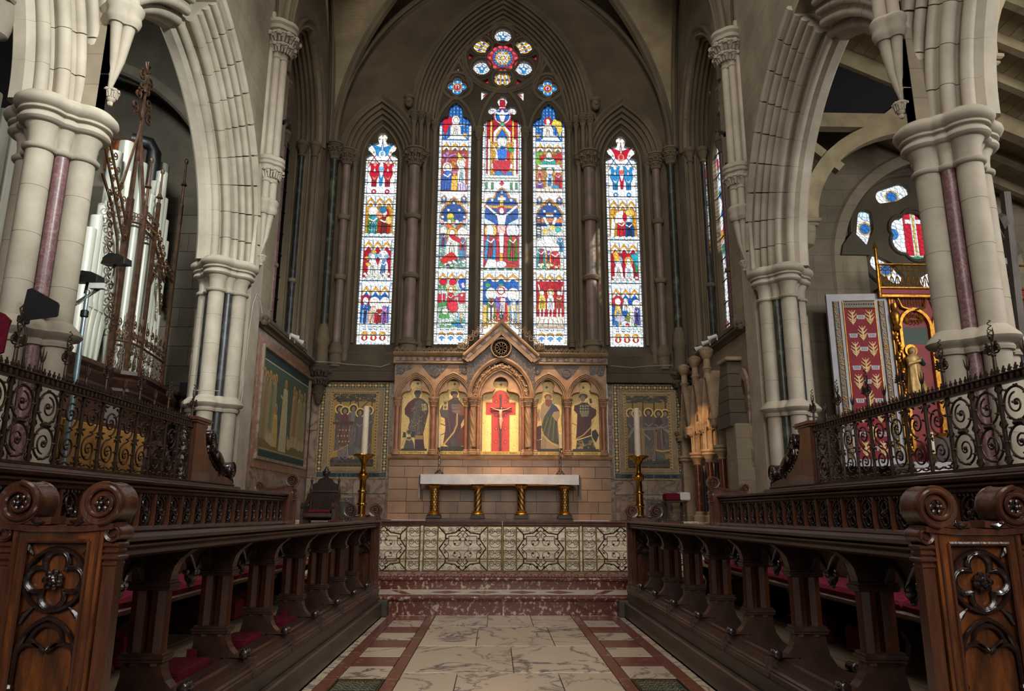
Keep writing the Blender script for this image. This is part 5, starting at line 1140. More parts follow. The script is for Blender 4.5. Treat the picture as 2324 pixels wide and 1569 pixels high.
# ---------------- reredos
RE = thing('reredos', (XR, 15.3, 1.155), 'carved alabaster reredos with gabled centre and five gold mosaic niches behind the altar', 'reredos')
rr = random.Random(8); zr = [1.155, 1.29, 1.53, 1.77, 2.01, 2.24, 2.39]
G().box(XR-2.29, XR+2.29, 15.33, 15.58, 1.155, 2.4).obj('core', 'plinth_stone', RE)
for k in range(6):
    x = -2.30
    while x < 2.29:
        wd = rr.uniform(.3, .52) if k not in (0, 5) else rr.uniform(.4, .6); x1 = min(2.30, x+wd)
        if 2.30-x1 < .15: x1 = 2.30
        d = rr.uniform(0, .004)
        G().box(XR+x+.0035, XR+x1-.0035, 15.27-d, 15.34, zr[k]+.0035, zr[k+1]-.0035, .003).obj('alabaster_block', 'alabaster', RE, smooth=False); x = x1
fR = FXZ(15.2)
g = G().sweep([(-2.33, 2.42), (2.33, 2.42)], lambda u, v, d: (XR+u, 15.27+d, v), [(-.05, .02), (-.04, -.03), (-.02, -.06), (.02, -.09), (.05, -.09), (.06, -.05), (.06, .2), (-.05, .2)]); g.obj('ledge', 'alabaster_carved', RE)
NX = [-1.80, -1.01, 0, 1.01, 1.80]
G().box(XR-2.28, XR+2.28, 15.44, 15.58, 2.4, 4.66).obj('back_wall', 'alabaster_gable', RE, smooth=False)
# front plate with the five openings; spandrels of inlay above
def tref(cx, hw, zb, zs, lobe, zl, nx):
    half = [(-hw, zb), (-hw, zs)]+[(-hw+(hw-nx)*(1-math.cos(a)), zs+.10*math.sin(a)) for a in np.linspace(.2, PI/2, 5)]
    half += [(lobe*math.cos(a), zl+lobe*math.sin(a)) for a in np.linspace(PI*1.22, PI*.5, 9)]
    return [(cx+x, z) for x, z in half]+[(cx-x, z) for x, z in half[::-1][1:]]
lps = [[(-2.26, 2.46), (2.26, 2.46), (2.26, 4.40), (-2.26, 4.40)]]
for x in NX:
    if x: lps.append(tref(x, .30, 2.5, 3.72, .135, 3.955, .13))
    else: lps.append(tref(0, .40, 2.5, 3.72, .16, 3.98, .17))
fP = lambda u, v, d: (XR+u, 15.28+d, v)
G().panel(lps, fP, 0, .14).obj('arcade_plate', 'alabaster_carved', RE, smooth=False)
for x in NX:
    a, h = (.325, .46) if x else (.44, .60)
    g = G(); off = .10 if x else .14
    g.sweep(parch(a, h, 3.66, None, cx=x, n=12), fP, [(off, .0), (off, -.07)]+mould(off*.95, -.075, .0, -.02, 3, .018 if x else .024)+[(.0, .02), (off, .02)]); g.obj('niche_arch', 'alabaster_carved', RE)
    if x:      # mosaic spandrels between the arches, each with its roundel
        pass
# foliated band and outer arch of the centre
g = G(); rr = random.Random(4); p = parch(.53, .70, 3.66, None, cx=0, n=22)
g.sweep(parch(.62, .82, 3.66, None, cx=0, n=16), fP, [(.085, .0), (.085, -.12), (.05, -.15), (.0, -.12), (.0, .0)]); g.obj('centre_arch', 'alabaster_carved', RE)
g = G()
for i in range(0, len(p)-1):
    u, v = p[i]
    for k in range(4): g.ball((XR+u*1.04+rr.uniform(-.04, .04), 15.2+rr.uniform(-.02, .02), v+.02+rr.uniform(-.035, .035)), rr.uniform(.012, .024), 6, 4)
g.obj('foliage_band', 'alabaster_carved', RE, kind='stuff')
# entablature: frieze of inlaid squares, cornice, cresting
for a, b in ((-2.29, -.70), (.70, 2.29)):
    g = G().sweep([(a, 0), (b, 0)], lambda u, v, d: (XR+u, 15.2+d, 4.40+v), [(-.0, .1), (.0, .02), (.02, .0), (.045, .01), (.05, .03), (.15, .03), (.16, .0), (.19, -.05), (.23, -.07), (.25, -.05), (.25, .3), (.0, .3)])
    g.obj('cornice', 'alabaster_gable', RE)
for a, b in ((-2.25, -.74), (.74, 2.25)):
    x = a; k = 0
    while x < b-.05:
        wd = (.215, .15)[k % 2]; x1 = min(b, x+wd)
        G().box(XR+x+.006, XR+x1-.006, 15.215, 15.24, 4.462, 4.545, .003).obj('inlay_tile', 'mosaic_inlay' if k % 2 else 'pink_marble', RE, smooth=False)
        g = G(); c = (x+x1)/2; g.lathe((XR+c, 15.206, 4.503), [(.0, 0), (.018, 0), (.03, .004), (.034, .01)], 8, 'y'); g.obj('inlay_rosette', 'mosaic_inlay' if k % 2 == 0 else 'alabaster_gable', RE)
        x = x1; k += 1
def cresting(g, P0, P1, n, hgt, Y=15.2):
    P0, P1 = V(P0), V(P1); t = (P1-P0)/np.linalg.norm(P1-P0); nn = V((-t[1], t[0])); nn = nn if nn[1] > 0 else -nn; L_ = np.linalg.norm(P1-P0)
    for k in range(n):
        c = P0+t*L_*(k+.5)/n; w_ = L_/n*.46
        for sg in (-1, 1):
            pts = [c+t*sg*w_*.1, c+t*sg*w_*.8+nn*hgt*.25, c+t*sg*w_*.9+nn*hgt*.7, c+t*sg*w_*.3+nn*hgt*.9, c+t*sg*w_*.15+nn*hgt*.55, c+t*sg*w_*.5+nn*hgt*.45]
            g.tube([(XR+p[0], Y, p[1]) for p in pts], hgt*.075, 5)
        g.ball((XR+(c+nn*hgt)[0], Y, (c+nn*hgt)[1]), hgt*.11, 6, 4)
g = G(); cresting(g, (-2.28, 4.65), (-.78, 4.65), 13, .10); cresting(g, (.78, 4.65), (2.28, 4.65), 13, .10); g.obj('cresting', 'alabaster_gable', RE, kind='stuff')
# gable
GA, GB = (0, 5.30), (.78, 4.56)
g = G(); out = [(-.82, 4.50), (-.82, 4.60), (0, 5.36), (.82, 4.60), (.82, 4.50), (.70, 4.42), (0, 5.06), (-.70, 4.42)]
G().panel([out], lambda u, v, d: (XR+u, 15.12+d, v), 0, .2).obj('gable', 'alabaster_gable', RE, smooth=False)
g = G()
for s in (-1, 1): g.sweep([(s*.80, 4.56), (0, 5.31)], lambda u, v, d: (XR+u, 15.12+d, v), [(-.03, .0), (-.03, -.04), (.0, -.055), (.03, -.04), (.03, .0)] if s > 0 else [(-.03, .0), (-.03, -.04), (.0, -.055), (.03, -.04), (.03, .0)])
for s in (-1, 1): g.sweep([(s*.66, 4.44), (0, 5.05)], lambda u, v, d: (XR+u, 15.12+d, v), [(-.02, .0), (-.02, -.02), (.02, -.02), (.02, .0)])
g.obj('gable_moulding', 'alabaster_carved', RE)
for s in (-1, 1):
    for k in range(7):
        t = .07+k*.135; c = V((s*.73, 4.52))*(1-t)+V((0, 5.19))*t; d = V((-s*.73, .67)); d /= np.linalg.norm(d); n_ = V((-d[1], d[0]))
        L_, w_ = .045 if k % 2 else .062, .03
        G().panel([[tuple(c+d*L_+n_*w_), tuple(c+d*L_-n_*w_), tuple(c-d*L_-n_*w_), tuple(c-d*L_+n_*w_)]], lambda u, v, dd: (XR+u, 15.108+dd, v), 0, .02).obj('inlay_tile', 'mosaic_inlay' if k % 2 else 'pink_marble', RE, smooth=False)
tri = [(-.62, 3.72), (-.70, 4.40), (0, 5.03), (.70, 4.40), (.62, 3.72), (.55, 4.05), (.30, 4.40), (0, 4.52), (-.30, 4.40), (-.55, 4.05)]
G().panel([[(-.72, 3.68), (-.72, 4.42), (0, 5.06), (.72, 4.42), (.72, 3.68), (.62, 3.9), (.40, 4.28), (0, 4.46), (-.40, 4.28), (-.62, 3.9)]], lambda u, v, d: (XR+u, 15.19+d, v), 0, .1).obj('gable_field', 'mosaic_inlay', RE, smooth=False)
g = G(); cz = 4.74
g.lathe((XR, 15.13, cz), [(.235, .05), (.235, .0), (.22, -.02), (.2, -.02), (.19, .0), (.185, .03), (.185, .05)], 28, 'y', caps=False); g.obj('roundel_frame', 'alabaster_gable', RE)
G().lathe((XR, 15.16, cz), [(.19, 0), (.001, 0)], 28, 'y').obj('roundel_ground', 'mosaic_inlay', RE)
g = G()
for k in range(24): a = 2*PI*k/24; g.ball((XR+.155*math.cos(a), 15.155, cz+.155*math.sin(a)), .011, 5, 4)
for k in range(10):
    a = 2*PI*k/10; g.tube([(XR+.03*math.cos(a), 15.15, cz+.03*math.sin(a)), (XR+.11*math.cos(a), 15.15, cz+.11*math.sin(a))], .006, 5); g.ball((XR+.105*math.cos(a), 15.15, cz+.105*math.sin(a)), .014, 6, 4)
g.tube([(XR+p, 15.155, cz+q) for p, q in circle(0, 0, .125, 24)], .008, 5, closed=True); g.obj('rosette', 'alabaster_gable', RE)
g = G(); cresting(g, (-.86, 4.68), (-.06, 5.40), 8, .15, 15.14); cresting(g, (.06, 5.40), (.86, 4.68), 8, .15, 15.14)
for s in (-1, 1):
    for k in range(3): cresting(g, (s*(.80+k*.05), 4.66+k*.01), (s*(.66+k*.05), 4.78), 1, .12, 15.13+.01*k)
for k in range(6): a = 2*PI*k/6; g.tube([(XR, 15.14, 5.34), (XR+.05*math.cos(a), 15.14+.04*math.sin(a), 5.42+.02*(k % 2)), (XR+.03*math.cos(a), 15.14, 5.48)], .012, 5)
g.ball((XR, 15.14, 5.53), .03, 8, 6); g.obj('gable_cresting', 'alabaster_gable', RE, kind='stuff')
# spandrel roundels
for x, z in ((-1.405, 4.22), (1.405, 4.22), (-2.14, 4.25), (2.14, 4.25), (-.78, 4.27), (.78, 4.27)):
    R0 = .095 if abs(x) in (1.405,) else .075
    G().lathe((XR+x, 15.262, z), [(.001, -.004), (R0*.4, -.004), (R0*.45, .0), (R0*.8, .0), (R0*.85, -.01), (R0, -.01), (R0+.006, .02)], 20, 'y', caps=False).obj('spandrel_roundel', 'mosaic_inlay', RE)
for x0, x1 in ((-2.24, -1.9), (-1.7, -1.12), (-.9, -.74), (.74, .9), (1.12, 1.7), (1.9, 2.24)):
    c = (x0+x1)/2; pts = [(x0, 4.38), (x1, 4.38), (c+(x1-x0)*.18, 4.16), (c, 4.08), (c-(x1-x0)*.18, 4.16)]
    if x1-x0 < .4: pts = [(x0, 4.38), (x1, 4.38), (x1 if x0 < 0 and x0 > -1 or x0 > 1.8 else x1, 4.3), (x0 if (x0 < -2 or .7 < x0 < 1) else x0, 4.16)]
    G().panel([pts], lambda u, v, d: (XR+u, 15.27+d, v), 0, .02).obj('spandrel_mosaic', 'mosaic_inlay', RE, smooth=False)
# colonnettes
mat('rose_alabaster', '#a3694e', '#84503a', '#946046', scale=5, rough=.35, bump=.03)
def ncol(x, y, r, m, z0=2.47, z1=3.66, twist=False):
    if twist:
        g = G(); rg = []
        for i in range(31):
            z = z0+.16+(z1-.2-z0-.16)*i/30; ph = i/30*PI*1.6
            rg.append([(XR+x+(r*(1+.13*math.cos(5*(2*PI*k/30+ph))))*math.cos(2*PI*k/30), y+(r*(1+.13*math.cos(5*(2*PI*k/30+ph))))*math.sin(2*PI*k/30), z) for k in range(30)])
        g.rings(rg); g.obj('colonnette', m, RE)
    else: G().lathe((XR+x, y, 0), [(r, z0+.1), (r*.97, z1-.17)], 14).obj('colonnette', m, RE)
    G().lathe((XR+x, y, z0), [(r*1.7, 0), (r*1.7, .03), (r*1.75, .05), (r*1.3, .07), (r*1.4, .09), (r*1.05, .11)], 14).obj('colonnette_base', 'alabaster_carved', RE)
    g = G().lathe((XR+x, y, z1-.2), [(r, 0), (r*1.25, .015), (r*1.05, .03), (r*1.1, .08), (r*1.5, .14), (r*1.75, .15), (r*1.75, .17), (r*1.95, .18), (r*1.95, .2)], 14)
    foliage(g, (XR+x, y, z1-.17), r*1.15, .13, 8, 1, 3); g.obj('colonnette_capital', 'alabaster_carved', RE)
for s in (-1, 1):
    ncol(s*2.16, 15.18, .055, 'rose_alabaster'); ncol(s*1.405, 15.18, .06, 'rose_alabaster'); ncol(s*.72, 15.2, .045, 'rose_alabaster')
    ncol(s*.575, 15.1, .062, 'alabaster_carved', twist=True); ncol(s*.47, 15.16, .035, 'rose_alabaster')
# gold mosaics with the five figures, painted in an enlargement of the photograph
def gold(r): r.grain(.22, 4)
K = .002035
def saint(x, fn, xa, xb, ya, yb, nm):
    r = Ras(xa, ya, xb, yb, '#e9c87e', .5); q = random.Random(int(x*10))
    for k in range(400): r.ell(q.uniform(xa, xb), q.uniform(ya, yb), q.uniform(2, 7), q.uniform(2, 5), q.choice(['#f8e2a4', '#d6ac58', '#ecc87a', '#a8813c']), False)
    fn(r, q); gold(r)
    r.obj(lambda u, v: (XR+x+(u-(xa+xb)/2)*K*1.0, 15.425, 2.56+(yb-v)*K), nm, 'mosaic_paint', RE)
def star(r, x, y, R0=14):
    for k in range(8): a = k*PI/4; r.line([(x+4*math.cos(a), y+4*math.sin(a)), (x+R0*math.cos(a), y+R0*math.sin(a))], 4, '#2c2a24')
def halo(r, x, y, R0): r.ring(x, y, R0, 2.6, '#4a3a20'); r.ring(x, y, R0-9, 2, '#6a5428')
def folds(r, L_, c, w_=3):
    for a in L_: r.line(a, w_, c, False)
def f_mat(r, q):
    star(r, 228, 132); halo(r, 226, 245, 62)
    r.poly([(180, 300), (130, 340), (98, 400), (104, 460), (150, 500), (160, 560), (150, 640), (180, 700), (290, 700), (310, 620), (330, 520), (350, 430), (340, 350), (300, 310), (255, 285), (205, 285)], '#4b3d3a')
    r.poly([(180, 300), (130, 340), (98, 400), (104, 460), (160, 460), (200, 420), (215, 330)], '#5a2227')
    r.poly([(205, 330), (255, 300), (300, 330), (250, 460), (300, 640), (280, 720), (190, 700), (140, 600), (150, 560), (185, 470)], '#5d5248')
    folds(r, [[(230, 350), (150, 580)], [(240, 380), (190, 640)], [(260, 400), (220, 680)], [(200, 480), (160, 560)], [(270, 520), (265, 690)]], '#332a26'); folds(r, [[(225, 400), (165, 600)], [(255, 450), (240, 660)]], '#8a7a60')
    for k in range(30): a = q.uniform(150, 320); r.ell(a, q.uniform(400, 690), 5, 5, '#b8934c')
    r.poly([(272, 350), (318, 345), (334, 410), (286, 425)], '#b8a070'); folds(r, [[(275, 365), (325, 395)], [(278, 395), (320, 360)], [(290, 350), (300, 420)]], '#3a3028', 4)
    r.poly([(165, 400), (200, 370), (230, 385), (180, 425)], '#6a5a50')
    r.ell(228, 232, 38, 30, '#2e2724'); r.ell(230, 250, 28, 36, '#4a3c34'); r.ell(228, 222, 34, 20, '#26201e')
    r.poly([(215, 700), (300, 650), (310, 760), (325, 830), (215, 830)], '#45202a'); r.rect(218, 680, 300, 720, '#a5864a')
    r.poly([(100, 820), (130, 700), (170, 690), (205, 760), (215, 830)], '#4d4946'); r.ell(152, 645, 20, 22, '#4a3e36'); halo(r, 152, 642, 30); r.poly([(88, 700), (95, 640), (120, 650), (125, 700)], '#26343a'); r.poly([(175, 700), (180, 630), (215, 640), (212, 700)], '#26343a')
    r.line([(80, 790), (110, 710), (160, 730), (200, 700)], 10, '#cdb070'); r.poly([(70, 840), (80, 815), (340, 815), (345, 840)], '#3a3430')
def f_mar(r, q):
    star(r, 596, 135); halo(r, 590, 250, 62)
    r.poly([(540, 310), (470, 360), (445, 420), (460, 480), (500, 500), (510, 600), (490, 760), (580, 810), (690, 780), (670, 560), (720, 460), (725, 410), (680, 350), (640, 300), (570, 290)], '#54393c')
    r.poly([(640, 340), (700, 370), (728, 420), (700, 470), (640, 460)], '#8a5a44'); r.poly([(445, 410), (480, 385), (540, 430), (530, 490), (470, 490)], '#55504a')
    r.poly([(480, 315), (530, 312), (532, 410), (478, 408)], '#c2a76c'); r.ell(503, 340, 14, 16, '#6a5a3a'); r.ell(503, 382, 14, 16, '#6a5a3a')
    r.poly([(565, 350), (640, 350), (650, 430), (575, 430)], '#7a6f6a')
    for k in range(8): r.ell(580+(k % 4)*18, 370+(k//4)*36, 5, 6, '#3a3840')
    folds(r, [[(520, 480), (560, 780)], [(550, 470), (580, 790)], [(600, 450), (560, 700)], [(640, 470), (600, 760)], [(660, 480), (650, 640)]], '#2e1e22'); folds(r, [[(535, 480), (570, 700)], [(620, 480), (590, 700)]], '#86666a')
    r.line([(628, 450), (630, 560), (600, 640), (480, 790)], 16, '#c4a868'); r.line([(600, 430), (650, 430)], 22, '#8d6f5c')
    r.poly([(640, 650), (700, 570), (725, 640), (720, 780), (620, 800)], '#6a3a2e'); r.poly([(560, 720), (640, 680), (640, 790), (570, 800)], '#4f4548')
    r.ell(594, 238, 40, 28, '#2b2320'); r.ell(600, 262, 26, 30, '#7b5c4a'); r.poly([(575, 280), (640, 280), (640, 320), (610, 350), (570, 320)], '#4a3c33'); r.ell(590, 225, 36, 16, '#26201c')
    r.line([(460, 555), (510, 575)], 8, '#3c2a26'); r.line([(450, 680), (500, 655)], 8, '#3c2a26'); r.poly([(440, 840), (460, 790), (720, 790), (730, 840)], '#39332f')
def f_luc(r, q):
    star(r, 748, 138); halo(r, 762, 252, 60)
    r.poly([(715, 300), (690, 330), (675, 440), (690, 500), (700, 620), (690, 740), (670, 800), (870, 800), (880, 700), (860, 500), (885, 440), (880, 380), (820, 310), (780, 290)], '#a08a68')
    r.poly([(800, 310), (850, 340), (880, 390), (850, 420), (720, 450), (780, 360)], '#3c4656'); r.poly([(720, 450), (800, 430), (860, 480), (860, 600), (870, 740), (800, 720), (720, 640), (690, 560)], '#4b4a36')
    folds(r, [[(740, 470), (700, 600)], [(780, 450), (730, 640)], [(810, 460), (780, 690)], [(840, 480), (830, 720)]], '#262618', 4); folds(r, [[(760, 460), (712, 610)], [(796, 450), (756, 660)], [(826, 470), (806, 700)]], '#a08f5c')
    r.line([(690, 620), (760, 700), (860, 760)], 12, '#c0a45c'); folds(r, [[(700, 660), (690, 790)], [(730, 690), (725, 800)], [(770, 720), (770, 800)]], '#6d5c44')
    r.poly([(820, 400), (870, 390), (885, 430), (850, 500), (800, 440)], '#a58c64'); r.rect(630, 370, 678, 500, '#b89a6c'); folds(r, [[(640, 390), (670, 480)], [(670, 390), (640, 480)]], '#6a2c2c', 4)
    r.ell(762, 240, 42, 32, '#7a4a34'); r.ell(762, 258, 26, 30, '#98715a'); r.poly([(728, 270), (800, 270), (806, 310), (770, 350), (735, 325)], '#7a4a38')
    r.poly([(640, 560), (690, 540), (690, 680), (650, 700), (625, 620)], '#4a2c2c'); r.poly([(640, 700), (690, 690), (680, 800), (640, 800)], '#5a3d38'); r.poly([(625, 815), (640, 785), (880, 785), (890, 815)], '#3a342c')
def f_ioh(r, q):
    star(r, 1108, 138); halo(r, 1112, 248, 60)
    r.poly([(1060, 315), (1010, 330), (1005, 380), (1040, 420), (1030, 600), (1020, 690), (1180, 640), (1190, 480), (1240, 430), (1240, 370), (1190, 345), (1150, 300), (1090, 295)], '#45171f')
    r.poly([(1065, 320), (1160, 310), (1175, 360), (1160, 440), (1080, 450), (1060, 380)], '#3c3f3c')
    for k in range(12): r.ell(1075+(k % 4)*26, 335+(k//4)*28, 8, 8, '#a89a70')
    r.poly([(1065, 400), (1165, 395), (1150, 445), (1085, 450)], '#85745c'); folds(r, [[(1060, 460), (1040, 670)], [(1090, 460), (1070, 660)], [(1130, 460), (1110, 650)], [(1160, 450), (1150, 620)]], '#280c12', 4)
    r.line([(1025, 680), (1100, 640), (1180, 560), (1210, 480)], 12, '#b89c58'); r.poly([(1030, 700), (1180, 650), (1230, 790), (1020, 790)], '#2c2c26')
    for k in range(34): a = q.uniform(1035, 1215); r.ring(a, q.uniform(700, 780), 8, 3, '#b8a060')
    r.poly([(1190, 600), (1230, 580), (1262, 640), (1230, 720), (1190, 660)], '#2e2422'); r.poly([(1170, 260), (1190, 250), (1200, 300), (1175, 310)], '#26302c')
    r.ell(1108, 232, 46, 30, '#3c2a20'); r.ell(1100, 256, 27, 34, '#7d6250'); r.line([(1130, 330), (1180, 330)], 14, '#85705c'); r.line([(985, 515), (1030, 540)], 5, '#33261e')
    r.poly([(975, 815), (990, 785), (1260, 785), (1270, 815)], '#3a362c')
def f_cen(r, q):
    star(r, 252, 118, 16)
    P = lambda e: [(163-e, 825), (163-e, 437+e), (100-e, 437+e), (100-e, 312-e), (166-e, 312-e), (166-e, 258), (180, 225), (195-e*.5, 200-e), (225, 185-e), (250, 180-e), (275, 185-e), (307+e*.5, 200-e), (322, 225), (336+e, 258), (336+e, 312-e), (405+e, 312-e), (405+e, 437+e), (340+e, 437+e), (340+e, 825)]
    r.poly(P(9), '#4a3c22'); r.poly(P(6.5), '#e0c078'); r.poly(P(3), '#4a2c1c'); r.poly(P(0), '#b03a34')
    for x, y in ((205, 300), (303, 300), (205, 440), (303, 440), (205, 580), (303, 580), (205, 720), (303, 720), (250, 240), (250, 650), (250, 790)):
        for k in range(6): a = k*PI/3; r.ell(x+14*math.cos(a), y+14*math.sin(a), 6, 6, '#7a2a28', False)
        r.ell(x, y, 5, 5, '#d08878', False); r.ring(x, y, 24, 2, '#8a2c28')
saint(-1.80, f_mat, 62, 372, 50, 842, 'mosaic_figure'); saint(-1.01, f_mar, 436, 736, 55, 842, 'mosaic_figure')
saint(1.01, f_luc, 612, 905, 60, 818, 'mosaic_figure'); saint(1.80, f_ioh, 970, 1268, 60, 818, 'mosaic_figure'); saint(0, f_cen, 60, 440, 2, 822, 'mosaic_cross')
for x, tx, w_ in ((-1.80, 'STS · MATTHÆVS', .47), (-1.01, 'STS · MARCVS', .42), (0, 'HOLY  +  HOLY  +  HOLY', .70), (1.01, 'STS · LVCAS', .36), (1.80, 'STS · IOHANNES', .45)):
    G().box(XR+x-w_/2-.06, XR+x+w_/2+.06, 15.15, 15.2, 2.475, 2.545, .004).obj('name_tablet', 'gold_mosaic', RE, smooth=False)
    text(tx, .055, lambda u, v, d: (XR+x+u, 15.147, 2.49+v), 'lettering', 'ink', RE, .002, width=w_)
# crucifix hanging in the central niche
cr = thing('crucifix', (XR, 15.36, 2.62), 'dark crucifix with a pale figure hung on the red mosaic cross', 'crucifix')
zc = lambda y: 2.56+(822-y)*K
xc = lambda x: XR+(x-250)*K
g = G().box(xc(243), xc(261), 15.37, 15.40, zc(805), zc(225), .004); g.box(xc(140), xc(370), 15.368, 15.398, zc(380), zc(366), .004); g.obj('cross', 'crucifix', cr)
mat('corpus', '#c9a48c', '#a98570', scale=6, rough=.4, bump=0)
g = G(); Yc = 15.345
g.tube([(xc(252), Yc, zc(392)), (xc(251), Yc-.012, zc(420)), (xc(250), Yc-.012, zc(455)), (xc(253), Yc, zc(480))], [.030, .038, .030, .033], 10)
for s in (-1, 1):
    g.tube([(xc(252+s*12), Yc, zc(398)), (xc(252+s*50), Yc, zc(388)), (xc(252+s*98), Yc+.012, zc(368))], [.016, .011, .007], 8); g.ball((xc(252+s*101), Yc+.014, zc(366)), .009, 6, 4)
    g.tube([(xc(252+s*6), Yc, zc(478)), (xc(252+s*8), Yc-.02, zc(525)), (xc(253+s*4), Yc, zc(565)), (xc(252), Yc-.01, zc(592))], [.021, .016, .012, .007], 8)
g.tube([(xc(252), Yc, zc(396)), (xc(258), Yc-.01, zc(384))], .011, 8); g.ball((xc(260), Yc-.018, zc(374)), .021, 10, 8, (.8, .9, 1.15)); g.obj('corpus', 'corpus', cr)
g = G(); g.tube([(xc(240), Yc-.004, zc(476)), (xc(252), Yc-.012, zc(490)), (xc(266), Yc-.004, zc(476))], .024, 8); g.tube([(xc(266), Yc, zc(478)), (xc(272), Yc, zc(510))], [.014, .006], 6); g.obj('loincloth', 'wax', cr)
G().ball((xc(260), Yc-.012, zc(369)), .022, 8, 6, (.95, .9, .9)).obj('hair', 'ink', cr)
# altar
AL = thing('altar', (-.03, 14.85, 1.155), 'long altar table on four gilt columns standing before the reredos', 'altar')
ax = -.03
G().box(ax-1.55, ax+1.55, 14.55, 15.2, 1.95, 2.02, .01).obj('table_top', 'gilt_dark', AL)
G().box(ax-1.45, ax+1.45, 14.62, 15.1, 1.155, 1.20, .008).obj('plinth', 'plinth_stone', AL); G().box(ax-1.62, ax+1.62, 14.46, 14.5, 1.135, 1.158).obj('step_edge', 'brass', AL)
for i, x in enumerate((-1.29, -.43, .43, 1.29)):
    cxx = ax+x; y = 14.72; sd = i in (0, 3); r_ = .085 if sd else .075
    c = bpy.data.objects.new
    G().box(cxx-.14, cxx+.14, y-.14, y+.14, 1.19, 1.26, .01).obj('column_plinth', 'gilt_dark', AL)
    G().lathe((cxx, y, 1.26), [(.13, 0), (.135, .02), (.12, .04), (.10, .045), (.105, .07), (.09, .08)], 20).obj('column_base', 'gilt', AL)
    rg = []; g = G(); nf = 24
    G().lathe((cxx, y, 0), [(r_-.006, 1.33), (r_-.006, 1.78)], 20).obj('column_shaft', 'gilt_dark', AL)
    g = G()
    if sd:
        for rw in range(9):
            for k in range(10):
                a = 2*PI*(k+.5*(rw % 2))/10; zz = 1.36+rw*.049; da = .27; pts = [(a-da, zz), (a, zz-.03), (a+da, zz), (a, zz+.03)]
                g.add([(cxx+r_*math.cos(p), y+r_*math.sin(p), q) for p, q in pts]+[(cxx+(r_+.003)*math.cos(a), y+(r_+.003)*math.sin(a), zz)], [(0, 1, 4), (1, 2, 4), (2, 3, 4), (3, 0, 4)])
    else:
        for k in range(7):
            rgl = []
            for j in range(17):
                zz = 1.34+.44*j/16; a = 2*PI*k/7+j/16*PI*1.1*(1 if x < 0 else -1)
                rgl.append([(cxx+(r_+.004)*math.cos(a+t), y+(r_+.004)*math.sin(a+t), zz) for t in (-.24, -.1, .1, .24)])
            g.rings(rgl, closed=False, caps=False)
    g.obj('column_pattern', 'gilt', AL, kind='stuff')
    g = G().lathe((cxx, y, 1.77), [(.08, 0), (.092, .01), (.08, .02), (.085, .06), (.12, .12), (.13, .13), (.12, .14), (.14, .16), (.14, .18)], 20); foliage(g, (cxx, y, 1.79), .085, .11, 8, 2, i); g.obj('column_capital', 'gilt', AL)
# linen
g = G(); n = 60; top = 2.045
pts0 = []; rings_ = []
xs = [ax-1.56+3.12*i/n for i in range(n+1)]
prof = lambda x, i: [(x, 15.18, top-.01), (x, 15.0, top), (x, 14.56, top), (x, 14.53, top-.012), (x, 14.522+.004*math.sin(i*.7), top-.10), (x, 14.518+.008*math.sin(i*.55+1), top-.19-.006*math.sin(i*.13))]
g.rings([prof(x, i) for i, x in enumerate(xs)], closed=False, caps=False)
for s in (-1, 1):
    x = ax+s*1.56; rg = []
    for j in range(9):
        yy = 14.53+.65*j/8; rg.append([(x, yy, top-.004), (x+s*.02, yy, top-.02), (x+s*(.03+.012*math.sin(j*1.9)), yy, top-.2), (x+s*(.035+.02*math.sin(j*1.9)), yy, top-.44-.03*math.sin(j))])
    g.rings(rg, closed=False, caps=False)
lc = g.obj('altar_cloth', 'linen'); lc['label'] = 'white linen cloth draped along the altar top'; lc['category'] = 'cloth'
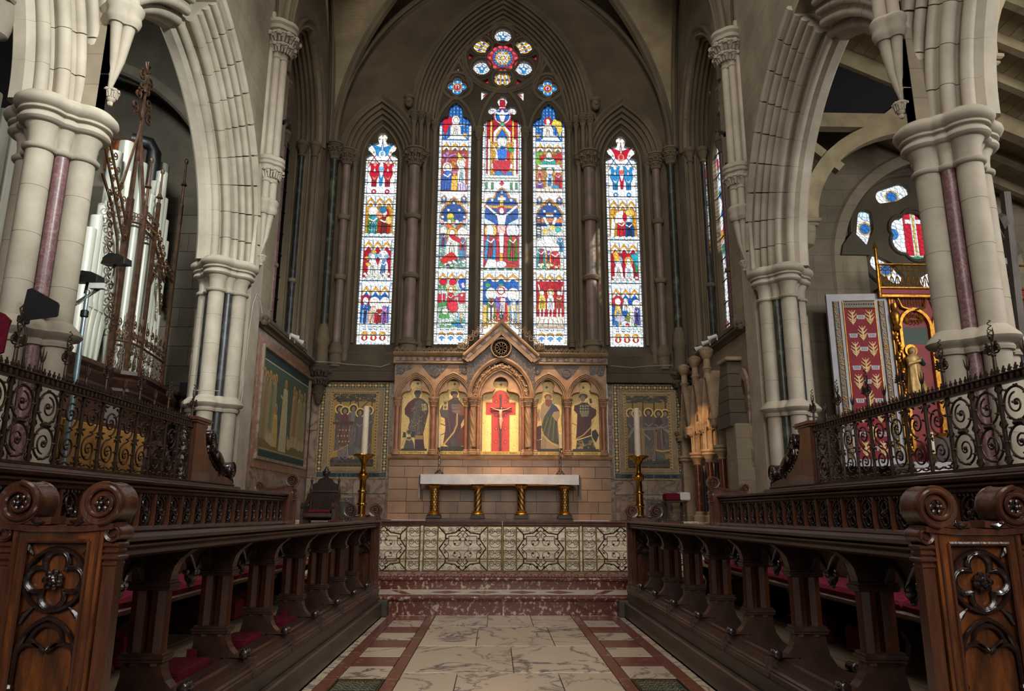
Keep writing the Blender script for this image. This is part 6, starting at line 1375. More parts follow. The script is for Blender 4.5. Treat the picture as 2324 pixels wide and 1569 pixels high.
# candlesticks
def lathe_thing(name, label, cat, loc, parts, group=None):
    t = thing(name, loc, label, cat, group)
    for nm, m, prof, n in parts: G().lathe(loc, prof, n).obj(nm, m, t)
    return t
for s, sd in ((-1, 'left'), (1, 'right')):
    x = ax+s*1.235; z = top+.002
    t = thing('candlestick', (x, 14.98, z), 'silver candlestick on the %s end of the altar' % sd, 'candlestick')
    G().lathe((x, 14.98, z+.05), [(.06, 0), (.065, .02), (.03, .05), (.02, .07), (.018, .16), (.03, .18), (.018, .2), (.016, .33), (.026, .35), (.016, .37), (.016, .44), (.03, .46), (.045, .49), (.05, .5), (.02, .5)], 14).obj('stem', 'silver', t)
    for k in range(3): a = 2*PI*k/3+.5; g = G(); g.tube([(x+.05*math.cos(a), 14.98+.05*math.sin(a), z+.06), (x+.085*math.cos(a), 14.98+.085*math.sin(a), z+.035), (x+.095*math.cos(a), 14.98+.095*math.sin(a), z+.015)], [.018, .016, .014], 7); g.ball((x+.095*math.cos(a), 14.98+.095*math.sin(a), z+.018), .018, 7, 5); g.obj('foot', 'silver', t)
    c = thing('candle', (x, 14.98, z+.55), 'slim cream candle in the silver candlestick at the %s of the altar' % sd, 'candle')
    G().lathe((x, 14.98, z+.545), [(.022, 0), (.021, .30), (.012, .31)], 12).obj('wax', 'wax', c); G().lathe((x, 14.98, z+.85), [(.002, 0), (.002, .02)], 5).obj('wick', 'ink', c)
    X = s*2.66; Y = 14.25; Z = 1.157-.15 if Y < 14.44 else 1.157
    Z = 1.007
    t = thing('floor_candlestick', (X, Y, Z), 'tall brass floor candlestick standing on the %s of the altar steps' % sd, 'candlestick')
    pf = [(.17, 0), (.17, .03), (.15, .05), (.15, .07), (.13, .09), (.125, .12), (.14, .13), (.14, .16), (.12, .17), (.10, .22), (.085, .26), (.075, .27), (.075, .42), (.09, .43), (.095, .45), (.09, .47), (.07, .48), (.07, .66), (.085, .67), (.09, .69), (.085, .71), (.06, .72), (.058, .90), (.07, .92), (.105, .95), (.12, .985), (.105, 1.02), (.07, 1.05), (.05, 1.07), (.048, 1.22), (.06, 1.24), (.08, 1.28), (.12, 1.33), (.20, 1.36), (.21, 1.375), (.205, 1.39), (.05, 1.39)]
    G().lathe((X, Y, Z), [(a, b) for a, b in pf[:12]], 28).obj('base', 'brass', t); G().lathe((X, Y, Z), pf[11:-8], 24).obj('stem', 'brass', t); G().lathe((X, Y, Z), pf[-9:], 28).obj('drip_pan', 'brass', t)
    c = thing('candle', (X, Y, Z+1.39), 'thick white candle in the tall brass floor candlestick %s of the altar' % sd, 'candle')
    G().lathe((X, Y, Z+1.385), [(.062, 0), (.056, .93), (.045, .945)], 20).obj('wax', 'wax', c); G().lathe((X, Y, Z+2.32), [(.003, 0), (.002, .03)], 5).obj('wick', 'ink', c)
# ================================================================== CHOIR STALLS, SCREENS, COMMUNION RAIL
FYS = lambda x0, d0=0: (lambda u, v, d: (x0+u, d0+d, v))     # plane facing west: u = x offset, v = z
def scroll(par, cx, cy, cz, r, th, turns=2.1, sg=1, name='scroll', m='oak', leaf=True):
    """carved volute: a thick roll whose face turns inwards to a flower"""
    g = G(); g.lathe((cx, cy-th/2, cz), [(r*.55, .012), (r*.62, .004), (r*.97, .0), (r, .01), (r*.93, th*.3), (r*.97, th*.5), (r*.93, th*.7), (r, th-.01), (r*.97, th), (r*.5, th)], 26, 'y')
    for face in (-1, 1):
        sp_ = spiral(0, 0, r*.90, turns*.85, PI*.5*sg, 44, .30, sg); n = len(sp_)
        g.tube([(cx+x*(1 if face < 0 else 1), cy+face*(th/2+.002), cz+z) for x, z in sp_], [r*.15*(1-.5*i/n) for i in range(n)], 7)
    g.obj(name, m, par)
    if leaf:
        g = G(); g.ball((cx, cy-th/2-.004, cz), r*.13, 8, 6)
        for k in range(6): a = k*PI/3; g.ball((cx+r*.27*math.cos(a), cy-th/2+.002, cz+r*.27*math.sin(a)), r*.13, 7, 5, (1, .6, 1))
        g.obj('scroll_flower', 'oak_carved', par)
def seg_arc_tube(g, pts, r, y, x0, n=6): g.tube([(x0+p[0], y, p[1]) for p in pts], r, n)
def standard(y, tag_, nearer):
    """bench end of the front desk, right hand side; x from 1.58 to 2.09"""
    t = thing('bench_end', (1.85, y, .30), tag_, 'bench end')
    xa, xb, yt = 1.69, 2.05, .045
    out = [(xa, .31), (xa, 1.235)]+[(xa+.02+(xb-xa-.04)*i/10, 1.262-.02*math.sin(PI*i/10)) for i in range(11)]+[(xb, 1.235), (xb, .31)]
    hole = [(xa+.055, .45), (xa+.055, 1.185), (xb-.055, 1.185), (xb-.055, .45)]
    G().panel([out, hole], FYS(0, y), -yt, yt).obj('body', 'oak_panel', t, smooth=False)
    G().box(xa+.05, xb-.05, y-.012, y+.012, .44, 1.19).obj('panel', 'oak_panel', t, smooth=False)
    g = G(); q = .012
    for a, b, c, d in ((xa+.055, xa+.055, .45, 1.185), (xb-.055, xb-.055, .45, 1.185), (xa+.055, xb-.055, 1.185, 1.185)):
        g.tube([(a, y-yt, c), (b, y-yt, d)], .009, 6)
    for a in (xa+.02, xb-.02): g.tube([(a, y-yt, .32), (a, y-yt, 1.22)], .007, 6)
    g.obj('panel_moulding', 'oak', t)
    cx, cz = (xa+xb)/2, 1.035
    g = G(); F = y-.028
    g.tube([(cx+p, F, cz+q) for p, q in circle(0, 0, .118, 30)], .011, 6, closed=True)
    g.tube([(cx+p, F, cz+q) for p, q in quatre(0, 0, .064, .046, 4, 0, 9)], .011, 6, closed=True)
    g.tube([(cx+p, F-.006, cz+q) for p, q in quatre(0, 0, .064, .052, 4, 0, 9)], .006, 5, closed=True); g.obj('quatrefoil', 'oak_carved', t)
    g = G()
    for p in ((parch(.115, .15, .74, None, cx=cx, n=9)),): g.tube([(u, F, v) for u, v in [(cx-.118, .62)]+p+[(cx+.118, .62)]], .011, 6)
    g.tube([(cx-.115, F, .74)]+[(cx+.055*math.cos(a)-.058, F, .75+.045*math.sin(a)) for a in np.linspace(PI, .35, 7)]+[(cx+.062*math.cos(a), F, .80+.065*math.sin(a)) for a in np.linspace(PI*.95, PI*.05, 9)]+[(cx+.055*math.cos(a)+.058, F, .75+.045*math.sin(a)) for a in np.linspace(PI-.35, 0, 7)]+[(cx+.115, F, .74)], .010, 6)
    for s in (-1, 1):
        g.lathe((cx+s*.118, F, .6), [(.008, -.15), (.008, 0), (.015, .01), (.01, .02), (.016, .035), (.01, .05)], 8)
        g.tube([(cx+s*.07, F, .93), (cx+s*.10, F, .905), (cx+s*.115, F, .87)], [.004, .012, .006], 6)
        g.tube([(cx+s*.10, F, 1.13), (cx+s*.118, F, 1.15), (cx+s*.12, F, 1.17)], [.004, .010, .006], 6)
    g.obj('tracery_arch', 'oak_carved', t, kind='stuff')
    g = G(); g.ball((cx, y-.045, cz), .024, 10, 7); rr = random.Random(2)
    for k in range(7): a = k*2*PI/7; g.ball((cx+.028*math.cos(a), y-.042, cz+.028*math.sin(a)), .015, 7, 5)
    for k in range(6): a = k*PI/3+.2; g.ball((cx+.012*math.cos(a), y-.066, cz+.012*math.sin(a)), .009, 6, 4)
    g.obj('rosette', 'oak_carved', t)
    # top: saddle rail running up into two volutes
    g = G()
    for s in (-1, 1):
        c0 = (cx+s*.155, 1.335)
        pts = [(cx+s*.03, 1.262), (cx+s*.08, 1.258), (cx+s*.14, 1.262), (cx+s*.20, 1.285)]
        g.sweep(pts if s < 0 else pts, FYS(0, y), [(-.012, -.06), (.012, -.06), (.018, -.04), (.018, .04), (.012, .06), (-.012, .06)])
    g.sweep([(cx-.22, 1.243), (cx-.1, 1.232), (cx+.1, 1.232), (cx+.22, 1.243)], FYS(0, y), [(-.012, -.062), (.012, -.062), (.016, .0), (.012, .062), (-.012, .062)])
    g.obj('crest', 'oak', t)
    for s in (-1, 1):
        scroll(t, cx+s*.165, y, 1.333, .088, .13, 2.1, s)
        scroll(t, cx+s*.215, y+.005, 1.215, .034, .11, 1.5, s, 'small_scroll', 'oak', False)
        g = G(); g.tube([(cx+s*.10, y-.06, 1.27), (cx+s*.075, y-.066, 1.255), (cx+s*.05, y-.064, 1.262)], [.012, .014, .005], 6); g.ball((cx+s*.088, y-.066, 1.268), .013, 6, 4); g.obj('leaf', 'oak_carved', t)
        # pilaster under the small scroll
        x = cx+s*.21; g = G()
        for z, r in ((1.17, .034), (1.145, .03), (1.12, .036), (1.095, .028)): g.box(x-r, x+r, y-r-.008, y+r+.008, z-.01, z+.01, .006)
        g.box(x-.026, x+.026, y-.03, y+.03, .31, 1.17, .01); g.obj('pilaster', 'oak', t)
    return t
def desk():
    t = thing('choir_desk', (1.85, 6.5, .30), 'front choir desk with open carved posts on right side of the aisle', 'desk')
    # book board
    g = G().sweep([(3.14, 0), (9.9, 0)], lambda u, v, d: (d, u, v), [(1.105, 1.70), (1.12, 1.665), (1.135, 1.66), (1.145, 1.668), (1.155, 1.652), (1.163, 1.65), (1.17, 1.665), (1.178, 1.64), (1.195, 1.632), (1.206, 1.645), (1.208, 1.72), (1.13, 2.06), (1.10, 2.06)])
    g.obj('book_board', 'oak_dark', t)
    ys = [3.97, 4.87, 5.77, 6.68, 7.58, 8.44, 9.24]
    prs = [(.30, 1.602), (.335, 1.602), (.342, 1.612), (.352, 1.61), (.362, 1.625), (.378, 1.63), (.384, 1.648), (.40, 1.655), (.406, 1.69), (.418, 1.70), (.425, 1.78), (.41, 1.80), (.30, 1.80)]
    ed = [3.14]+ys+[9.9]
    for a, b in zip(ed[:-1], ed[1:]): G().sweep([(a+.022, 0), (b-.022, 0)], lambda u, v, d: (d, u, v), prs).obj('sill', 'oak_dark', t)
    for y in ys: G().box(1.596, 1.665, y-.022, y+.022, .30, .425, .006).obj('sill_block', 'oak_dark', t)
    # posts: every one a part, with its shafts, rings and foot as sub-parts
    x0 = 1.875
    y = ys[0]
    pieces = []
    foot = [(1.665, .426), (1.69, .432), (1.72, .447), (1.75, .478), (1.77, .515), (1.778, .56), (1.972, .56), (1.976, .50), (1.99, .44), (2.03, .38), (2.08, .345), (2.15, .335), (2.15, .285), (1.80, .285), (1.80, .425)]
    g = G().panel([foot], FYS(0, y), -.042, .042); P = g.obj('post', 'oak_dark', t, smooth=False)
    def sub(g, nm, m='oak_dark'):
        o = g.obj(nm, m, t); o.parent = P; pieces.append(o); return o
    for dx in (-.05, .05): sub(G().lathe((x0+dx, y, 0), [(.054, .55), (.05, .60), (.05, .90), (.054, .93)], 8), 'post_shaft', 'oak')
    for z in (.575, .92):
        sub(G().rings([[(x0+p*(.094+e), y+q*(.047+e), z+h) for p, q in ((-1, -1), (1, -1), (1, 1), (-1, 1))] for e, h in ((.004, -.012), (.014, -.008), (.014, .004), (.02, .008), (.02, .02), (.01, .024), (.01, .036), (.0, .04))]), 'post_ring')
    top = [(1.778, .93), (1.774, .98), (1.76, 1.03), (1.735, 1.065), (1.68, 1.11), (2.05, 1.11), (2.02, 1.085), (1.99, 1.05), (1.976, 1.0), (1.972, .93)]
    sub(G().panel([top], FYS(0, y), -.04, .04), 'post_bracket')
    for cx, cz in ((1.662, .442), (2.14, .365)):
        g = G().lathe((cx, y-.045, cz), [(.022, 0), (.028, .004), (.024, .02), (.03, .035), (.03, .055), (.024, .07), (.028, .086), (.022, .09)], 14, 'y'); g.ball((cx, y-.048, cz), .012, 6, 4); sub(g, 'foot_volute', 'oak_carved')
    for k, yy in enumerate(ys[1:]):
        Q = P.copy(); C.objects.link(Q); Q.parent = t; Q.location = (0, yy-y, 0); ORG[Q.name] = ORG[t.name]
        for o in pieces: c = o.copy(); C.objects.link(c); c.parent = Q
    # cusped tracery hanging between the posts
    for a, b in zip(ed[:-1], ed[1:]):
        w_ = b-a; pts = []
        def lobe(u0, u1, z0, zt, n=7): return [(a+u0+(u1-u0)*i/n, z0+(zt-z0)*math.sin(PI*i/n)) for i in range(n+1)]
        e0, e1 = .05, w_-.05; c1, c2 = w_*.33, w_*.67
        low = lobe(e0, c1, .95, 1.05)+lobe(c1, c2, .955, 1.075)[1:]+lobe(c2, e1, .95, 1.05)[1:]
        f = lambda u, v, d: (1.93+d, u, v)
        tr = G().panel([[(a+.03, 1.14), (b-.03, 1.14), (b-.03, .93)]+low[::-1]+[(a+.03, .93)]], f, -.02, .02).obj('tracery', 'oak_dark', t, smooth=False)
        g = G(); g.tube([f(u, v, -.024) for u, v in low], .012, 6); o = g.obj('tracery_roll', 'oak_carved', t); o.parent = tr
        for u in (c1, c2):
            g = G(); g.ball((1.93, a+u, .935), .04, 8, 6, (1, 1, 1.3)); g.ball((1.93, a+u, .882), .02, 6, 5)
            for k in range(5): an = 2*PI*k/5; g.ball((1.93+.036*math.cos(an), a+u+.036*math.sin(an), .95), .018, 6, 4)
            o = g.obj('pendant', 'oak_carved', t); o.parent = tr
        for u in (w_*.2, w_*.5, w_*.8): g = G().lathe((1.905, a+u, 1.10), [(.018, 0), (.022, -.006), (.012, -.012), (.004, -.014)], 8, 'x'); o = g.obj('boss', 'oak_carved', t); o.parent = tr
    return t
def back_desk():
    t = thing('panelled_desk', (2.95, 6.5, ZF), 'rear choir desk fronted by a band of carved tracery panels on right side', 'desk')
    g = G().sweep([(1.2, 0), (9.9, 0)], lambda u, v, d: (d, u, v), [(1.43, 2.91), (1.445, 2.885), (1.46, 2.88), (1.47, 2.888), (1.48, 2.868), (1.492, 2.868), (1.50, 2.885), (1.51, 2.858), (1.53, 2.85), (1.54, 2.865), (1.546, 2.93), (1.47, 3.28), (1.43, 3.28)]); g.obj('book_board', 'oak_dark', t)
    G().sweep([(1.2, 0), (9.9, 0)], lambda u, v, d: (d, u, v), [(1.13, 2.90), (1.145, 2.875), (1.16, 2.87), (1.17, 2.88), (1.19, 2.895), (1.19, 2.95), (1.13, 2.95)]).obj('lower_rail', 'oak_dark', t)
    G().box(2.905, 2.94, 1.2, 9.9, .3, 1.14).obj('back_board', 'oak_dark', t)
    ys = [9.84-.265*k for k in range(33)]
    y = ys[0]
    b = G().box(2.925, 2.945, y-.265+.012, y-.012, 1.185, 1.435).obj('tracery_panel', 'oak_carved', t, smooth=False)
    cy = y-.1325; g = G()
    g.tube([(2.915, cy+p, 1.31+q) for p, q in [(.10*math.sin(a)*(1 if True else 0), .115*math.cos(a)) for a in np.linspace(0, 2*PI, 25)[:-1]]], .010, 5, closed=True)
    g.tube([(2.915, cy+p, 1.31+q) for p, q in quatre(0, 0, .052, .040, 4, PI/2, 6)], .009, 5, closed=True)
    for k in range(4): a = k*PI/2+PI/4; g.tube([(2.915, cy+.03*math.cos(a), 1.31+.035*math.sin(a)), (2.91, cy+.075*math.cos(a), 1.31+.085*math.sin(a))], [.012, .006], 5)
    for k in range(5): g.ball((2.905, cy-.085+.0425*k, 1.428), .013, 6, 4)
    o = g.obj('tracery', 'oak_carved', t); o.parent = b
    g = G(); g.ball((2.90, cy, 1.31), .02, 7, 5)
    for k in range(6): a = k*PI/3; g.ball((2.904, cy+.024*math.cos(a), 1.31+.024*math.sin(a)), .012, 6, 4)
    o2 = g.obj('rosette', 'oak_carved', t); o2.parent = b
    mu_ = G().box(2.885, 2.945, y-.012, y+.012, 1.17, 1.44, .006).obj('mullion', 'oak', t)
    for yy in ys[1:]:
        Q = b.copy(); C.objects.link(Q); Q.location = (0, yy-y, 0)
        for q in (o, o2): c = q.copy(); C.objects.link(c); c.parent = Q
        Q = mu_.copy(); C.objects.link(Q); Q.location = (0, yy-y, 0)
    return t
def back_end():
    y = 9.95
    t = thing('stepped_bench_end', (3.0, y, .28), 'stepped bench end with two volutes closing the rear desk on right side', 'bench end')
    out = [(2.80, .29), (2.80, 1.60), (2.83, 1.655), (2.95, 1.62), (3.28, 1.57), (3.30, 1.5), (3.30, .29)]
    G().panel([out], FYS(0, y), -.045, .045).obj('body', 'oak', t, smooth=False)
    G().sweep([(2.83, 1.66), (2.95, 1.625), (3.25, 1.585)], FYS(0, y), [(-.012, -.055), (.012, -.055), (.02, .0), (.012, .055), (-.012, .055)]).obj('crest', 'oak', t)
    scroll(t, 2.825, y, 1.715, .082, .12, 2.1, -1); scroll(t, 3.25, y, 1.635, .062, .11, 2.0, 1)
    scroll(t, 2.785, y, 1.575, .034, .10, 1.5, -1, 'small_scroll', 'oak', False)
    g = G()
    for z, r in ((1.52, .034), (1.49, .028), (1.46, .036), (1.43, .028)): g.box(2.79-r, 2.79+r, y-r-.01, y+r+.01, z-.012, z+.012, .006)
    g.box(2.765, 2.815, y-.03, y+.03, .3, 1.5, .01); g.obj('pilaster', 'oak', t); return t
def bench():
    t = thing('choir_bench', (2.65, 6.6, ZF), 'long oak bench behind the front choir desk on right side', 'bench')
    G().box(2.43, 2.90, 3.2, 10.0, .665, .71, .014).obj('seat', 'oak', t)
    for y in (3.5, 5.1, 6.7, 8.3, 9.85):
        o = [(2.47, .665), (2.50, .60), (2.60, .54), (2.64, .46), (2.62, .38), (2.58, .30), (2.58, .283), (2.89, .283), (2.89, .665)]
        G().panel([o], FYS(0, y), -.03, .03).obj('leg', 'oak_dark', t, smooth=False)
    return t
def cushions(s):
    sd = 'left' if s < 0 else 'right'
    for i, (a, b, w_) in enumerate(((3.25, 4.75, 'nearest the camera'), (4.78, 7.0, 'in the middle of the bench'), (7.03, 9.2, 'at the sanctuary end'))):
        g = G(); n = 14; rg = []
        for k in range(n+1):
            y = a+(b-a)*k/n; e = .012 if k in (0, n) else 0; w2 = .004*math.sin(k*1.7)
            rg.append([(s*x, y, z) for x, z in ((2.435+e, .725), (2.425+e, .745), (2.44+e, .775-e+w2), (2.50, .79-e+w2), (2.66, .795-e-w2), (2.80, .785-e), (2.83, .75), (2.83, .712), (2.44+e, .712))])
        g.rings(rg); o = g.obj('seat_cushion', 'red_cloth'); o['label'] = 'long crimson seat cushion on the %s choir bench, %s' % (sd, w_); o['category'] = 'cushion'; o['group'] = 'crimson bench cushions'
def kneeler(x, y, z, w_, d, h, label, tab=True):
    t = thing('kneeler', (x, y, z), label, 'kneeler', 'crimson kneelers under the stalls')
    G().box(x-w_/2, x+w_/2, y-d/2, y+d/2, z, z+h, .018).obj('body', 'red_cloth', t)
    g = G(); zz = z+h-.012
    g.tube([(x-w_/2+.006, y-d/2+.006, zz), (x+w_/2-.006, y-d/2+.006, zz), (x+w_/2-.006, y+d/2-.006, zz), (x-w_/2+.006, y+d/2-.006, zz)], .006, 5, closed=True); g.obj('piping', 'red_cloth', t)
    if tab: g = G(); g.box(x-.03, x+.03, y+d/2-.012, y+d/2, z+h-.02, z+h+.045, .004); g.obj('hanging_loop', 'red_cloth', t)
# iron screen on the wall behind the rear stalls
UY = [8.62-.3245*k for k in range(18)]
def spir3(y, z, r, a0, turns, sg, n=30, x=3.7, shrink=.14): return [(x, p, q) for p, q in spiral(y, z, r, turns, a0, n, shrink, sg)]
def screen():
    sb = thing('rear_stall_wall', (3.75, 5, ZF), 'dark oak wall and ledge behind the rear stalls on right side', 'stall')
    G().box(3.66, 3.80, -1, 10.05, .29, 1.5).obj('boarding', 'oak_dark', sb)
    G().sweep([(-1, 0), (10.1, 0)], lambda u, v, d: (d, u, v), [(1.45, 3.66), (1.475, 3.63), (1.49, 3.62), (1.50, 3.635), (1.525, 3.60), (1.545, 3.58), (1.56, 3.60), (1.58, 3.575), (1.605, 3.56), (1.63, 3.575), (1.64, 3.84), (1.45, 3.84)]).obj('ledge', 'oak_dark', sb)
    t = thing('iron_screen', (3.7, 6, 1.64), 'wrought iron scrollwork screen with leafy finials above the right hand stalls', 'screen')
    G().box(3.68, 3.72, 3.0, 8.62, 1.645, 1.668).obj('bottom_rail', 'iron', t)
    g = G().box(3.675, 3.725, 3.0, 8.64, 2.265, 2.28); g.box(3.672, 3.728, 3.0, 8.64, 2.33, 2.345, .004); g.box(3.69, 3.71, 3.0, 8.62, 2.28, 2.335); g.obj('top_rail', 'iron', t)
    g = G()
    y = 3.04
    while y < 8.6: g.box(3.672, 3.69, y-.012, y+.012, 2.285, 2.325); g.box(3.71, 3.728, y-.012, y+.012, 2.285, 2.325); y += .065
    g.obj('stud_band', 'iron', t, kind='stuff')
    g = G(); y = 3.05
    while y < 8.62:
        for dx in (-.02, .02):
            g.box(3.7+dx-.005, 3.7+dx+.005, y-.018, y+.018, 2.36, 2.372); g.box(3.7+dx-.004, 3.7+dx+.004, y-.005, y+.005, 2.342, 2.395)
        y += .065
    g.obj('cresting', 'iron', t, kind='stuff')
    leaf = lambda g, y, z, r=.012: (g.ball((3.7, y, z), r, 6, 4), g.ball((3.692, y+r, z+r*.6), r*.7, 5, 4), g.ball((3.692, y-r, z+r*.6), r*.7, 5, 4))
    # upright
    u0 = UY[0]
    up = G().box(3.688, 3.712, u0-.012, u0+.012, 1.66, 2.27, .004).obj('upright', 'iron', t)
    # S scroll panel
    yc = u0-.162; g = G()
    g.tube(spir3(yc, 2.10, .118, -PI/2, 1.7, 1, 34), .0085, 6); g.tube(spir3(yc, 1.83, .118, PI/2, 1.7, 1, 34), .0085, 6)
    g.tube([(3.7, yc, 1.982), (3.7, yc+.05, 1.97), (3.7, yc, 1.948)], .008, 5)
    for s, z in ((1, 2.2), (-1, 2.22), (1, 1.72), (-1, 1.73), (1, 1.96), (-1, 1.97)):
        g.tube([(3.7, yc+s*.10, z-.03), (3.7, yc+s*.13, z), (3.7, yc+s*.115, z+.03), (3.7, yc+s*.09, z+.02)], [.006, .007, .006, .004], 5)
    for dy, z in ((0, 2.09), (.05, 2.16), (-.115, 2.12), (.11, 1.95), (-.11, 1.99), (0, 1.84), (-.05, 1.76), (.115, 1.84), (.09, 2.235), (-.09, 2.235), (-.1, 1.70), (.1, 1.70), (.02, 2.245), (-.03, 1.69)): leaf(g, yc+dy, z)
    g.tube([(3.7, yc-.13, 1.69), (3.7, yc-.06, 1.68), (3.7, yc, 1.70), (3.7, yc+.06, 1.68), (3.7, yc+.13, 1.69)], .007, 5)
    sA = g.obj('scroll_panel', 'iron', t)
    # twin ring panel for the near end
    g = G()
    for z in (2.105, 1.825):
        g.tube([(3.7, yc+p, z+q) for p, q in circle(0, 0, .125, 28)], .0095, 6, closed=True); g.tube(spir3(yc, z, .085, PI/2 if z > 2 else -PI/2, 1.3, -1, 24), .0075, 5)
        for k in range(7): a = k*2*PI/7; leaf(g, yc+.13*math.cos(a), z+.13*math.sin(a), .013)
        leaf(g, yc, z, .018)
    for s in (-1, 1):
        for z in (1.70, 1.965, 2.23): g.tube([(3.7, yc+s*.15, z-.03), (3.7, yc+s*.12, z), (3.7, yc+s*.135, z+.03)], .007, 5)
    g.tube([(3.7, yc-.05, 1.965), (3.7, yc+.05, 1.965)], .018, 6)
    sB = g.obj('ring_panel', 'iron', t)
    # finials
    g = G(); g.lathe((3.7, u0, 2.34), [(.016, 0), (.016, .05), (.011, .2), (.008, .30)], 8)
    for s in (-1, 1):
        g.tube([(3.7, u0, 2.46)]+[(3.7, u0+s*(.04+.035*math.cos(a)), 2.545+.035*math.sin(a)) for a in np.linspace(-PI*.9, PI*.75, 12)], [.007]*13, 5)
        for k in range(4): g.tube([(3.7, u0+s*.01, 2.53), (3.69, u0+s*(.055+.01*k), 2.60-.022*k)], [.004, .011], 5)
        g.tube([(3.7, u0, 2.60), (3.7, u0+s*.03, 2.66), (3.7, u0+s*.03, 2.71)], [.008, .006, .003], 5)
    g.ball((3.7, u0, 2.50), .02, 8, 6)
    g.tube([(3.7+.012*math.cos(i*.9), u0+.014*math.sin(i*.9), 2.62+i*.0055) for i in range(30)], .004, 4)
    fA = g.obj('finial', 'iron', t)
    g = G(); g.lathe((3.7, u0, 2.34), [(.014, 0), (.014, .04), (.009, .12)], 8)
    for s in (-1, 0, 1): g.tube([(3.7, u0, 2.44), (3.7, u0+s*.025, 2.48), (3.7, u0+s*.04, 2.56-.02*abs(s))], [.009, .008, .003], 5)
    fB = g.obj('forked_finial', 'iron', t)
    def rep(o, k):
        if k == 0: return
        q = o.copy(); C.objects.link(q); q.location = (0, -.3245*k, 0)
    for k in range(18): rep(up, k)
    for k in range(17): rep(sA if k < 8 else sB, k) if k else None
    for k in range(0, 18, 2): rep(fA, k)
    for k in range(3, 18, 2): rep(fB, k)
    fB.location = (0, -.3245, 0)
    return sb, t
def elbow():
    t = thing('stall_end', (3.7, 9.3, 1.64), 'carved stall end with crouching beast and volutes closing the right iron screen', 'stall end')
    f = lambda u, v, d: (3.7+d, u, v)
    out = [(8.64, 1.64), (8.64, 2.33), (8.98, 2.33), (9.0, 2.30), (8.93, 2.26)]+[(8.95+.85*(1-math.cos(a)), 2.24-.50*math.sin(a)) for a in np.linspace(.1, PI/2, 9)]+[(10.0, 1.70), (10.0, 1.64)]
    G().panel([out], f, -.055, .055).obj('body', 'oak', t, smooth=False)
    g = G(); 
    for z, e in ((2.345, .02), (2.37, .035), (2.39, .02)): g.box(3.7-.06-e, 3.7+.06+e, 8.62-e, 9.0+e, z-.012, z+.012, .006)
    g.obj('cap', 'oak', t)
    G().box(3.62, 3.78, 8.64, 10.02, 1.635, 1.665, .01).obj('foot', 'oak_dark', t)
    def sc(y, z, r, sg, th=.14):
        g = G(); g.lathe((3.7-th/2, y, z), [(r*.5, 0), (r*.95, 0), (r, .012), (r*.94, th/2), (r, th-.012), (r*.95, th), (r*.5, th)], 22, 'x')
        for fc in (-1, 1): sp_ = spiral(y, z, r*.93, 2.1, PI/2, 36, .25, sg); g.tube([(3.7+fc*(th/2+.002), p, q) for p, q in sp_], [r*.1*(1-.4*i/36) for i in range(37)], 6)
        g.ball((3.7-th/2-.004, y, z), r*.2, 8, 6); g.obj('scroll', 'oak_carved', t)
    sc(9.16, 2.20, .10, 1); sc(9.93, 1.84, .115, -1); sc(10.0, 1.69, .045, -1, .1)
    # openwork foliage along the curve and a hunched beast
    g = G(); rr = random.Random(6)
    for a in np.linspace(.15, PI/2, 16):
        y, z = 8.97+.86*(1-math.cos(a)), 2.21-.50*math.sin(a)+.04
        g.tube([(3.7, y, z), (3.68, y+.03, z+.05), (3.7, y+.07, z+.05)], [.012, .016, .006], 5); g.ball((3.66, y+.03, z+.02), .018, 6, 4); g.ball((3.74, y+.03, z+.02), .018, 6, 4)
    g.obj('foliage', 'oak_carved', t, kind='stuff')
    g = G()
    g.tube([(3.7, 9.62, 1.83), (3.7, 9.56, 1.92), (3.7, 9.45, 2.0), (3.7, 9.35, 2.07), (3.7, 9.36, 2.15)], [.045, .085, .08, .05, .035], 12)
    g.ball((3.7, 9.38, 2.18), .042, 10, 8, (.9, 1.2, .9)); g.tube([(3.7, 9.40, 2.18), (3.7, 9.47, 2.16), (3.7, 9.49, 2.13)], [.026, .018, .006], 8)
    for s in (-1, 1):
        g.tube([(3.7+s*.05, 9.40, 2.02), (3.7+s*.06, 9.34, 1.95), (3.7+s*.05, 9.28, 2.02)], [.028, .022, .014], 7)
        g.tube([(3.7+s*.05, 9.60, 1.88), (3.7+s*.08, 9.50, 1.86), (3.7+s*.07, 9.55, 1.78), (3.7+s*.06, 9.48, 1.76)], [.045, .04, .022, .016], 7)
        g.tube([(3.7+s*.025, 9.35, 2.20), (3.7+s*.03, 9.33, 2.235)], [.012, .004], 6)
    g.obj('beast', 'oak_carved', t); return t
dk = desk(); n0 = standard(3.1, 'near carved bench end with quatrefoil panel and two volutes on right side', True)
n1 = standard(9.95, 'far bench end of the front desk, right of the altar steps', False)
bd, be, bn = back_desk(), back_end(), bench(); wl, sc_ = screen(); el = elbow()
for o, lb in ((dk, 'front choir desk with open carved posts on left side of the aisle'), (n0, 'near carved bench end with quatrefoil panel and two volutes on left side'), (n1, 'far bench end of the front desk, left of the altar steps'),
              (bd, 'rear choir desk fronted by a band of carved tracery panels on left side'), (be, 'stepped bench end with two volutes closing the rear desk on left side'), (bn, 'long oak bench behind the front choir desk on left side'),
              (wl, 'dark oak wall and ledge behind the rear stalls on left side'), (sc_, 'wrought iron scrollwork screen with leafy finials above the left hand stalls'), (el, 'carved stall end with crouching beast and volutes closing the left iron screen')):
    mirror(o, label=lb)
cushions(-1); cushions(1)
kneeler(-1.96, 4.56, ZF, .23, .46, .16, 'crimson kneeler nearest the camera behind the left front desk')
kneeler(-1.93, 5.56, ZF, .22, .38, .16, 'second crimson kneeler from the near left bench end')
kneeler(-1.92, 6.46, ZF, .20, .36, .16, 'third crimson kneeler from the near left bench end')
kneeler(-2.05, 6.30, ZF, .12, .26, .12, 'low crimson kneeler behind the third post of the left front desk', False)
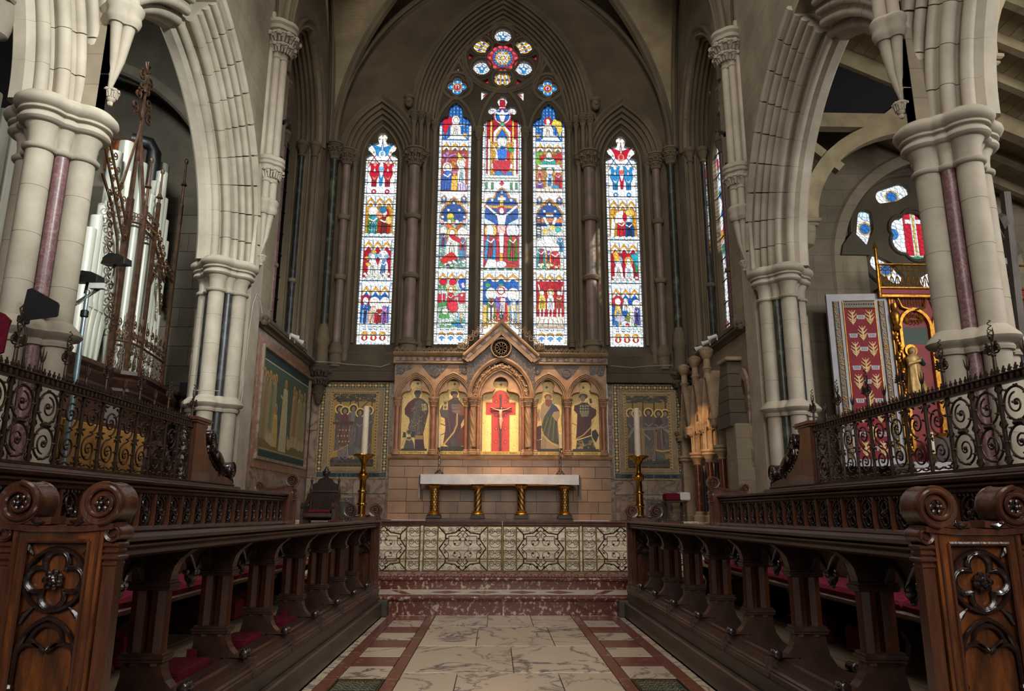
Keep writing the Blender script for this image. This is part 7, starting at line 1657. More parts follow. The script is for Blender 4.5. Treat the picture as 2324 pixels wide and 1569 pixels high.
kneeler(-2.80, 8.35, ZF, .22, .30, .19, 'crimson kneeler pushed under the far part of the left bench', False)
kneeler(-2.72, 7.6, ZF, .20, .26, .18, 'crimson kneeler under the middle of the left bench', False)
kneeler(-2.70, 5.4, ZF, .24, .36, .20, 'crimson kneeler in shadow under the near part of the left bench', False)
kneeler(-1.9, 9.6, ZF, .16, .22, .16, 'small crimson kneeler beside the far left bench end', False)
kneeler(2.72, 5.6, ZF, .26, .6, .2, 'crimson kneeler in shadow under the near part of the right bench', False)
kneeler(2.72, 6.5, ZF, .24, .5, .2, 'crimson kneeler under the middle of the right bench', False)
kneeler(2.72, 7.9, ZF, .24, .4, .2, 'crimson kneeler under the far part of the right bench', False)
# ---------------- communion rail
CR = thing('communion_rail', (0, 11.78, Z2), 'brass scrollwork communion rail with mahogany handrail across the sanctuary step', 'railing')
for a, b in ((-2.72, -1.27), (-1.265, -.005), (.005, 1.235), (1.24, 2.85)):
    G().rings([[(x, 11.78+d, v) for v, d in [(1.105, -.045), (1.12, -.06), (1.135, -.055), (1.145, -.075), (1.165, -.08), (1.18, -.06), (1.185, .06), (1.165, .08), (1.145, .075), (1.12, .06), (1.105, .045)]] for x in (a, b)]).obj('handrail', 'oak', CR)
ZB, ZT, Yr = .425, 1.095, 11.78
def bar(g, x0, z0, x1, z1, r=.009): g.tube([(x0, Yr, z0), (x1, Yr, z1)], r, 4)
def starfield():
    g = G(); W_, H_ = .77, ZT-ZB; cx, cz = 0, (ZB+ZT)/2
    a, b = W_/2, H_/2; k = .26
    P = [(-a, -b), (-a+k*.45, -b+.12), (-a+k*.45, -b+.20), (-a+.02, 0), (-a+k*.45, b-.20), (-a+k*.45, b-.12), (-a+k*.9, b-.10), (0-.12, b-.10), (0, b), (.12, b-.10), (a-k*.9, b-.10), (a-k*.45, b-.12), (a-k*.45, b-.2), (a-.02, 0), (a-k*.45, -b+.2), (a-k*.45, -b+.12), (a, -b)]
    for p, q in zip(P[:-1], P[1:]): bar(g, cx+p[0], cz+p[1], cx+q[0], cz+q[1], .010)
    bar(g, -a+k*.45, cz-b+.12, -.12, cz-b+.10, .010); bar(g, a-k*.45, cz-b+.12, .12, cz-b+.10, .010); bar(g, -.12, cz-b+.10, 0, cz-b, .010); bar(g, .12, cz-b+.10, 0, cz-b, .010)
    bar(g, -a, cz+b, -a+k*.45, cz+b-.12, .010); bar(g, a, cz+b, a-k*.45, cz+b-.12, .010)
    g1 = G()
    for s in (-1, 1):
        for t in (-1, 1):
            Q = [(s*.0, t*(b-.06)), (s*.10, t*(b-.15)), (s*.22, t*(b-.15)), (s*.22, t*(b-.26)), (s*.30, t*(.0))]
            for p, q in zip(Q[:-1], Q[1:]): g1.tube([(p[0], Yr, cz+p[1]), (q[0], Yr, cz+q[1])], .006, 4)
            g1.tube([(p, Yr+.001, q) for p, q in spiral(s*.10, cz+t*.10, .09, 1.2, PI/2*t, 18, .15, s*t)], .0045, 4)
            g1.tube([(p, Yr+.001, q) for p, q in spiral(s*.05, cz+t*.20, .05, 1.2, -PI/2*t, 14, .2, -s*t)], .0045, 4)
            for (x, z) in ((s*.31, t*.28), (s*.35, t*.13), (s*.08, t*.30), (s*.20, t*.30)):
                g1.tube([(p, Yr, q) for p, q in spiral(x, cz+z, .035, 1.25, 0, 12, .2, s*t)], .004, 4)
    g2 = G()
    for s in (-1, 1):
        for t in (-1, 1):
            for x, z in ((.05, .27), (.165, .235), (.245, .15), (.275, .06), (.05, .13), (.12, .07)): g2.ball((s*x, Yr-.008, cz+t*z), .0165, 7, 5)
    return g, g1, g2
def strip(w_=.205):
    g = G()
    for k in range(4):
        z = ZB+.05+k*.165
        for s in (-1, 1):
            g.tube([(p, Yr, q) for p, q in spiral(s*.052, z+.05, .043, 1.35, PI/2, 18, .2, s)], .0045, 4)
            g.tube([(s*.004, Yr, z-.03), (s*.06, Yr, z-.02), (s*.095, Yr, z+.03), (s*.085, Yr, z+.08), (s*.052, Yr, z+.093)], .0045, 4)
        g.ball((0, Yr, z+.05), .011, 6, 4)
    return g
gs = starfield(); G0 = strip()
def at_x(g, x): h = G(); h.v = [(a+x, b, c) for a, b, c in g.v]; h.f = g.f; return h
SF = [at_x(q, -.62) for q in gs]; ob = [SF[0].obj('star_bars', 'brass_dull', CR), SF[1].obj('star_scrolls', 'brass_dull', CR), SF[2].obj('star_bosses', 'iron', CR, kind='stuff')]
for x in (-1.86, .60, 1.865, 2.65):
    for o in ob: q = o.copy(); C.objects.link(q); q.location = (x+.62, 0, 0)
s0 = at_x(G0, -.115).obj('scroll_strip', 'brass_dull', CR)
for x in (-1.12, -1.37, -2.37, -2.62, .11, 1.10, 1.36, 2.40): q = s0.copy(); C.objects.link(q); q.location = (x+.115, 0, 0)
for x in (-2.5, -2.25, -1.5, -1.29, -1.23, -1.01, -.23, -.012, .012, .22, .99, 1.205, 1.26, 1.475, 2.28, 2.52, 2.84):
    G().box(x-.011, x+.011, Yr-.011, Yr+.011, Z2+.008, 1.11).obj('upright', 'brass_dull', CR, smooth=False)
for a, b in ((-2.7, -1.29), (-1.23, -.012), (.012, 1.205), (1.26, 2.84)):
    for z in (ZB, ZT, .60): G().box(a, b, Yr-.008, Yr+.008, z-.008, z+.008).obj('cross_bar', 'brass_dull', CR, smooth=False)
# ================================================================== LEFT: ORGAN CHAMBER
LC = struct('wall_left', (-6.5, 9, 0)); XO = -5.3
G().box(-8.6, -8.4, -3, 12.4, 0, 13).obj('outer_wall', 'unlit_black', LC)
G().box(-8.5, -4.6, 12.2, 12.4, 0, 13).obj('east_wall', 'aisle_stone', LC)
g = G(); rr = random.Random(3)
for j in range(22):
    z = .3+j*.34; x = -6.9+(j % 2)*.3
    while x < -4.75:
        w_ = rr.uniform(.55, .8); x1 = min(-4.72, x+w_)
        if z < 6.6: G().box(x+.003, x1-.003, 12.16, 12.21, z+.003, z+.337, .004).obj('ashlar_block', 'aisle_stone', LC, smooth=False)
        x = x1
G().box(-8.5, -4.7, -3, 12.3, 10.5, 10.7).obj('chamber_ceiling', 'unlit_black', LC)
G().box(-8.5, -4.4, -3, 12.3, .1, .28).obj('chamber_floor', 'plinth_stone', LC)
# transverse arch of the chamber on its corbel
g = G(); c = atX(432, 500, -4.9)
def corbel(g, x, y, z, s):
    g.box(x-.2, x+.2, y-.16, y+.16, z, z+.07, .02); g.box(x-.17, x+.17, y-.13, y+.13, z-.06, z, .02); g.lathe((x, y, z-.42), [(.02, 0), (.1, .05), (.14, .2), (.15, .36)], 14)
corbel(g, -4.82, 11.5, 6.02, -1); g.obj('corbel', 'aisle_stone', LC)
g = G().sweep([(-4.85+2.9*(math.cos(a)-1), 6.1+2.9*math.sin(a)) for a in np.linspace(0, 1.35, 14)], lambda u, v, d: (u, 11.4+d, v), [(-.14, 0), (.02, 0), (.06, .05), (.06, .2), (-.14, .25)]); g.obj('arch_rib', 'aisle_stone', LC)
OG = thing('organ_case', (XO, 9.8, .28), 'pipe organ with silver pipes in a rust coloured iron case behind the left arch', 'organ')
f = FYZ(XO, -1)
MY = lambda y: float(np.interp(y, [6, 9.55, 9.95, 10.52, 11.1, 11.5, 12], [6, 9.6, 9.74, 10.1, 10.75, 11.15, 11.9]))
BAY = [(6.0, 0), (9.6, 0), (9.74, .15), (10.1, .15), (11.15, 0), (11.9, 0)]      # plan of the front: (y, projection)
def proj(y):
    for (a, p), (b, q) in zip(BAY[:-1], BAY[1:]):
        if a <= y <= b: return p+(q-p)*(y-a)/(b-a)
    return 0
def plan_sweep(prof, m, nm):
    rings_ = []
    for y, p in BAY: rings_.append([(XO+p+d, y, z) for d, z in prof])
    G().rings(rings_).obj(nm, m, OG)
plan_sweep([(.0, .28), (.02, .28), (.02, 2.72), (.0, 2.72)], 'oak_dark', 'case_panelling')
plan_sweep([(-.6, 2.72), (.04, 2.72), (.08, 2.76), (.05, 2.80), (.12, 2.86), (.10, 2.90), (.16, 2.97), (.18, 3.0), (.14, 3.04), (.20, 3.08), (.20, 3.13), (-.6, 3.13)], 'oak_dark', 'impost_moulding')
g = G(); g.sweep(parch(.42, .5, 1.7, .3, cx=10.4, n=8), f, [(0, -.46), (.08, -.46), (.08, -.40), (0, -.40)]); g.obj('case_arch', 'oak_dark', OG)
def pipe(y, r, z0, z1, x=None, mz=None):
    x = XO+proj(y)-.14 if x is None else x; mz = mz or z0+.75
    g = G().lathe((x, y, 0), [(r*.3, z0), (r*.98, mz-.05), (r, mz), (r, z1), (r*.9, z1), (r*.9, z1-.03)], 16); o = g.obj('organ_pipe', 'pipe_metal', OG)
    g = G()
    pts = [(-.75, -.01), (-.75, .10), (-.5, .2), (0, .25), (.5, .2), (.75, .10), (.75, -.01)]
    rg = [[(x+(r+.004)*math.cos(p*1.0), y-(r+.004)*math.sin(p*1.0), mz+q*r*4.5*k) for p, q in pts] for k in (0, 1)]
    g.rings(rg, closed=False, caps=False); g.box(x+r*.9, x+r+.008, y-r*.5, y+r*.5, mz-.012, mz+.01)
    q_ = g.obj('pipe_mouth', 'pipe_metal', OG); q_.parent = o
for k, (px, top) in enumerate(((193, 470), (206, 440), (219, 418), (231, 395), (243, 372), (255, 352), (268, 330))):
    y = atX(px, 600, XO-.14)[1]; pipe(y, .082, 3.13, 4.9+.22*k)
for k in range(9): pipe(7.0+k*.19, .075, 3.13, 5.6-.1*k)
pipe(10.3, .12, 3.1, 6.8, -5.8); pipe(10.02, .10, 3.1, 6.5, -5.8); pipe(11.4, .13, 3.1, 7.0, -5.8)
for y, z1 in ((9.83, 5.7), (9.99, 5.95)): pipe(y, .072, 3.13, z1)
for y, z1, r in ((10.2, 5.9, .075), (10.38, 6.2, .08), (10.57, 6.45, .085), (10.75, 6.1, .075), (10.91, 5.8, .07), (11.05, 5.5, .065)): pipe(y, r, 3.13, z1)
g = G(); g.tube([(-5.8, 11.12, 6.2), (-5.8, 11.12, 7.08), (-5.85, 11.05, 7.2), (-6.1, 10.95, 7.22)], .11, 14); g.obj('mitred_pipe', 'black_plastic', OG)
G().box(-6.3, -5.85, 10.6, 10.9, 6.5, 7.05, .02).obj('wooden_pipe', 'oak_panel', OG)
def ppt(y, z, o=.03): y = MY(y); return (XO+proj(y)+o, y, z)
def ipost(y, z0, z1, r=.024):
    g = G(); a = ppt(y, z0); y = a[1]; g.box(a[0]-r, a[0]+r, y-r, y+r, z0, z1, .012); g.obj('case_post', 'copper_iron', OG)
ipost(9.55, 3.13, 5.6, .036); ipost(9.95, 3.13, 5.55); ipost(10.52, 3.13, 5.75); ipost(11.5, 3.13, 6.2)
g = G()      # gabled spire with its cross
P = [ppt(9.55, 5.5), ppt(9.56, 6.45), ppt(9.57, 7.1)]; g.tube(P, [.036, .03, .022], 6); g.tube([ppt(9.95, 5.3), ppt(9.58, 6.6)], .025, 6); g.tube([ppt(9.2, 5.35), ppt(9.54, 6.6)], .02, 6); g.tube([ppt(9.57, 7.1), ppt(9.58, 7.62)], .02, 6); g.obj('spire', 'copper_iron', OG)
def scroll2(g, y, z, r, sg, turns=1.25, a0=0, w_=.010): g.tube([ppt(p, q, .04) for p, q in spiral(y, z, r, turns, a0, 16, .2, sg)], w_, 5)
g = G()
for s in (-1, 1):
    g.tube([(XO+.04, 9.57, 6.8), (XO+.04, 9.57+s*.1, 6.9), (XO+.04, 9.57+s*.16, 7.0)], .016, 5)
    for dy, z, r, e in ((.15, 7.12, .09, s), (.2, 6.9, .09, -s), (.12, 7.45, .09, s), (.08, 7.28, .06, -s)): g.tube([(XO+.04, p, q) for p, q in spiral(9.57+s*dy, z, r, 1.3, -PI/2*e, 16, .2, e)], .016, 5)
for k in range(5): a = PI*k/4; g.tube([(XO+.04, 9.58, 7.55), (XO+.04, 9.58+.09*math.cos(a), 7.6+.13*math.sin(a))], [.022, .012], 5)
g.ball((XO+.05, 9.57, 7.25), .03, 7, 5); g.obj('spire_crockets', 'copper_iron', OG)
# raking crocketed brackets either side and the rails
g = G(); g2 = G()
for (y0, z0, y1, z1) in ((8.75, 6.0, 9.5, 4.95), (8.85, 6.1, 9.55, 5.15), (9.95, 5.2, 10.52, 5.15), (9.95, 5.35, 10.52, 5.3), (10.52, 5.35, 11.1, 4.9), (10.52, 5.15, 11.1, 4.72), (11.1, 4.9, 11.5, 4.85), (9.95, 3.55, 10.52, 3.55), (10.52, 3.55, 11.1, 3.55), (9.55, 3.55, 9.95, 3.55), (11.1, 3.55, 11.5, 3.55), (10.52, 4.4, 10.8, 4.9), (11.08, 4.2, 10.8, 4.9), (9.55, 5.25, 9.95, 5.25)):
    n = 6; pts = [ppt(y0+(y1-y0)*k/n, z0+(z1-z0)*k/n) for k in range(n+1)]; g.tube(pts, .018, 5)
    for k in range(6):
        y, z = y0+(y1-y0)*(k+.5)/6, z0+(z1-z0)*(k+.5)/6; scroll2(g2, y, z+.10, .055, 1 if k % 2 else -1, 1.3, -PI/2, .008)
for k in range(14):
    y, z = 9.0+.035*k, 5.4-.13*k
    if y < 9.55: scroll2(g2, y, z, .07, (-1)**k, 1.3, k, .010); g2.ball(ppt(y+.03, z+.03, .05), .022, 6, 4)
g.tube([ppt(8.8, 5.6), ppt(9.1, 5.3), ppt(9.35, 4.9), ppt(9.48, 4.4), ppt(9.5, 3.9)], .02, 5)
for y in (9.65, 9.82, 10.1, 10.3, 10.45, 10.65, 10.85, 11.0, 11.2, 11.38):
    for z in (3.25, 3.42, 3.65, 3.8): scroll2(g2, y, z, .06, 1 if z < 3.5 else -1, 1.3, PI/2, .008)
    g2.tube([ppt(y, 3.13), ppt(y, 3.95)], .008, 4)
g.obj('case_rails', 'copper_iron', OG); g2.obj('case_scrollwork', 'copper_iron', OG, kind='stuff')
g = G()
for k in range(14): y = 9.98+.037*k; g.ball(ppt(y, 5.25, .06), .014, 6, 4) if k % 3 == 0 else None
for k in range(10): y = 8.8+.075*k; g.ball(ppt(min(y, 9.5), 5.95-.105*k, .06), .02, 6, 4)
for k in range(8): g.ball(ppt(10.55+.07*k, 5.25-.055*k, .06), .02, 6, 4)
g.obj('gilt_bosses', 'gilt', OG, kind='stuff')
for y in (9.95, 10.52, 11.5):
    g = G(); g.lathe((ppt(y, 0)[0], MY(y), 5.5 if y < 11 else 6.2), [(.02, 0), (.02, .3), (.05, .32), (.03, .36), (.018, .4), (.014, .7), (.03, .72), (.03, .76), (.004, .8)], 8); g.obj('pinnacle', 'copper_iron', OG)
# tall loudspeaker cabinet beside the case
o = G().box(-5.25, -4.95, 11.75, 12.1, .28, 3.35, .01).obj('loudspeaker', 'black_plastic'); o['label'] = 'tall black loudspeaker box standing right of the organ case'; o['category'] = 'loudspeaker'
# second organ front at the extreme left edge
O2 = thing('organ_case', (-5.5, 5.0, .28), 'silver pipes and rust iron frame of the nearer organ front at the left edge', 'organ')
XO2 = -5.4
for k in range(7):
    y = 4.1+k*.24; g = G().lathe((XO2, y, 0), [(.03, 3.1), (.10, 3.9), (.10, 5.2+.18*k), (.09, 5.2+.18*k)], 14); g.obj('organ_pipe', 'pipe_metal', O2)
for y in (4.0, 5.75): G().box(XO2+.12, XO2+.2, y-.04, y+.04, 2.9, 6.4, .01).obj('case_post', 'copper_iron', O2)
G().box(XO2-.5, XO2+.2, 3.9, 5.9, 2.8, 3.1, .03).obj('impost', 'oak_dark', O2); G().box(XO2-.5, XO2+.1, 3.9, 5.9, .28, 2.8).obj('case_panelling', 'oak_dark', O2)
g = G()
for k in range(12): y, z = 5.72-.06*k, 5.3+.10*k; g.tube([(XO2+.2, p, q) for p, q in spiral(y, z, .07, 1.3, k, 14, .2, (-1)**k)], .010, 5)
g.obj('case_scrollwork', 'copper_iron', O2, kind='stuff')
g = G(); corbel(g, -4.85, 6.1, 6.02, -1); g.obj('corbel', 'aisle_stone', LC)
g = G().sweep([(-4.85+2.9*(math.cos(a)-1), 6.1+2.9*math.sin(a)) for a in np.linspace(0, 1.35, 12)], lambda u, v, d: (u, 6.0+d, v), [(-.14, 0), (.02, 0), (.06, .05), (.06, .2), (-.14, .25)]); g.obj('arch_rib', 'aisle_stone', LC)
# gilded glass of the organ desk seen glowing through the screen
mat('amber_panel', '#c8954a', '#8f6228', scale=3, rough=.45, bump=.05, lo=.3, hi=.7, metal=.35)
sc2 = thing('gilded_panel', (-4.6, 8.2, ZF), 'tall gilded panels reflecting light behind the left iron screen', 'panel')
for k in range(9): y = 6.75+k*.30; G().box(-4.64, -4.60, y, y+.26, .9, 2.25, .01).obj('leaf', 'amber_panel', sc2)
G().box(-4.68, -4.64, 6.7, 9.5, ZF, 2.3).obj('frame', 'oak_dark', sc2)
# floodlight stand
P0 = atY(185, 760, 7.6); sx = P0[0]
FS = thing('lamp_stand', (sx, 7.6, ZF), 'telescopic steel stand carrying two black floodlights beside the near left pier', 'lamp stand')
G().lathe((sx, 7.6, 0), [(.035, ZF), (.03, 2.9)], 12).obj('pole', 'steel', FS); G().lathe((sx, 7.6, 0), [(.022, 2.9), (.022, 3.62)], 12).obj('pole', 'steel', FS)
G().lathe((sx, 7.6, 3.32), [(.03, 0), (.04, .01), (.04, .07), (.03, .08)], 12).obj('clamp', 'black_plastic', FS)
for k in range(3): a = k*2*PI/3+.3; G().tube([(sx, 7.6, .7), (sx+.45*math.cos(a), 7.6+.45*math.sin(a), ZF+.015)], .014, 6).obj('leg', 'steel', FS)
A, B = V(atY(168, 692, 7.6)), V(atY(248, 640, 7.6)); G().tube([tuple(A), tuple(B)], .022, 4).obj('cross_arm', 'weathered_wood', FS)
G().box(*[q for p in zip(V(atY(222, 650, 7.58))-V((.08, .03, .03)), V(atY(222, 650, 7.58))+V((.08, .03, .03))) for q in p]).obj('junction_box', 'white_enamel', FS)
for (px, py, ax_) in ((200, 632, 1), (262, 592, 1)):
    c = V(atY(px, py, 7.6)); F = thing('floodlight', tuple(c), 'black floodlight %s on the steel lamp stand' % ('at the lower end of the cross arm' if px < 230 else 'at the upper end of the cross arm'), 'floodlight')
    hood = [[tuple(c+V((p*.13+d*.02, d*.10-.05, z))) for p, z in ((-1, -.05), (-.8, .03), (-.4, .075), (.4, .06), (1, .02), (1.05, -.05))] for d in (0, 1)]
    G().rings(hood).obj('housing', 'black_plastic', F); G().box(c[0]-.11, c[0]+.12, c[1]-.06, c[1]-.05, c[2]-.06, c[2]+.02).obj('lens', 'silver', F)
    G().tube([tuple(c+V((0, 0, -.05))), tuple(c+V((-.01, 0, -.17)))], .016, 6).obj('bracket', 'black_plastic', F)
o = G().tube([tuple(V(atY(x, y, 7.57))) for x, y in ((256, 610), (250, 640), (232, 655), (215, 650), (205, 668), (180, 690), (172, 690))], .007, 5).obj('cable', 'cable'); o['label'] = 'loop of pale cable under the two floodlights'; o['category'] = 'cable'
# paddle aerial on the pier
AN = thing('paddle_antenna', atY(90, 720, 6.12), 'black fin shaped paddle aerial fixed in front of the near left pier', 'aerial')
pts = [atY(x, y, 6.12) for x, y in ((64, 658), (75, 655), (132, 687), (134, 692), (131, 715), (127, 719), (60, 727), (48, 722))]
G().panel([[(p[0], p[2]) for p in pts]], FXZ(6.12), -.012, .012).obj('fin', 'black_plastic', AN, smooth=False)
g = G(); q = atY(54, 722, 6.12); g.box(q[0]-.03, q[0]+.03, 6.08, 6.16, q[2]-.05, q[2]+.02, .01); g.obj('mount', 'black_plastic', AN)
o = G().tube([atY(x, y, 6.14) for x, y in ((58, 690), (46, 700), (50, 720), (58, 745), (60, 770), (54, 800), (52, 850))], .008, 6).obj('aerial_cable', 'black_cable'); o['label'] = 'black cable hanging from the paddle aerial down the pier'; o['category'] = 'cable'
o = G().panel([[(p[0], p[2]) for p in [atY(x, y, 5.6) for x, y in ((-20, 702), (10, 712), (26, 728), (20, 742), (8, 800), (-20, 812))]]], FXZ(5.6), -.01, .01).obj('red_banner', 'red_cloth', smooth=False); o['label'] = 'edge of a dark red cloth banner at the left border'; o['category'] = 'banner'
# ================================================================== RIGHT: SIDE CHAPEL
RCp = struct('wall_right', (8, 9, 0)); YC = 13.0
cx_, _, cz_ = atY(2090, 520, YC)
hole = parch(1.62, 2.15, cz_-.75, 1.5+2.2, cx=cx_+.05, n=20)
G().panel([[(4.7, 0), (10.8, 0), (10.8, 6.95), (4.7, 9.75)], hole], FXZ(YC), 0, .25).obj('chapel_wall', 'ashlar_stone', RCp)
G().sweep(parch(1.62, 2.15, cz_-.75, 3.7, cx=cx_+.05, n=22), FXZ(YC), [(.0, .25), (.0, -.02), (.06, -.05), (.20, -.05), (.25, .0), (.25, .25)]).obj('window_arch', 'side_stone', RCp)
G().panel([[(cx_-1.7, 0), (cx_+1.8, 0), (cx_+1.8, 5.2), (cx_-1.7, 5.2)]], FXZ(YC+.3), .2, .3).obj('recess_wall', 'aisle_stone', RCp)
W6 = struct('window_6', (cx_, YC+.4, cz_))
lp = [parch(1.66, 2.2, cz_-.75, 4.6, cx=cx_+.05, n=20)]
ctr = (cx_+.02, cz_-.03); lp.append(quatre(ctr[0], ctr[1], .26, .235, 6, PI/6, 7))
for k in range(6):
    a = PI/2+.35+k*PI/3; c = (ctr[0]+.98*math.cos(a), ctr[1]+.92*math.sin(a)); t = (-math.sin(a), math.cos(a))
    A_ = [(c[0]+t[0]*e*.21-.04*math.cos(a), c[1]+t[1]*e*.21-.04*math.sin(a)) for e in (-1, 1)]
    L1 = []
    for e in (-1, 1):
        q = (c[0]+t[0]*e*.2, c[1]+t[1]*e*.2)
        for j in range(8):
            b = a+(-PI/2 if e < 0 else 0)+PI/2*j/7+(-.6 if e < 0 else .6)*(1-j/7 if e < 0 else j/7); L1.append((q[0]+.17*math.cos(b-.0), q[1]+.17*math.sin(b)))
    L1.append((c[0]-.16*math.cos(a), c[1]-.16*math.sin(a))); lp.append(L1)
G().panel(lp, FXZ(YC+.30), -.06, .06).obj('tracery', 'dark_stone', W6)
g = G(); g.tube([(u, YC+.22, v) for u, v in circle(ctr[0], ctr[1], 1.28, 40)], .05, 6, closed=True); g.tube([(u, YC+.22, v) for u, v in quatre(ctr[0], ctr[1], .28, .27, 6, PI/6, 7)], .03, 6, closed=True); g.obj('tracery_roll', 'dark_stone', W6)
r = Ras(-150, -150, 150, 150, '#f4f8fa', .7); q = random.Random(4)
for k in range(150): r.ell(q.uniform(-140, 140), q.uniform(-140, 140), q.uniform(5, 12), q.uniform(5, 12), q.choice(['#ffffff', '#e8f4f4', '#dfeef4', '#f6fbf6', '#c8e0e8']))
for k in range(6): a = PI/2+.35+k*PI/3; r.ell(95*math.cos(a), -90*math.sin(a), 11, 11, '#2a68b0'); r.ring(95*math.cos(a), -90*math.sin(a), 12, 3, '#d0a84a')
r.rect(-16, -52, 24, 40, '#c02030'); r.rect(0, -60, 9, 44, '#ffffff'); r.rect(-12, -36, 20, -28, '#ffffff'); r.rect(2, -56, 7, 40, '#d8b050'); r.ell(-40, -5, 12, 12, '#3a7ab8'); r.ell(40, 20, 12, 12, '#3a7ab8'); r.ell(4, 50, 16, 9, '#3a8a50')
r.cells(9, .06, 3); r.leads(k=.7); r.obj(lambda x, y: (ctr[0]+x/100, YC+.33, ctr[1]-y/100), 'glass_panel', 'stained_glass', W6)
for s in (-1,): G().box(cx_-1.62, cx_-1.15, YC-.05, YC+.3, .3, atY(1940, 560, YC)[2]-.15, .03).obj('buttress', 'side_stone', RCp); G().panel([[(cx_-1.65, atY(1940, 560, YC)[2]-.2), (cx_-1.1, atY(1940, 560, YC)[2]-.2), (cx_-1.15, atY(1940, 560, YC)[2]), (cx_-1.38, atY(1940, 560, YC)[2]+.28), (cx_-1.6, atY(1940, 560, YC)[2])]], FXZ(YC-.1), 0, .4).obj('buttress_cap', 'dark_stone', RCp)
# timber lean-to roof
CR2 = struct('ceiling', (7.5, 9, 8)); RZ = lambda x: 9.72-.46*(x-4.75)
for j in range(34):
    x0 = 4.75+j*.18; x1 = x0+.172
    G().add([(x0, -3, RZ(x0)), (x1, -3, RZ(x1)), (x1, YC, RZ(x1)), (x0, YC, RZ(x0)), (x0, -3, RZ(x0)+.03), (x1, -3, RZ(x1)+.03), (x1, YC, RZ(x1)+.03), (x0, YC, RZ(x0)+.03)], [(0, 1, 2, 3), (4, 5, 6, 7), (0, 1, 5, 4), (1, 2, 6, 5), (2, 3, 7, 6), (3, 0, 4, 7)]).obj('roof_board', 'chapel_board', CR2, smooth=False)
G().add([(4.7, -3, RZ(4.7)+.06), (11, -3, RZ(11)+.06), (11, YC, RZ(11)+.06), (4.7, YC, RZ(4.7)+.06)], [(0, 1, 2, 3)]).obj('roof_cover', 'unlit_black', CR2)
def beam(p, q, w_, h, nm='rafter', m='chapel_beam'):
    p, q = V(p), V(q); n = V((0, w_/2, 0)); t = (q-p)/np.linalg.norm(q-p); u = np.cross(t, V((0, 1, 0))); u = u/np.linalg.norm(u)*h/2
    G().rings([[tuple(c+n+u), tuple(c-n+u), tuple(c-n-u), tuple(c+n-u)] for c in (p, q)]).obj(nm, m, CR2, smooth=False)
for y in (5.2, 6.0, 7.5, 8.2, 8.9, 9.6, 10.3, 11.9, 12.6): beam((4.75, y, RZ(4.75)-.09), (10.8, y, RZ(10.8)-.09), .12, .16)
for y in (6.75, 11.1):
    beam((4.75, y, RZ(4.75)-.18), (10.8, y, RZ(10.8)-.18), .2, .3, 'principal_rafter'); beam((4.8, y, 7.82), (7.9, y, 7.82), .18, .26, 'tie_beam')
    beam((5.0, y, 7.5), (5.62, y, 6.95), .14, .16, 'strut'); beam((6.5, y, 7.9), (7.0, y, 8.3), .14, .16, 'strut')
    G().sweep([(5.0+2.0*(1-math.cos(a)), 6.0+1.75*math.sin(a)) for a in np.linspace(0, PI/2, 14)], FXZ(y), [(-.13, -.1), (.13, -.1), (.13, .1), (-.13, .1)]).obj('curved_brace', 'chapel_beam', CR2, smooth=False)
    g = G(); corbel(g, 4.95, y, 5.95, 1); g.obj('corbel', 'side_stone', RCp)
    G().panel([[(4.8, 7.95), (7.9, 7.95), (4.8, RZ(4.8)-.3)]], FXZ(y), -.02, .02).obj('spandrel_shade', 'unlit_black', CR2, smooth=False)  # black sheet standing for the dark triangle above the tie beam
G().box(10.6, 10.8, -3, YC, 0, 7).obj('outer_wall', 'aisle_stone', RCp); G().box(4.4, 10.8, -3, YC, .08, .27).obj('chapel_floor', 'plinth_stone', RCp)
# triptych altarpiece
YT = 12.3
TR = thing('altarpiece', (7.4, YT, .28), 'gilded chapel altarpiece with canopy, saint statue and lattice cresting beyond the right arch', 'altarpiece')
DR = thing('altarpiece_door', (*atY(1905, 960, YT)[:2], 2.0), 'open red painted door panel with gold fleurons in a gilt and pale frame', 'panel')
def q4(fr, x, y):     # bilinear place on a quad of the photo, all at the depth of the panel
    (a, b, c, d) = fr; u = x; v = y; p = [(1-v)*((1-u)*a[i]+u*b[i])+v*((1-u)*d[i]+u*c[i]) for i in (0, 1)]
    return p
hinge = V(atY(2005, 668, YT)); left = V(atY(1876, 655, YT)); wD = hinge[0]-left[0]; zt, zb_ = hinge[2], 2.1
def D(u, v, d=0): return (left[0]+u*wD, YT-.10*u+.05+d, zt+(zb_-zt)*v)      # u across, v down
def dbox(u0, u1, v0, v1, d0, d1, nm, m, par=DR, sm=False):
    vs = [D(u, v, d) for d in (d0, d1) for u, v in ((u0, v0), (u1, v0), (u1, v1), (u0, v1))]; return G().add(vs, [(3, 2, 1, 0), (4, 5, 6, 7), (0, 1, 5, 4), (1, 2, 6, 5), (2, 3, 7, 6), (3, 0, 4, 7)]).obj(nm, m, par, smooth=sm)
dbox(0, 1, 0, 1, 0, .05, 'board', 'chapel_white')
dbox(.27, .80, .05, .96, -.012, .0, 'field', 'chapel_red')
for u0, u1 in ((.10, .195), (.865, .955)):
    dbox(u0, u1, .045, .96, -.012, 0, 'gilt_strip', 'gilt_dark'); g = G(); rr = random.Random(3)
    for k in range(150):
        p = D(rr.uniform(u0+.01, u1-.01), rr.uniform(.05, .955), -.018); g.ball(p, rr.uniform(.008, .016), 5, 4)
    for e in (u0, u1): g.tube([D(e, .045, -.015), D(e, .96, -.015)], .007, 4)
    g.obj('gilt_carving', 'gilt', DR, kind='stuff')
dbox(.27, .80, .045, .085, -.016, -.01, 'gilt_strip', 'gilt_dark')
g = G()
for k in range(13): g.ball(D(.29+k*.041, .065, -.02), .014, 6, 4)
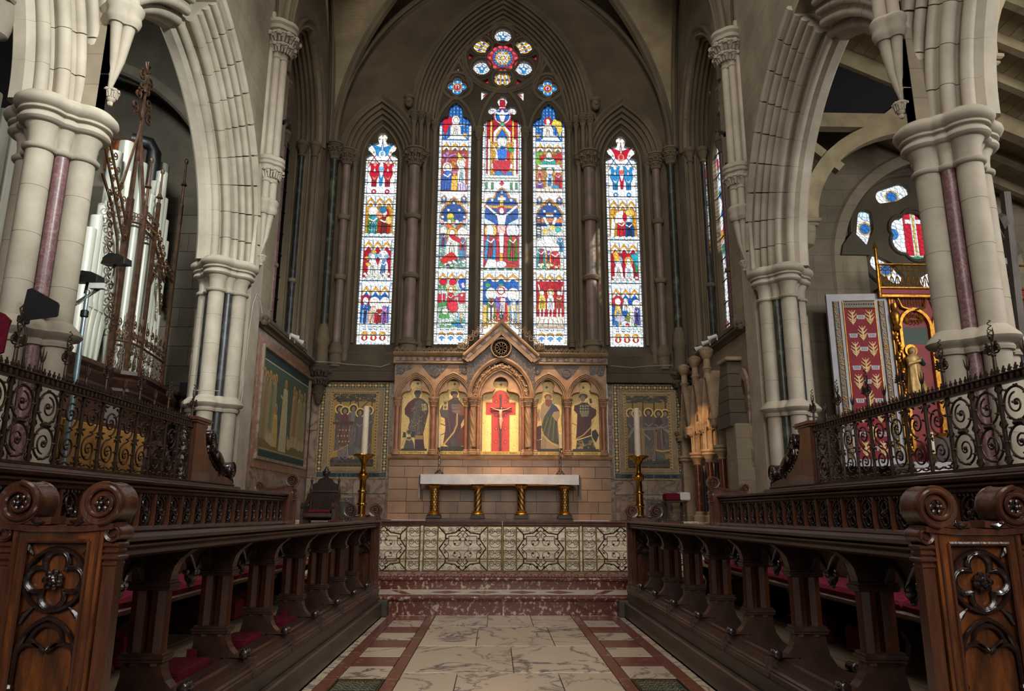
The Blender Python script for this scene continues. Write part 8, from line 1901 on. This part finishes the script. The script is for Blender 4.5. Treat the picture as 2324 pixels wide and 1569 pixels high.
for a, b in (((.265, .045), (.80, .045)), ((.265, .09), (.80, .09)), ((.265, .045), (.265, .96)), ((.80, .045), (.80, .96))): g.tube([D(*a, -.015), D(*b, -.015)], .009, 5)
g.obj('gilt_frame', 'gilt', DR)
mat('pale_gold', '#e6c998', '#cda767', scale=14, rough=.5, bump=0)
def fleuron(u, v):
    g = G(); P = lambda x, y: D(u+x/wD, v+y/(zt-zb_), -.016)
    g.tube([P(0, -.12), P(0, 0), P(0, .12)], [.012, .02, .006], 6)
    for s in (-1, 1):
        for y, r in ((-.09, .05), (-.03, .07), (.03, .075), (.08, .05)): g.tube([P(0, y+.02), P(s*r*.6, y-.02), P(s*r, y-.045)], [.012, .014, .006], 5); g.ball(P(s*r, y-.05), .012, 5, 4)
    g.ball(P(0, -.14), .012, 5, 4); g.obj('fleuron', 'pale_gold', DR)
def device(u, v):
    P = lambda x, y: D(u+x/wD, v+y/(zt-zb_), -.014)
    G().add([P(-.075, -.03), P(.075, -.03), P(.06, .045), P(-.06, .045)], [(0, 1, 2, 3)]).obj('device', 'chapel_white', DR, smooth=False)
    for x in (-.03, 0, .03): G().add([P(x-.006, -.018), P(x+.006, -.018), P(x+.006, .03), P(x-.006, .03)], [(0, 1, 2, 3)]).obj('device_mark', 'gilt_dark', DR, smooth=False).location.y = -.003
for k in range(5):
    v = .15+k*.19
    for u in (.40, .69): fleuron(u, v)
    device(.545, v-.01)
    if k < 4: fleuron(.545, v+.095); device(.39, v+.10); device(.70, v+.10)
# centre of the altarpiece
def tb(x0, x1, y0, y1, z0, z1, nm, m, b=0): return G().box(x0, x1, y0, y1, z0, z1, b).obj(nm, m, TR)
x0 = hinge[0]+.02; x1 = x0+2.6; zt2 = zt+.02
tb(x0, x1, YT, YT+.3, 1.9, zt2, 'case', 'chapel_white'); tb(x0+.06, x1-.1, YT-.03, YT, 2.0, zt2-.12, 'case_ground', 'red_paint')
for xx in (x0+.05, x0+.10): G().tube([(xx, YT-.03, 2.0), (xx, YT-.03, zt2-.1)], .014, 6).obj('gilt_bead', 'gilt', TR)
G().tube([(x0+.05, YT-.03, zt2-.1), (x1, YT-.03, zt2-.1)], .014, 6).obj('gilt_bead', 'gilt', TR)
# niche with statue
nx0, nx1 = atY(2045, 760, YT)[0], atY(2100, 760, YT)[0]+.02; nm_ = (nx0+nx1)/2; nh = (nx1-nx0)/2; zs_ = atY(2070, 745, YT)[2]
tb(nx0, nx1, YT-.035, YT-.03, 2.4, zs_, 'niche_back', 'red_paint'); tb(nx0, nx1, YT-.04, YT-.034, zs_-.30, zs_, 'niche_head', 'green_paint')
G().sweep(parch(nh+.02, .30, zs_, 2.3, cx=nm_, n=10), FXZ(YT-.05), [(0, 0), (.05, 0), (.05, -.05), (0, -.05)]).obj('niche_arch', 'gilt', TR)
for k in range(3):
    cxk = nm_+(k)*(2*nh+.14)
    if k: G().sweep(parch(nh+.02, .30, zs_, 2.3, cx=cxk, n=10), FXZ(YT-.05), [(0, 0), (.05, 0), (.05, -.05), (0, -.05)]).obj('niche_arch', 'gilt', TR); tb(cxk-nh, cxk+nh, YT-.04, YT-.034, 2.4, zs_, 'niche_back', 'green_paint')
    g = G()
    for j in range(16): a = j*2*PI/16*1.0; g.tube([(cxk+p, YT-.06, zs_+.16+q) for p, q in spiral(.09*math.cos(a)*1.6, .06*math.sin(a), .05, 1, a, 10, .3, 1)], .008, 4)
    for j in range(9): g.tube([(cxk-nh+.03+j*.05, YT-.06, zs_+.38), (cxk-nh+.03+j*.05, YT-.06, zs_+.62)], .009, 4); g.ball((cxk-nh+.03+j*.05, YT-.06, zs_+.62), .016, 5, 4)
    g.obj('lattice', 'gilt', TR, kind='stuff')
    g = G()
    for s in (-1, 1): g.tube([(cxk+s*.02, YT-.08, zs_+.30), (cxk+s*.2, YT-.08, zs_+.36), (cxk+s*.28, YT-.08, zs_+.60)], [.03, .024, .008], 7)
    g.obj('canopy_rib', 'gilt', TR)
g = G()
xt = atY(2040, 780, YT)[0]-.05
for k in range(40): a = k*.9; g.ball((xt+.028*math.cos(a), YT-.09+.028*math.sin(a), 2.35+k*.052), .03, 6, 4, (1, 1, 1.3))
g.obj('twisted_column', 'gilt', TR)
g = G().lathe((xt, YT-.09, 4.45), [(.03, 0), (.07, .05), (.04, .1), (.06, .15), (.075, .28), (.05, .34), (.03, .38), (.05, .42), (.04, .5), (.003, .52)], 10); g.obj('small_figure', 'gilt', TR)
# cresting loft
z0 = atY(1990, 655, YT)[2]; z1 = atY(1990, 603, YT)[2]; xa = atY(1988, 650, YT)[0]
tb(xa, x1, YT-.12, YT+.1, z0-.14, z0-.04, 'loft_sill', 'red_paint', .01); tb(xa-.02, x1, YT-.14, YT+.1, z0-.04, z0, 'loft_sill', 'gilt', .01); tb(xa-.02, x1, YT-.14, YT-.08, z1-.03, z1, 'loft_rail', 'gilt', .01); tb(xa-.01, x1, YT-.13, YT, z0-.2, z0-.14, 'loft_sill', 'gilt', .01)
g = G()
for k in range(24):
    u = xa+.04+k*.1
    g.tube([(u-.05+.1*i/6, YT-.11, z0+.02+.18*math.sin(PI*i/6)) for i in range(7)], .010, 4); g.tube([(u, YT-.11, z0), (u, YT-.11, z1)], .008, 4)
    g.tube([(u+p, YT-.11, z1-.10+q) for p, q in circle(0, 0, .04, 8)], .008, 4, closed=True)
g.obj('loft_lattice', 'gilt', TR, kind='stuff'); g = G().lathe((xa, YT-.11, z0-.2), [(.03, 0), (.03, .9), (.045, .92), (.003, 1.05)], 8); g.obj('loft_pinnacle', 'gilt', TR)
# statue
bx, by, bz = atY(2083, 893, YT-.18); H_ = atY(2078, 786, YT-.18)[2]-bz
ST = thing('statue', (bx, YT-.18, bz), 'gilded statue of a robed haloed saint with joined hands in the altarpiece niche', 'statue')
k_ = H_/1.0
rg = []
for z, rx, ry, ox in ((0, .17, .12, .01), (.05, .19, .13, .01), (.3, .15, .11, 0), (.5, .12, .10, -.01), (.62, .13, .10, -.01), (.74, .14, .09, -.01), (.80, .10, .07, -.015), (.83, .05, .05, -.015)):
    rg.append([(bx+ox*k_+rx*k_*math.cos(t)*(1+.10*math.sin(t*7+z*3)*(z < .6)), YT-.18+ry*k_*math.sin(t)*(1+.10*math.sin(t*7+z*3)*(z < .6)), bz+z*k_) for t in np.linspace(0, 2*PI, 29)[:-1]])
G().rings(rg).obj('robe', 'statue_gold', ST)
g = G().ball((bx-.01, YT-.19, bz+.88*k_), .062*k_, 12, 9, (.85, .95, 1.2)); g.ball((bx-.03, YT-.245, bz+.87*k_), .012*k_, 6, 4); g.obj('head', 'statue_skin', ST)
g = G().ball((bx-.005, YT-.175, bz+.895*k_), .078*k_, 12, 8, (.95, .9, 1.15)); g.obj('hood', 'statue_gold', ST)
G().lathe((bx, YT-.15, bz+.92*k_), [(.001, 0), (.13*k_, .004), (.13*k_, .012), (.001, .014)], 24, 'y').obj('halo', 'gilt', ST)
for s in (-1, 1): G().tube([(bx+s*.13*k_, YT-.19, bz+.73*k_), (bx+s*.15*k_, YT-.24, bz+.6*k_), (bx+.06*k_, YT-.30, bz+.66*k_)], [.05*k_, .045*k_, .03*k_], 10).obj('sleeve', 'slate_cloth' if s > 0 else 'statue_gold', ST)
g = G()
for j in range(4): g.tube([(bx+.05*k_, YT-.30, bz+.65*k_+j*.006), (bx+.055*k_+.004*j, YT-.32, bz+.72*k_+j*.004)], .010*k_, 6)
g.obj('hands', 'statue_skin', ST)
# chapel altar with frontal
FA = thing('chapel_altar', (7.7, 11.7, ZF), 'chapel altar with white frontal and red upper band seen through the right screen', 'altar')
G().box(6.55, 9.0, 11.5, 12.1, .28, 2.02).obj('frontal', 'linen', FA); G().box(6.5, 9.05, 11.47, 12.12, 2.02, 2.12, .01).obj('table_top', 'chapel_white', FA)
G().box(7.2, 9.0, 11.48, 11.5, 2.14, 2.42).obj('gradine', 'red_paint', FA); G().box(7.15, 9.0, 11.5, 12.0, 2.12, 2.55, .01).obj('gradine', 'chapel_white', FA); G().box(7.15, 9.02, 11.47, 12.0, 2.53, 2.6, .01).obj('gradine_top', 'gilt', FA)
for k, x in enumerate((7.0, 8.35)):
    t = thing('candle', (x, 11.75, 2.12 if k == 0 else 2.6), 'white candle on the chapel altar, %s the statue' % ('left of' if k == 0 else 'right of'), 'candle'); z = 2.12 if k == 0 else 2.6
    G().lathe((x, 11.75, z), [(.05, 0), (.05, .02), (.02, .05), (.02, .12), (.035, .14), (.035, .15)], 12).obj('holder', 'brass', t); G().lathe((x, 11.75, z+.15), [(.03, 0), (.028, .35)], 12).obj('wax', 'wax', t)
# weathered timber cross beyond the near right pier
XC = thing('timber_cross', (*atY(2290, 800, 9.0)[:2], ZF), 'tall weathered timber cross standing behind the near right pier', 'cross')
a, b = atY(2296, 800, 9.0), atY(2281, 438, 9.0); G().rings([[(p[0]+dx, 9+dy, z) for dx, dy in ((-.045, -.045), (.045, -.045), (.045, .045), (-.045, .045))] for p, z in (((a[0]+.0, 0, 0), ZF), (b, b[2]))]).obj('upright', 'weathered_wood', XC, smooth=False)
a, b = atY(2270, 490, 8.9), atY(2310, 575, 9.3); G().tube([a, b], .06, 4).obj('cross_arm', 'weathered_wood', XC, smooth=False)
q = atY(2270, 596, 8.9); g = G().box(q[0]-.08, q[0]+.06, 8.86, 8.94, q[2]-.02, q[2]+.02, .01); g.box(q[0]-.02, q[0]+.05, 8.84, 8.96, q[2]-.05, q[2]+.05, .01); o = g.obj('clamp', 'black_plastic', XC)
p = atY(2310, 850, 7.6); o = G().box(p[0]-.10, p[0]+.30, 7.55, 7.8, ZF, p[2]+.14, .01).obj('display_stand', 'blue_paint'); o['label'] = 'blue topped display stand at the right edge behind the screen'; o['category'] = 'stand'
# ================================================================== SEDILIA AND SMALL FITTINGS
SD = thing('sedilia', (4.0, 13.8, 1.15), 'row of three gabled stone seats with red marble shafts on the right sanctuary wall', 'sedilia')
XS = 3.9; fS = FYZ(XS, 1)
mat('sed_stone', '#a28c72', '#80694f', scale=4, rough=.7, bump=.12)
ysd = [15.42, 14.55, 13.72, 12.92, 12.15]      # shaft lines
zc_ = 2.42
for k, y in enumerate(ysd[:4]):
    G().lathe((XS, y, 0), [(.065, 1.35), (.065, zc_-.18)], 14).obj('shaft', 'red_shaft', SD); G().lathe((XS+.14, y, 0), [(.05, 1.35), (.05, zc_-.18)], 12).obj('shaft', 'black_marble', SD)
    G().lathe((XS, y, 1.15), [(.13, 0), (.13, .08), (.14, .1), (.09, .14), (.1, .17), (.07, .2)], 14).obj('shaft_base', 'sed_stone', SD)
    G().lathe((XS, y, zc_-.18), [(.07, 0), (.085, .02), (.07, .04), (.08, .08), (.12, .14), (.14, .15), (.14, .18), (.12, .19), (.15, .21), (.15, .25)], 14).obj('shaft_capital', 'sed_stone', SD)
G().box(XS-.08, XW+.05, 15.34, 15.55, 1.15, 2.9, .03).obj('end_pier', 'sed_stone', SD)
G().box(XS-.12, XW+.05, 11.75, 12.25, 1.15, 2.75, .03).obj('end_pier', 'side_stone', SD)
for k in range(3):
    y1, y0 = ysd[k], ysd[k+1]; c = (y0+y1)/2; a = (y1-y0)/2-.06
    if k == 0: pass
    # gable plate with cusped arch
    arch = [(c-a, zc_+.05), (c-a, zc_+.25)]+[(c-a*.55+.16*math.cos(t), zc_+.34+.15*math.sin(t)) for t in np.linspace(PI, .5, 6)]+[(c+.13*math.cos(t), zc_+.62+.20*math.sin(t)) for t in np.linspace(PI*1.05, -.05*PI, 9)]+[(c+a*.55+.16*math.cos(t), zc_+.34+.15*math.sin(t)) for t in np.linspace(PI-.5, 0, 6)]+[(c+a, zc_+.25), (c+a, zc_+.05)]
    out = [(y0, zc_+.05), (y0, zc_+.42), (c-.04, 3.92), (c+.04, 3.92), (y1, zc_+.42), (y1, zc_+.05)]
    poly = [out[0]]+out[1:]+arch[::-1]
    G().panel([poly], fS, -.04, .16).obj('gable', 'sed_stone', SD, smooth=False)
    g = G(); g.sweep([(y0-.0, zc_+.40), (c, 3.98)], fS, [(-.03, -.04), (-.03, -.10), (.0, -.12), (.03, -.10), (.03, -.04)]); g.sweep([(c, 3.98), (y1, zc_+.40)], fS, [(-.03, -.04), (-.03, -.10), (.0, -.12), (.03, -.10), (.03, -.04)]); g.obj('gable_coping', 'sed_stone', SD)
    g = G().tube([fS(u, v, -.06) for u, v in arch], .022, 6); g.tube([fS(u, v, .04) for u, v in arch], .03, 6); g.obj('cusped_arch', 'sed_stone', SD)
    g = G(); yy = ysd[k+1]; foliage(g, (XS-.08, yy, zc_+.42), .09, .2, 7, 1, k); g.ball((XS-.08, yy, zc_+.48), .09, 9, 7); g.obj('carved_head', 'sed_stone', SD)
    g = G().lathe((XS-.06, c, 3.78), [(.07, 0), (.075, .15), (.10, .18), (.07, .21), (.065, .36), (.085, .38), (.12, .46), (.13, .5), (.11, .56), (.05, .6)], 12); foliage(g, (XS-.06, c, 4.2), .09, .16, 7, 1, 4); g.obj('finial', 'sed_stone', SD)
g = G(); foliage(g, (XS-.06, 15.45, 2.8), .08, .25, 7, 2, 9); g.ball((XS-.06, 15.45, 2.9), .09, 8, 6); g.obj('carved_head', 'sed_stone', SD)
# sloping coursed hood at the near end
g = G()
for k in range(5):
    z0, z1 = 3.88-k*.235, 3.88-(k+1)*.235; ya, yb = 12.55-.0*k, 12.55
    w0, w1 = .42+.1*k, .42+.1*(k+1)
    pts = [(XS-.04-.02*k, 12.5-w0+.30), (XS-.04-.02*k, 12.52)]
    G().rings([[(XS-.03-.03*k, 12.62-.02*k, z0-.006), (XS-.03-.03*k, 12.62-w0*.9, z0-.006), (XW+.02, 12.62-w0*.9, z0-.006), (XW+.02, 12.62-.02*k, z0-.006)],
               [(XS-.06-.03*k, 12.62-.02*k, z1+.004), (XS-.06-.03*k, 12.62-w1*.9, z1+.004), (XW+.02, 12.62-w1*.9, z1+.004), (XW+.02, 12.62-.02*k, z1+.004)]]).obj('hood_stone', 'dark_stone', SD, smooth=False)
G().box(XS-.08, XW+.03, 12.15, 12.66, 3.88, 3.95, .015).obj('hood_cap', 'sed_stone', SD)
# painted niche and notice on the right wall
NI = thing('painted_niche', (XW-.04, 11.98, 2.0), 'narrow marble framed painting of a standing saint on the right wall', 'picture')
G().panel([parch(.18, .3, 3.35, 2.05, .06, cx=11.98), parch(.14, .24, 3.3, 2.12, cx=11.98)], FYZ(XW-.055, 1), -.03, .02).obj('frame', 'veined_alabaster', NI, smooth=False)
r = Ras(0, 0, 30, 150, '#5d4630', 1); r.ell(15, 40, 6, 7, '#b8863c'); r.ell(15, 41, 3.5, 5, '#7d6044'); r.poly([(9, 50), (21, 50), (25, 130), (5, 130)], '#6e4c30'); r.line([(12, 60), (10, 126)], 1.4, '#3a2a1c', False); r.grain(.12)
r.obj(lambda x, y: (XW-.06, 11.83+x/30*.3, 3.58-y/150*1.5), 'painting', 'painted', NI)
o = G().box(XW-.062, XW-.05, 11.86, 12.1, 1.72, 1.95).obj('notice', 'aisle_stone', smooth=False); o['label'] = 'small pale notice tablet below the painted niche on the right wall'; o['category'] = 'tablet'
# credence with red book and white cloth
CD = thing('credence', (3.5, 14.9, 1.155), 'small dark credence table at the right of the altar, carrying a red and white cloth', 'table')
G().box(3.3, 3.72, 14.72, 15.15, 1.52, 1.56, .008).obj('top', 'oak_dark', CD)
for x in (3.34, 3.68):
    for y in (14.76, 15.1): G().box(x-.02, x+.02, y-.02, y+.02, 1.155, 1.52).obj('leg', 'oak_dark', CD)
o = G().box(3.28, 3.56, 14.70, 15.0, 1.56, 1.70, .02).obj('red_book', 'red_cloth'); o['label'] = 'red covered book lying on the credence table'; o['category'] = 'book'
o = G().box(3.565, 3.76, 14.69, 15.0, 1.56, 1.72, .02).obj('folded_cloth', 'linen'); o['label'] = 'folded white cloth beside the red book on the credence table'; o['category'] = 'cloth'
# canopied clergy chair, left of the altar
cx, cy = -3.27, 13.6; zf = .855
CH = thing('clergy_chair', (cx, cy, zf), 'dark carved clergy chair with pinnacled back left of the altar', 'chair')
bk = [(-.25, zf+.3), (-.25, 1.80), (-.16, 1.84), (-.12, 1.90), (-.05, 1.93), (0, 1.98), (.05, 1.93), (.12, 1.90), (.16, 1.84), (.25, 1.80), (.25, zf+.3)]
g = G().box(cx-.26, cx+.26, cy+.17, cy+.25, 1.66, 1.70, .01)
G().panel([[(cx+x, z) for x, z in bk]], FXZ(cy+.2), 0, .05).obj('backrest', 'oak_carved', CH, smooth=False); g.obj('back_rail', 'oak_dark', CH)
g = G().lathe((cx, cy+.22, 1.96), [(.05, 0), (.07, .04), (.06, .09), (.035, .13), (.004, .19)], 10); foliage(g, (cx, cy+.22, 1.97), .05, .1, 7, 1); g.obj('crest_finial', 'oak_carved', CH)
for s in (-1, 1):
    g = G().lathe((cx+s*.25, cy+.2, zf), [(.03, 0), (.03, .85), (.035, .87), (.02, .9), (.018, 1.0), (.03, 1.02), (.012, 1.05), (.003, 1.1)], 8); g.obj('back_post', 'oak_dark', CH)
    G().sweep([(cy+.18, 1.62), (cy+.05, 1.5), (cy-.1, 1.42), (cy-.25, 1.44), (cy-.3, 1.38)], lambda u, v, d: (cx+s*(.27+d), u, v), [(-.03, -.03), (.03, -.03), (.03, .03), (-.03, .03)]).obj('armrest', 'oak_dark', CH)
    G().box(cx+s*.25, cx+s*.31, cy-.28, cy+.2, zf, 1.42, .01).obj('side_panel', 'oak_dark', CH)
G().box(cx-.26, cx+.26, cy-.28, cy+.2, zf+.36, zf+.44, .015).obj('seat', 'oak_dark', CH)
o = G().box(cx-.17, cx+.22, cy-.27, cy+.1, zf+.44, zf+.49, .015).obj('book_cushion', 'red_cloth'); o['label'] = 'flat red cushion on the seat of the clergy chair'; o['category'] = 'cushion'
# spotlights on the ledges and shafts, cables
def spot(name, x, y, z, dirv, label, m='white_enamel', r=.055, L_=.17):
    t = thing(name, (x, y, z), label, 'spotlight'); d = V(dirv)/np.linalg.norm(dirv); a = V((x, y, z+.09)); b = a+d*L_
    G().tube([tuple(a), tuple(a+d*L_*.6), tuple(b)], [r*.62, r*.7, r], 14).obj('housing', m, t); G().tube([tuple(b-d*.004), tuple(b+d*.004)], r*.85, 14).obj('lens', 'black_plastic', t); G().tube([(x, y, z), tuple(a)], .012, 6).obj('bracket', m, t)
spot('spotlight', -3.98, 13.3, 4.45, (.75, .9, -.25), 'white spotlight on the left window ledge, nearer of two'); spot('spotlight', -3.98, 13.62, 4.45, (.75, .7, -.35), 'white spotlight on the left window ledge, further of two')
spot('spotlight', 3.98, 13.05, 4.45, (-.85, .4, -.3), 'white spotlight on the right window ledge, highest of three'); spot('spotlight', 3.98, 13.5, 4.45, (-.85, .2, -.3), 'white spotlight on the right window ledge, middle of three'); spot('spotlight', 3.98, 14.0, 4.45, (-.85, .1, -.3), 'white spotlight on the right window ledge, lowest of three')
spot('spotlight', -3.84, 11.75, 8.0, (-.2, -.3, -.35), 'small black spotlight clamped to the left vault shaft', 'black_plastic', .045); spot('spotlight', -3.9, 11.55, 7.17, (.3, -.2, -.2), 'tiny black spotlight on the left corbel capital', 'black_plastic', .03, .08)
spot('spotlight', 3.84, 11.75, 7.9, (.2, -.3, -.35), 'small black spotlight clamped to the right vault shaft', 'black_plastic', .045); spot('spotlight', 3.9, 11.55, 7.17, (-.3, -.2, -.2), 'tiny black spotlight on the right corbel capital', 'black_plastic', .03, .08)
def cable(pts, label, m='cable', r=.008): o = G().tube(pts, r, 5).obj('cable', m); o['label'] = label; o['category'] = 'cable'
cable([(-4.03, 11.15, 2.92), (-4.06, 11.3, 3.5), (-4.04, 11.25, 4.0), (-4.03, 11.3, 4.55), (-4.02, 11.4, 4.75), (-4.0, 11.55, 4.7), (-3.99, 11.65, 4.5)], 'white cable clipped down the wall beside the far left pier')
cable([(-3.98, 14.3, 4.47), (-3.95, 15.2, 4.42), (-3.6, 15.38, 4.44), (-3.3, 15.37, 4.40), (-2.9, 15.38, 4.38), (-2.6, 15.37, 4.35), (-2.4, 15.36, 4.42)], 'pale cable trailing along the ledge left of the reredos')
cable([(2.35, 15.37, 4.42), (2.8, 15.37, 4.38), (3.2, 15.36, 4.42), (3.7, 15.37, 4.44)], 'pale cable trailing along the ledge right of the reredos')
cable([(-4.1, 10.45, 3.0), (-4.28, 10.40, 3.0), (-4.5, 10.42, 3.0)], 'white cable lying on the ring of the far left pier', r=.006)
cable([(.9, 9.975, .17), (1.02, 9.96, .1), (1.15, 9.95, .05), (1.35, 9.94, .04), (1.46, 9.93, .12)], 'thin black cable hanging across the first marble step', 'black_cable', .004)
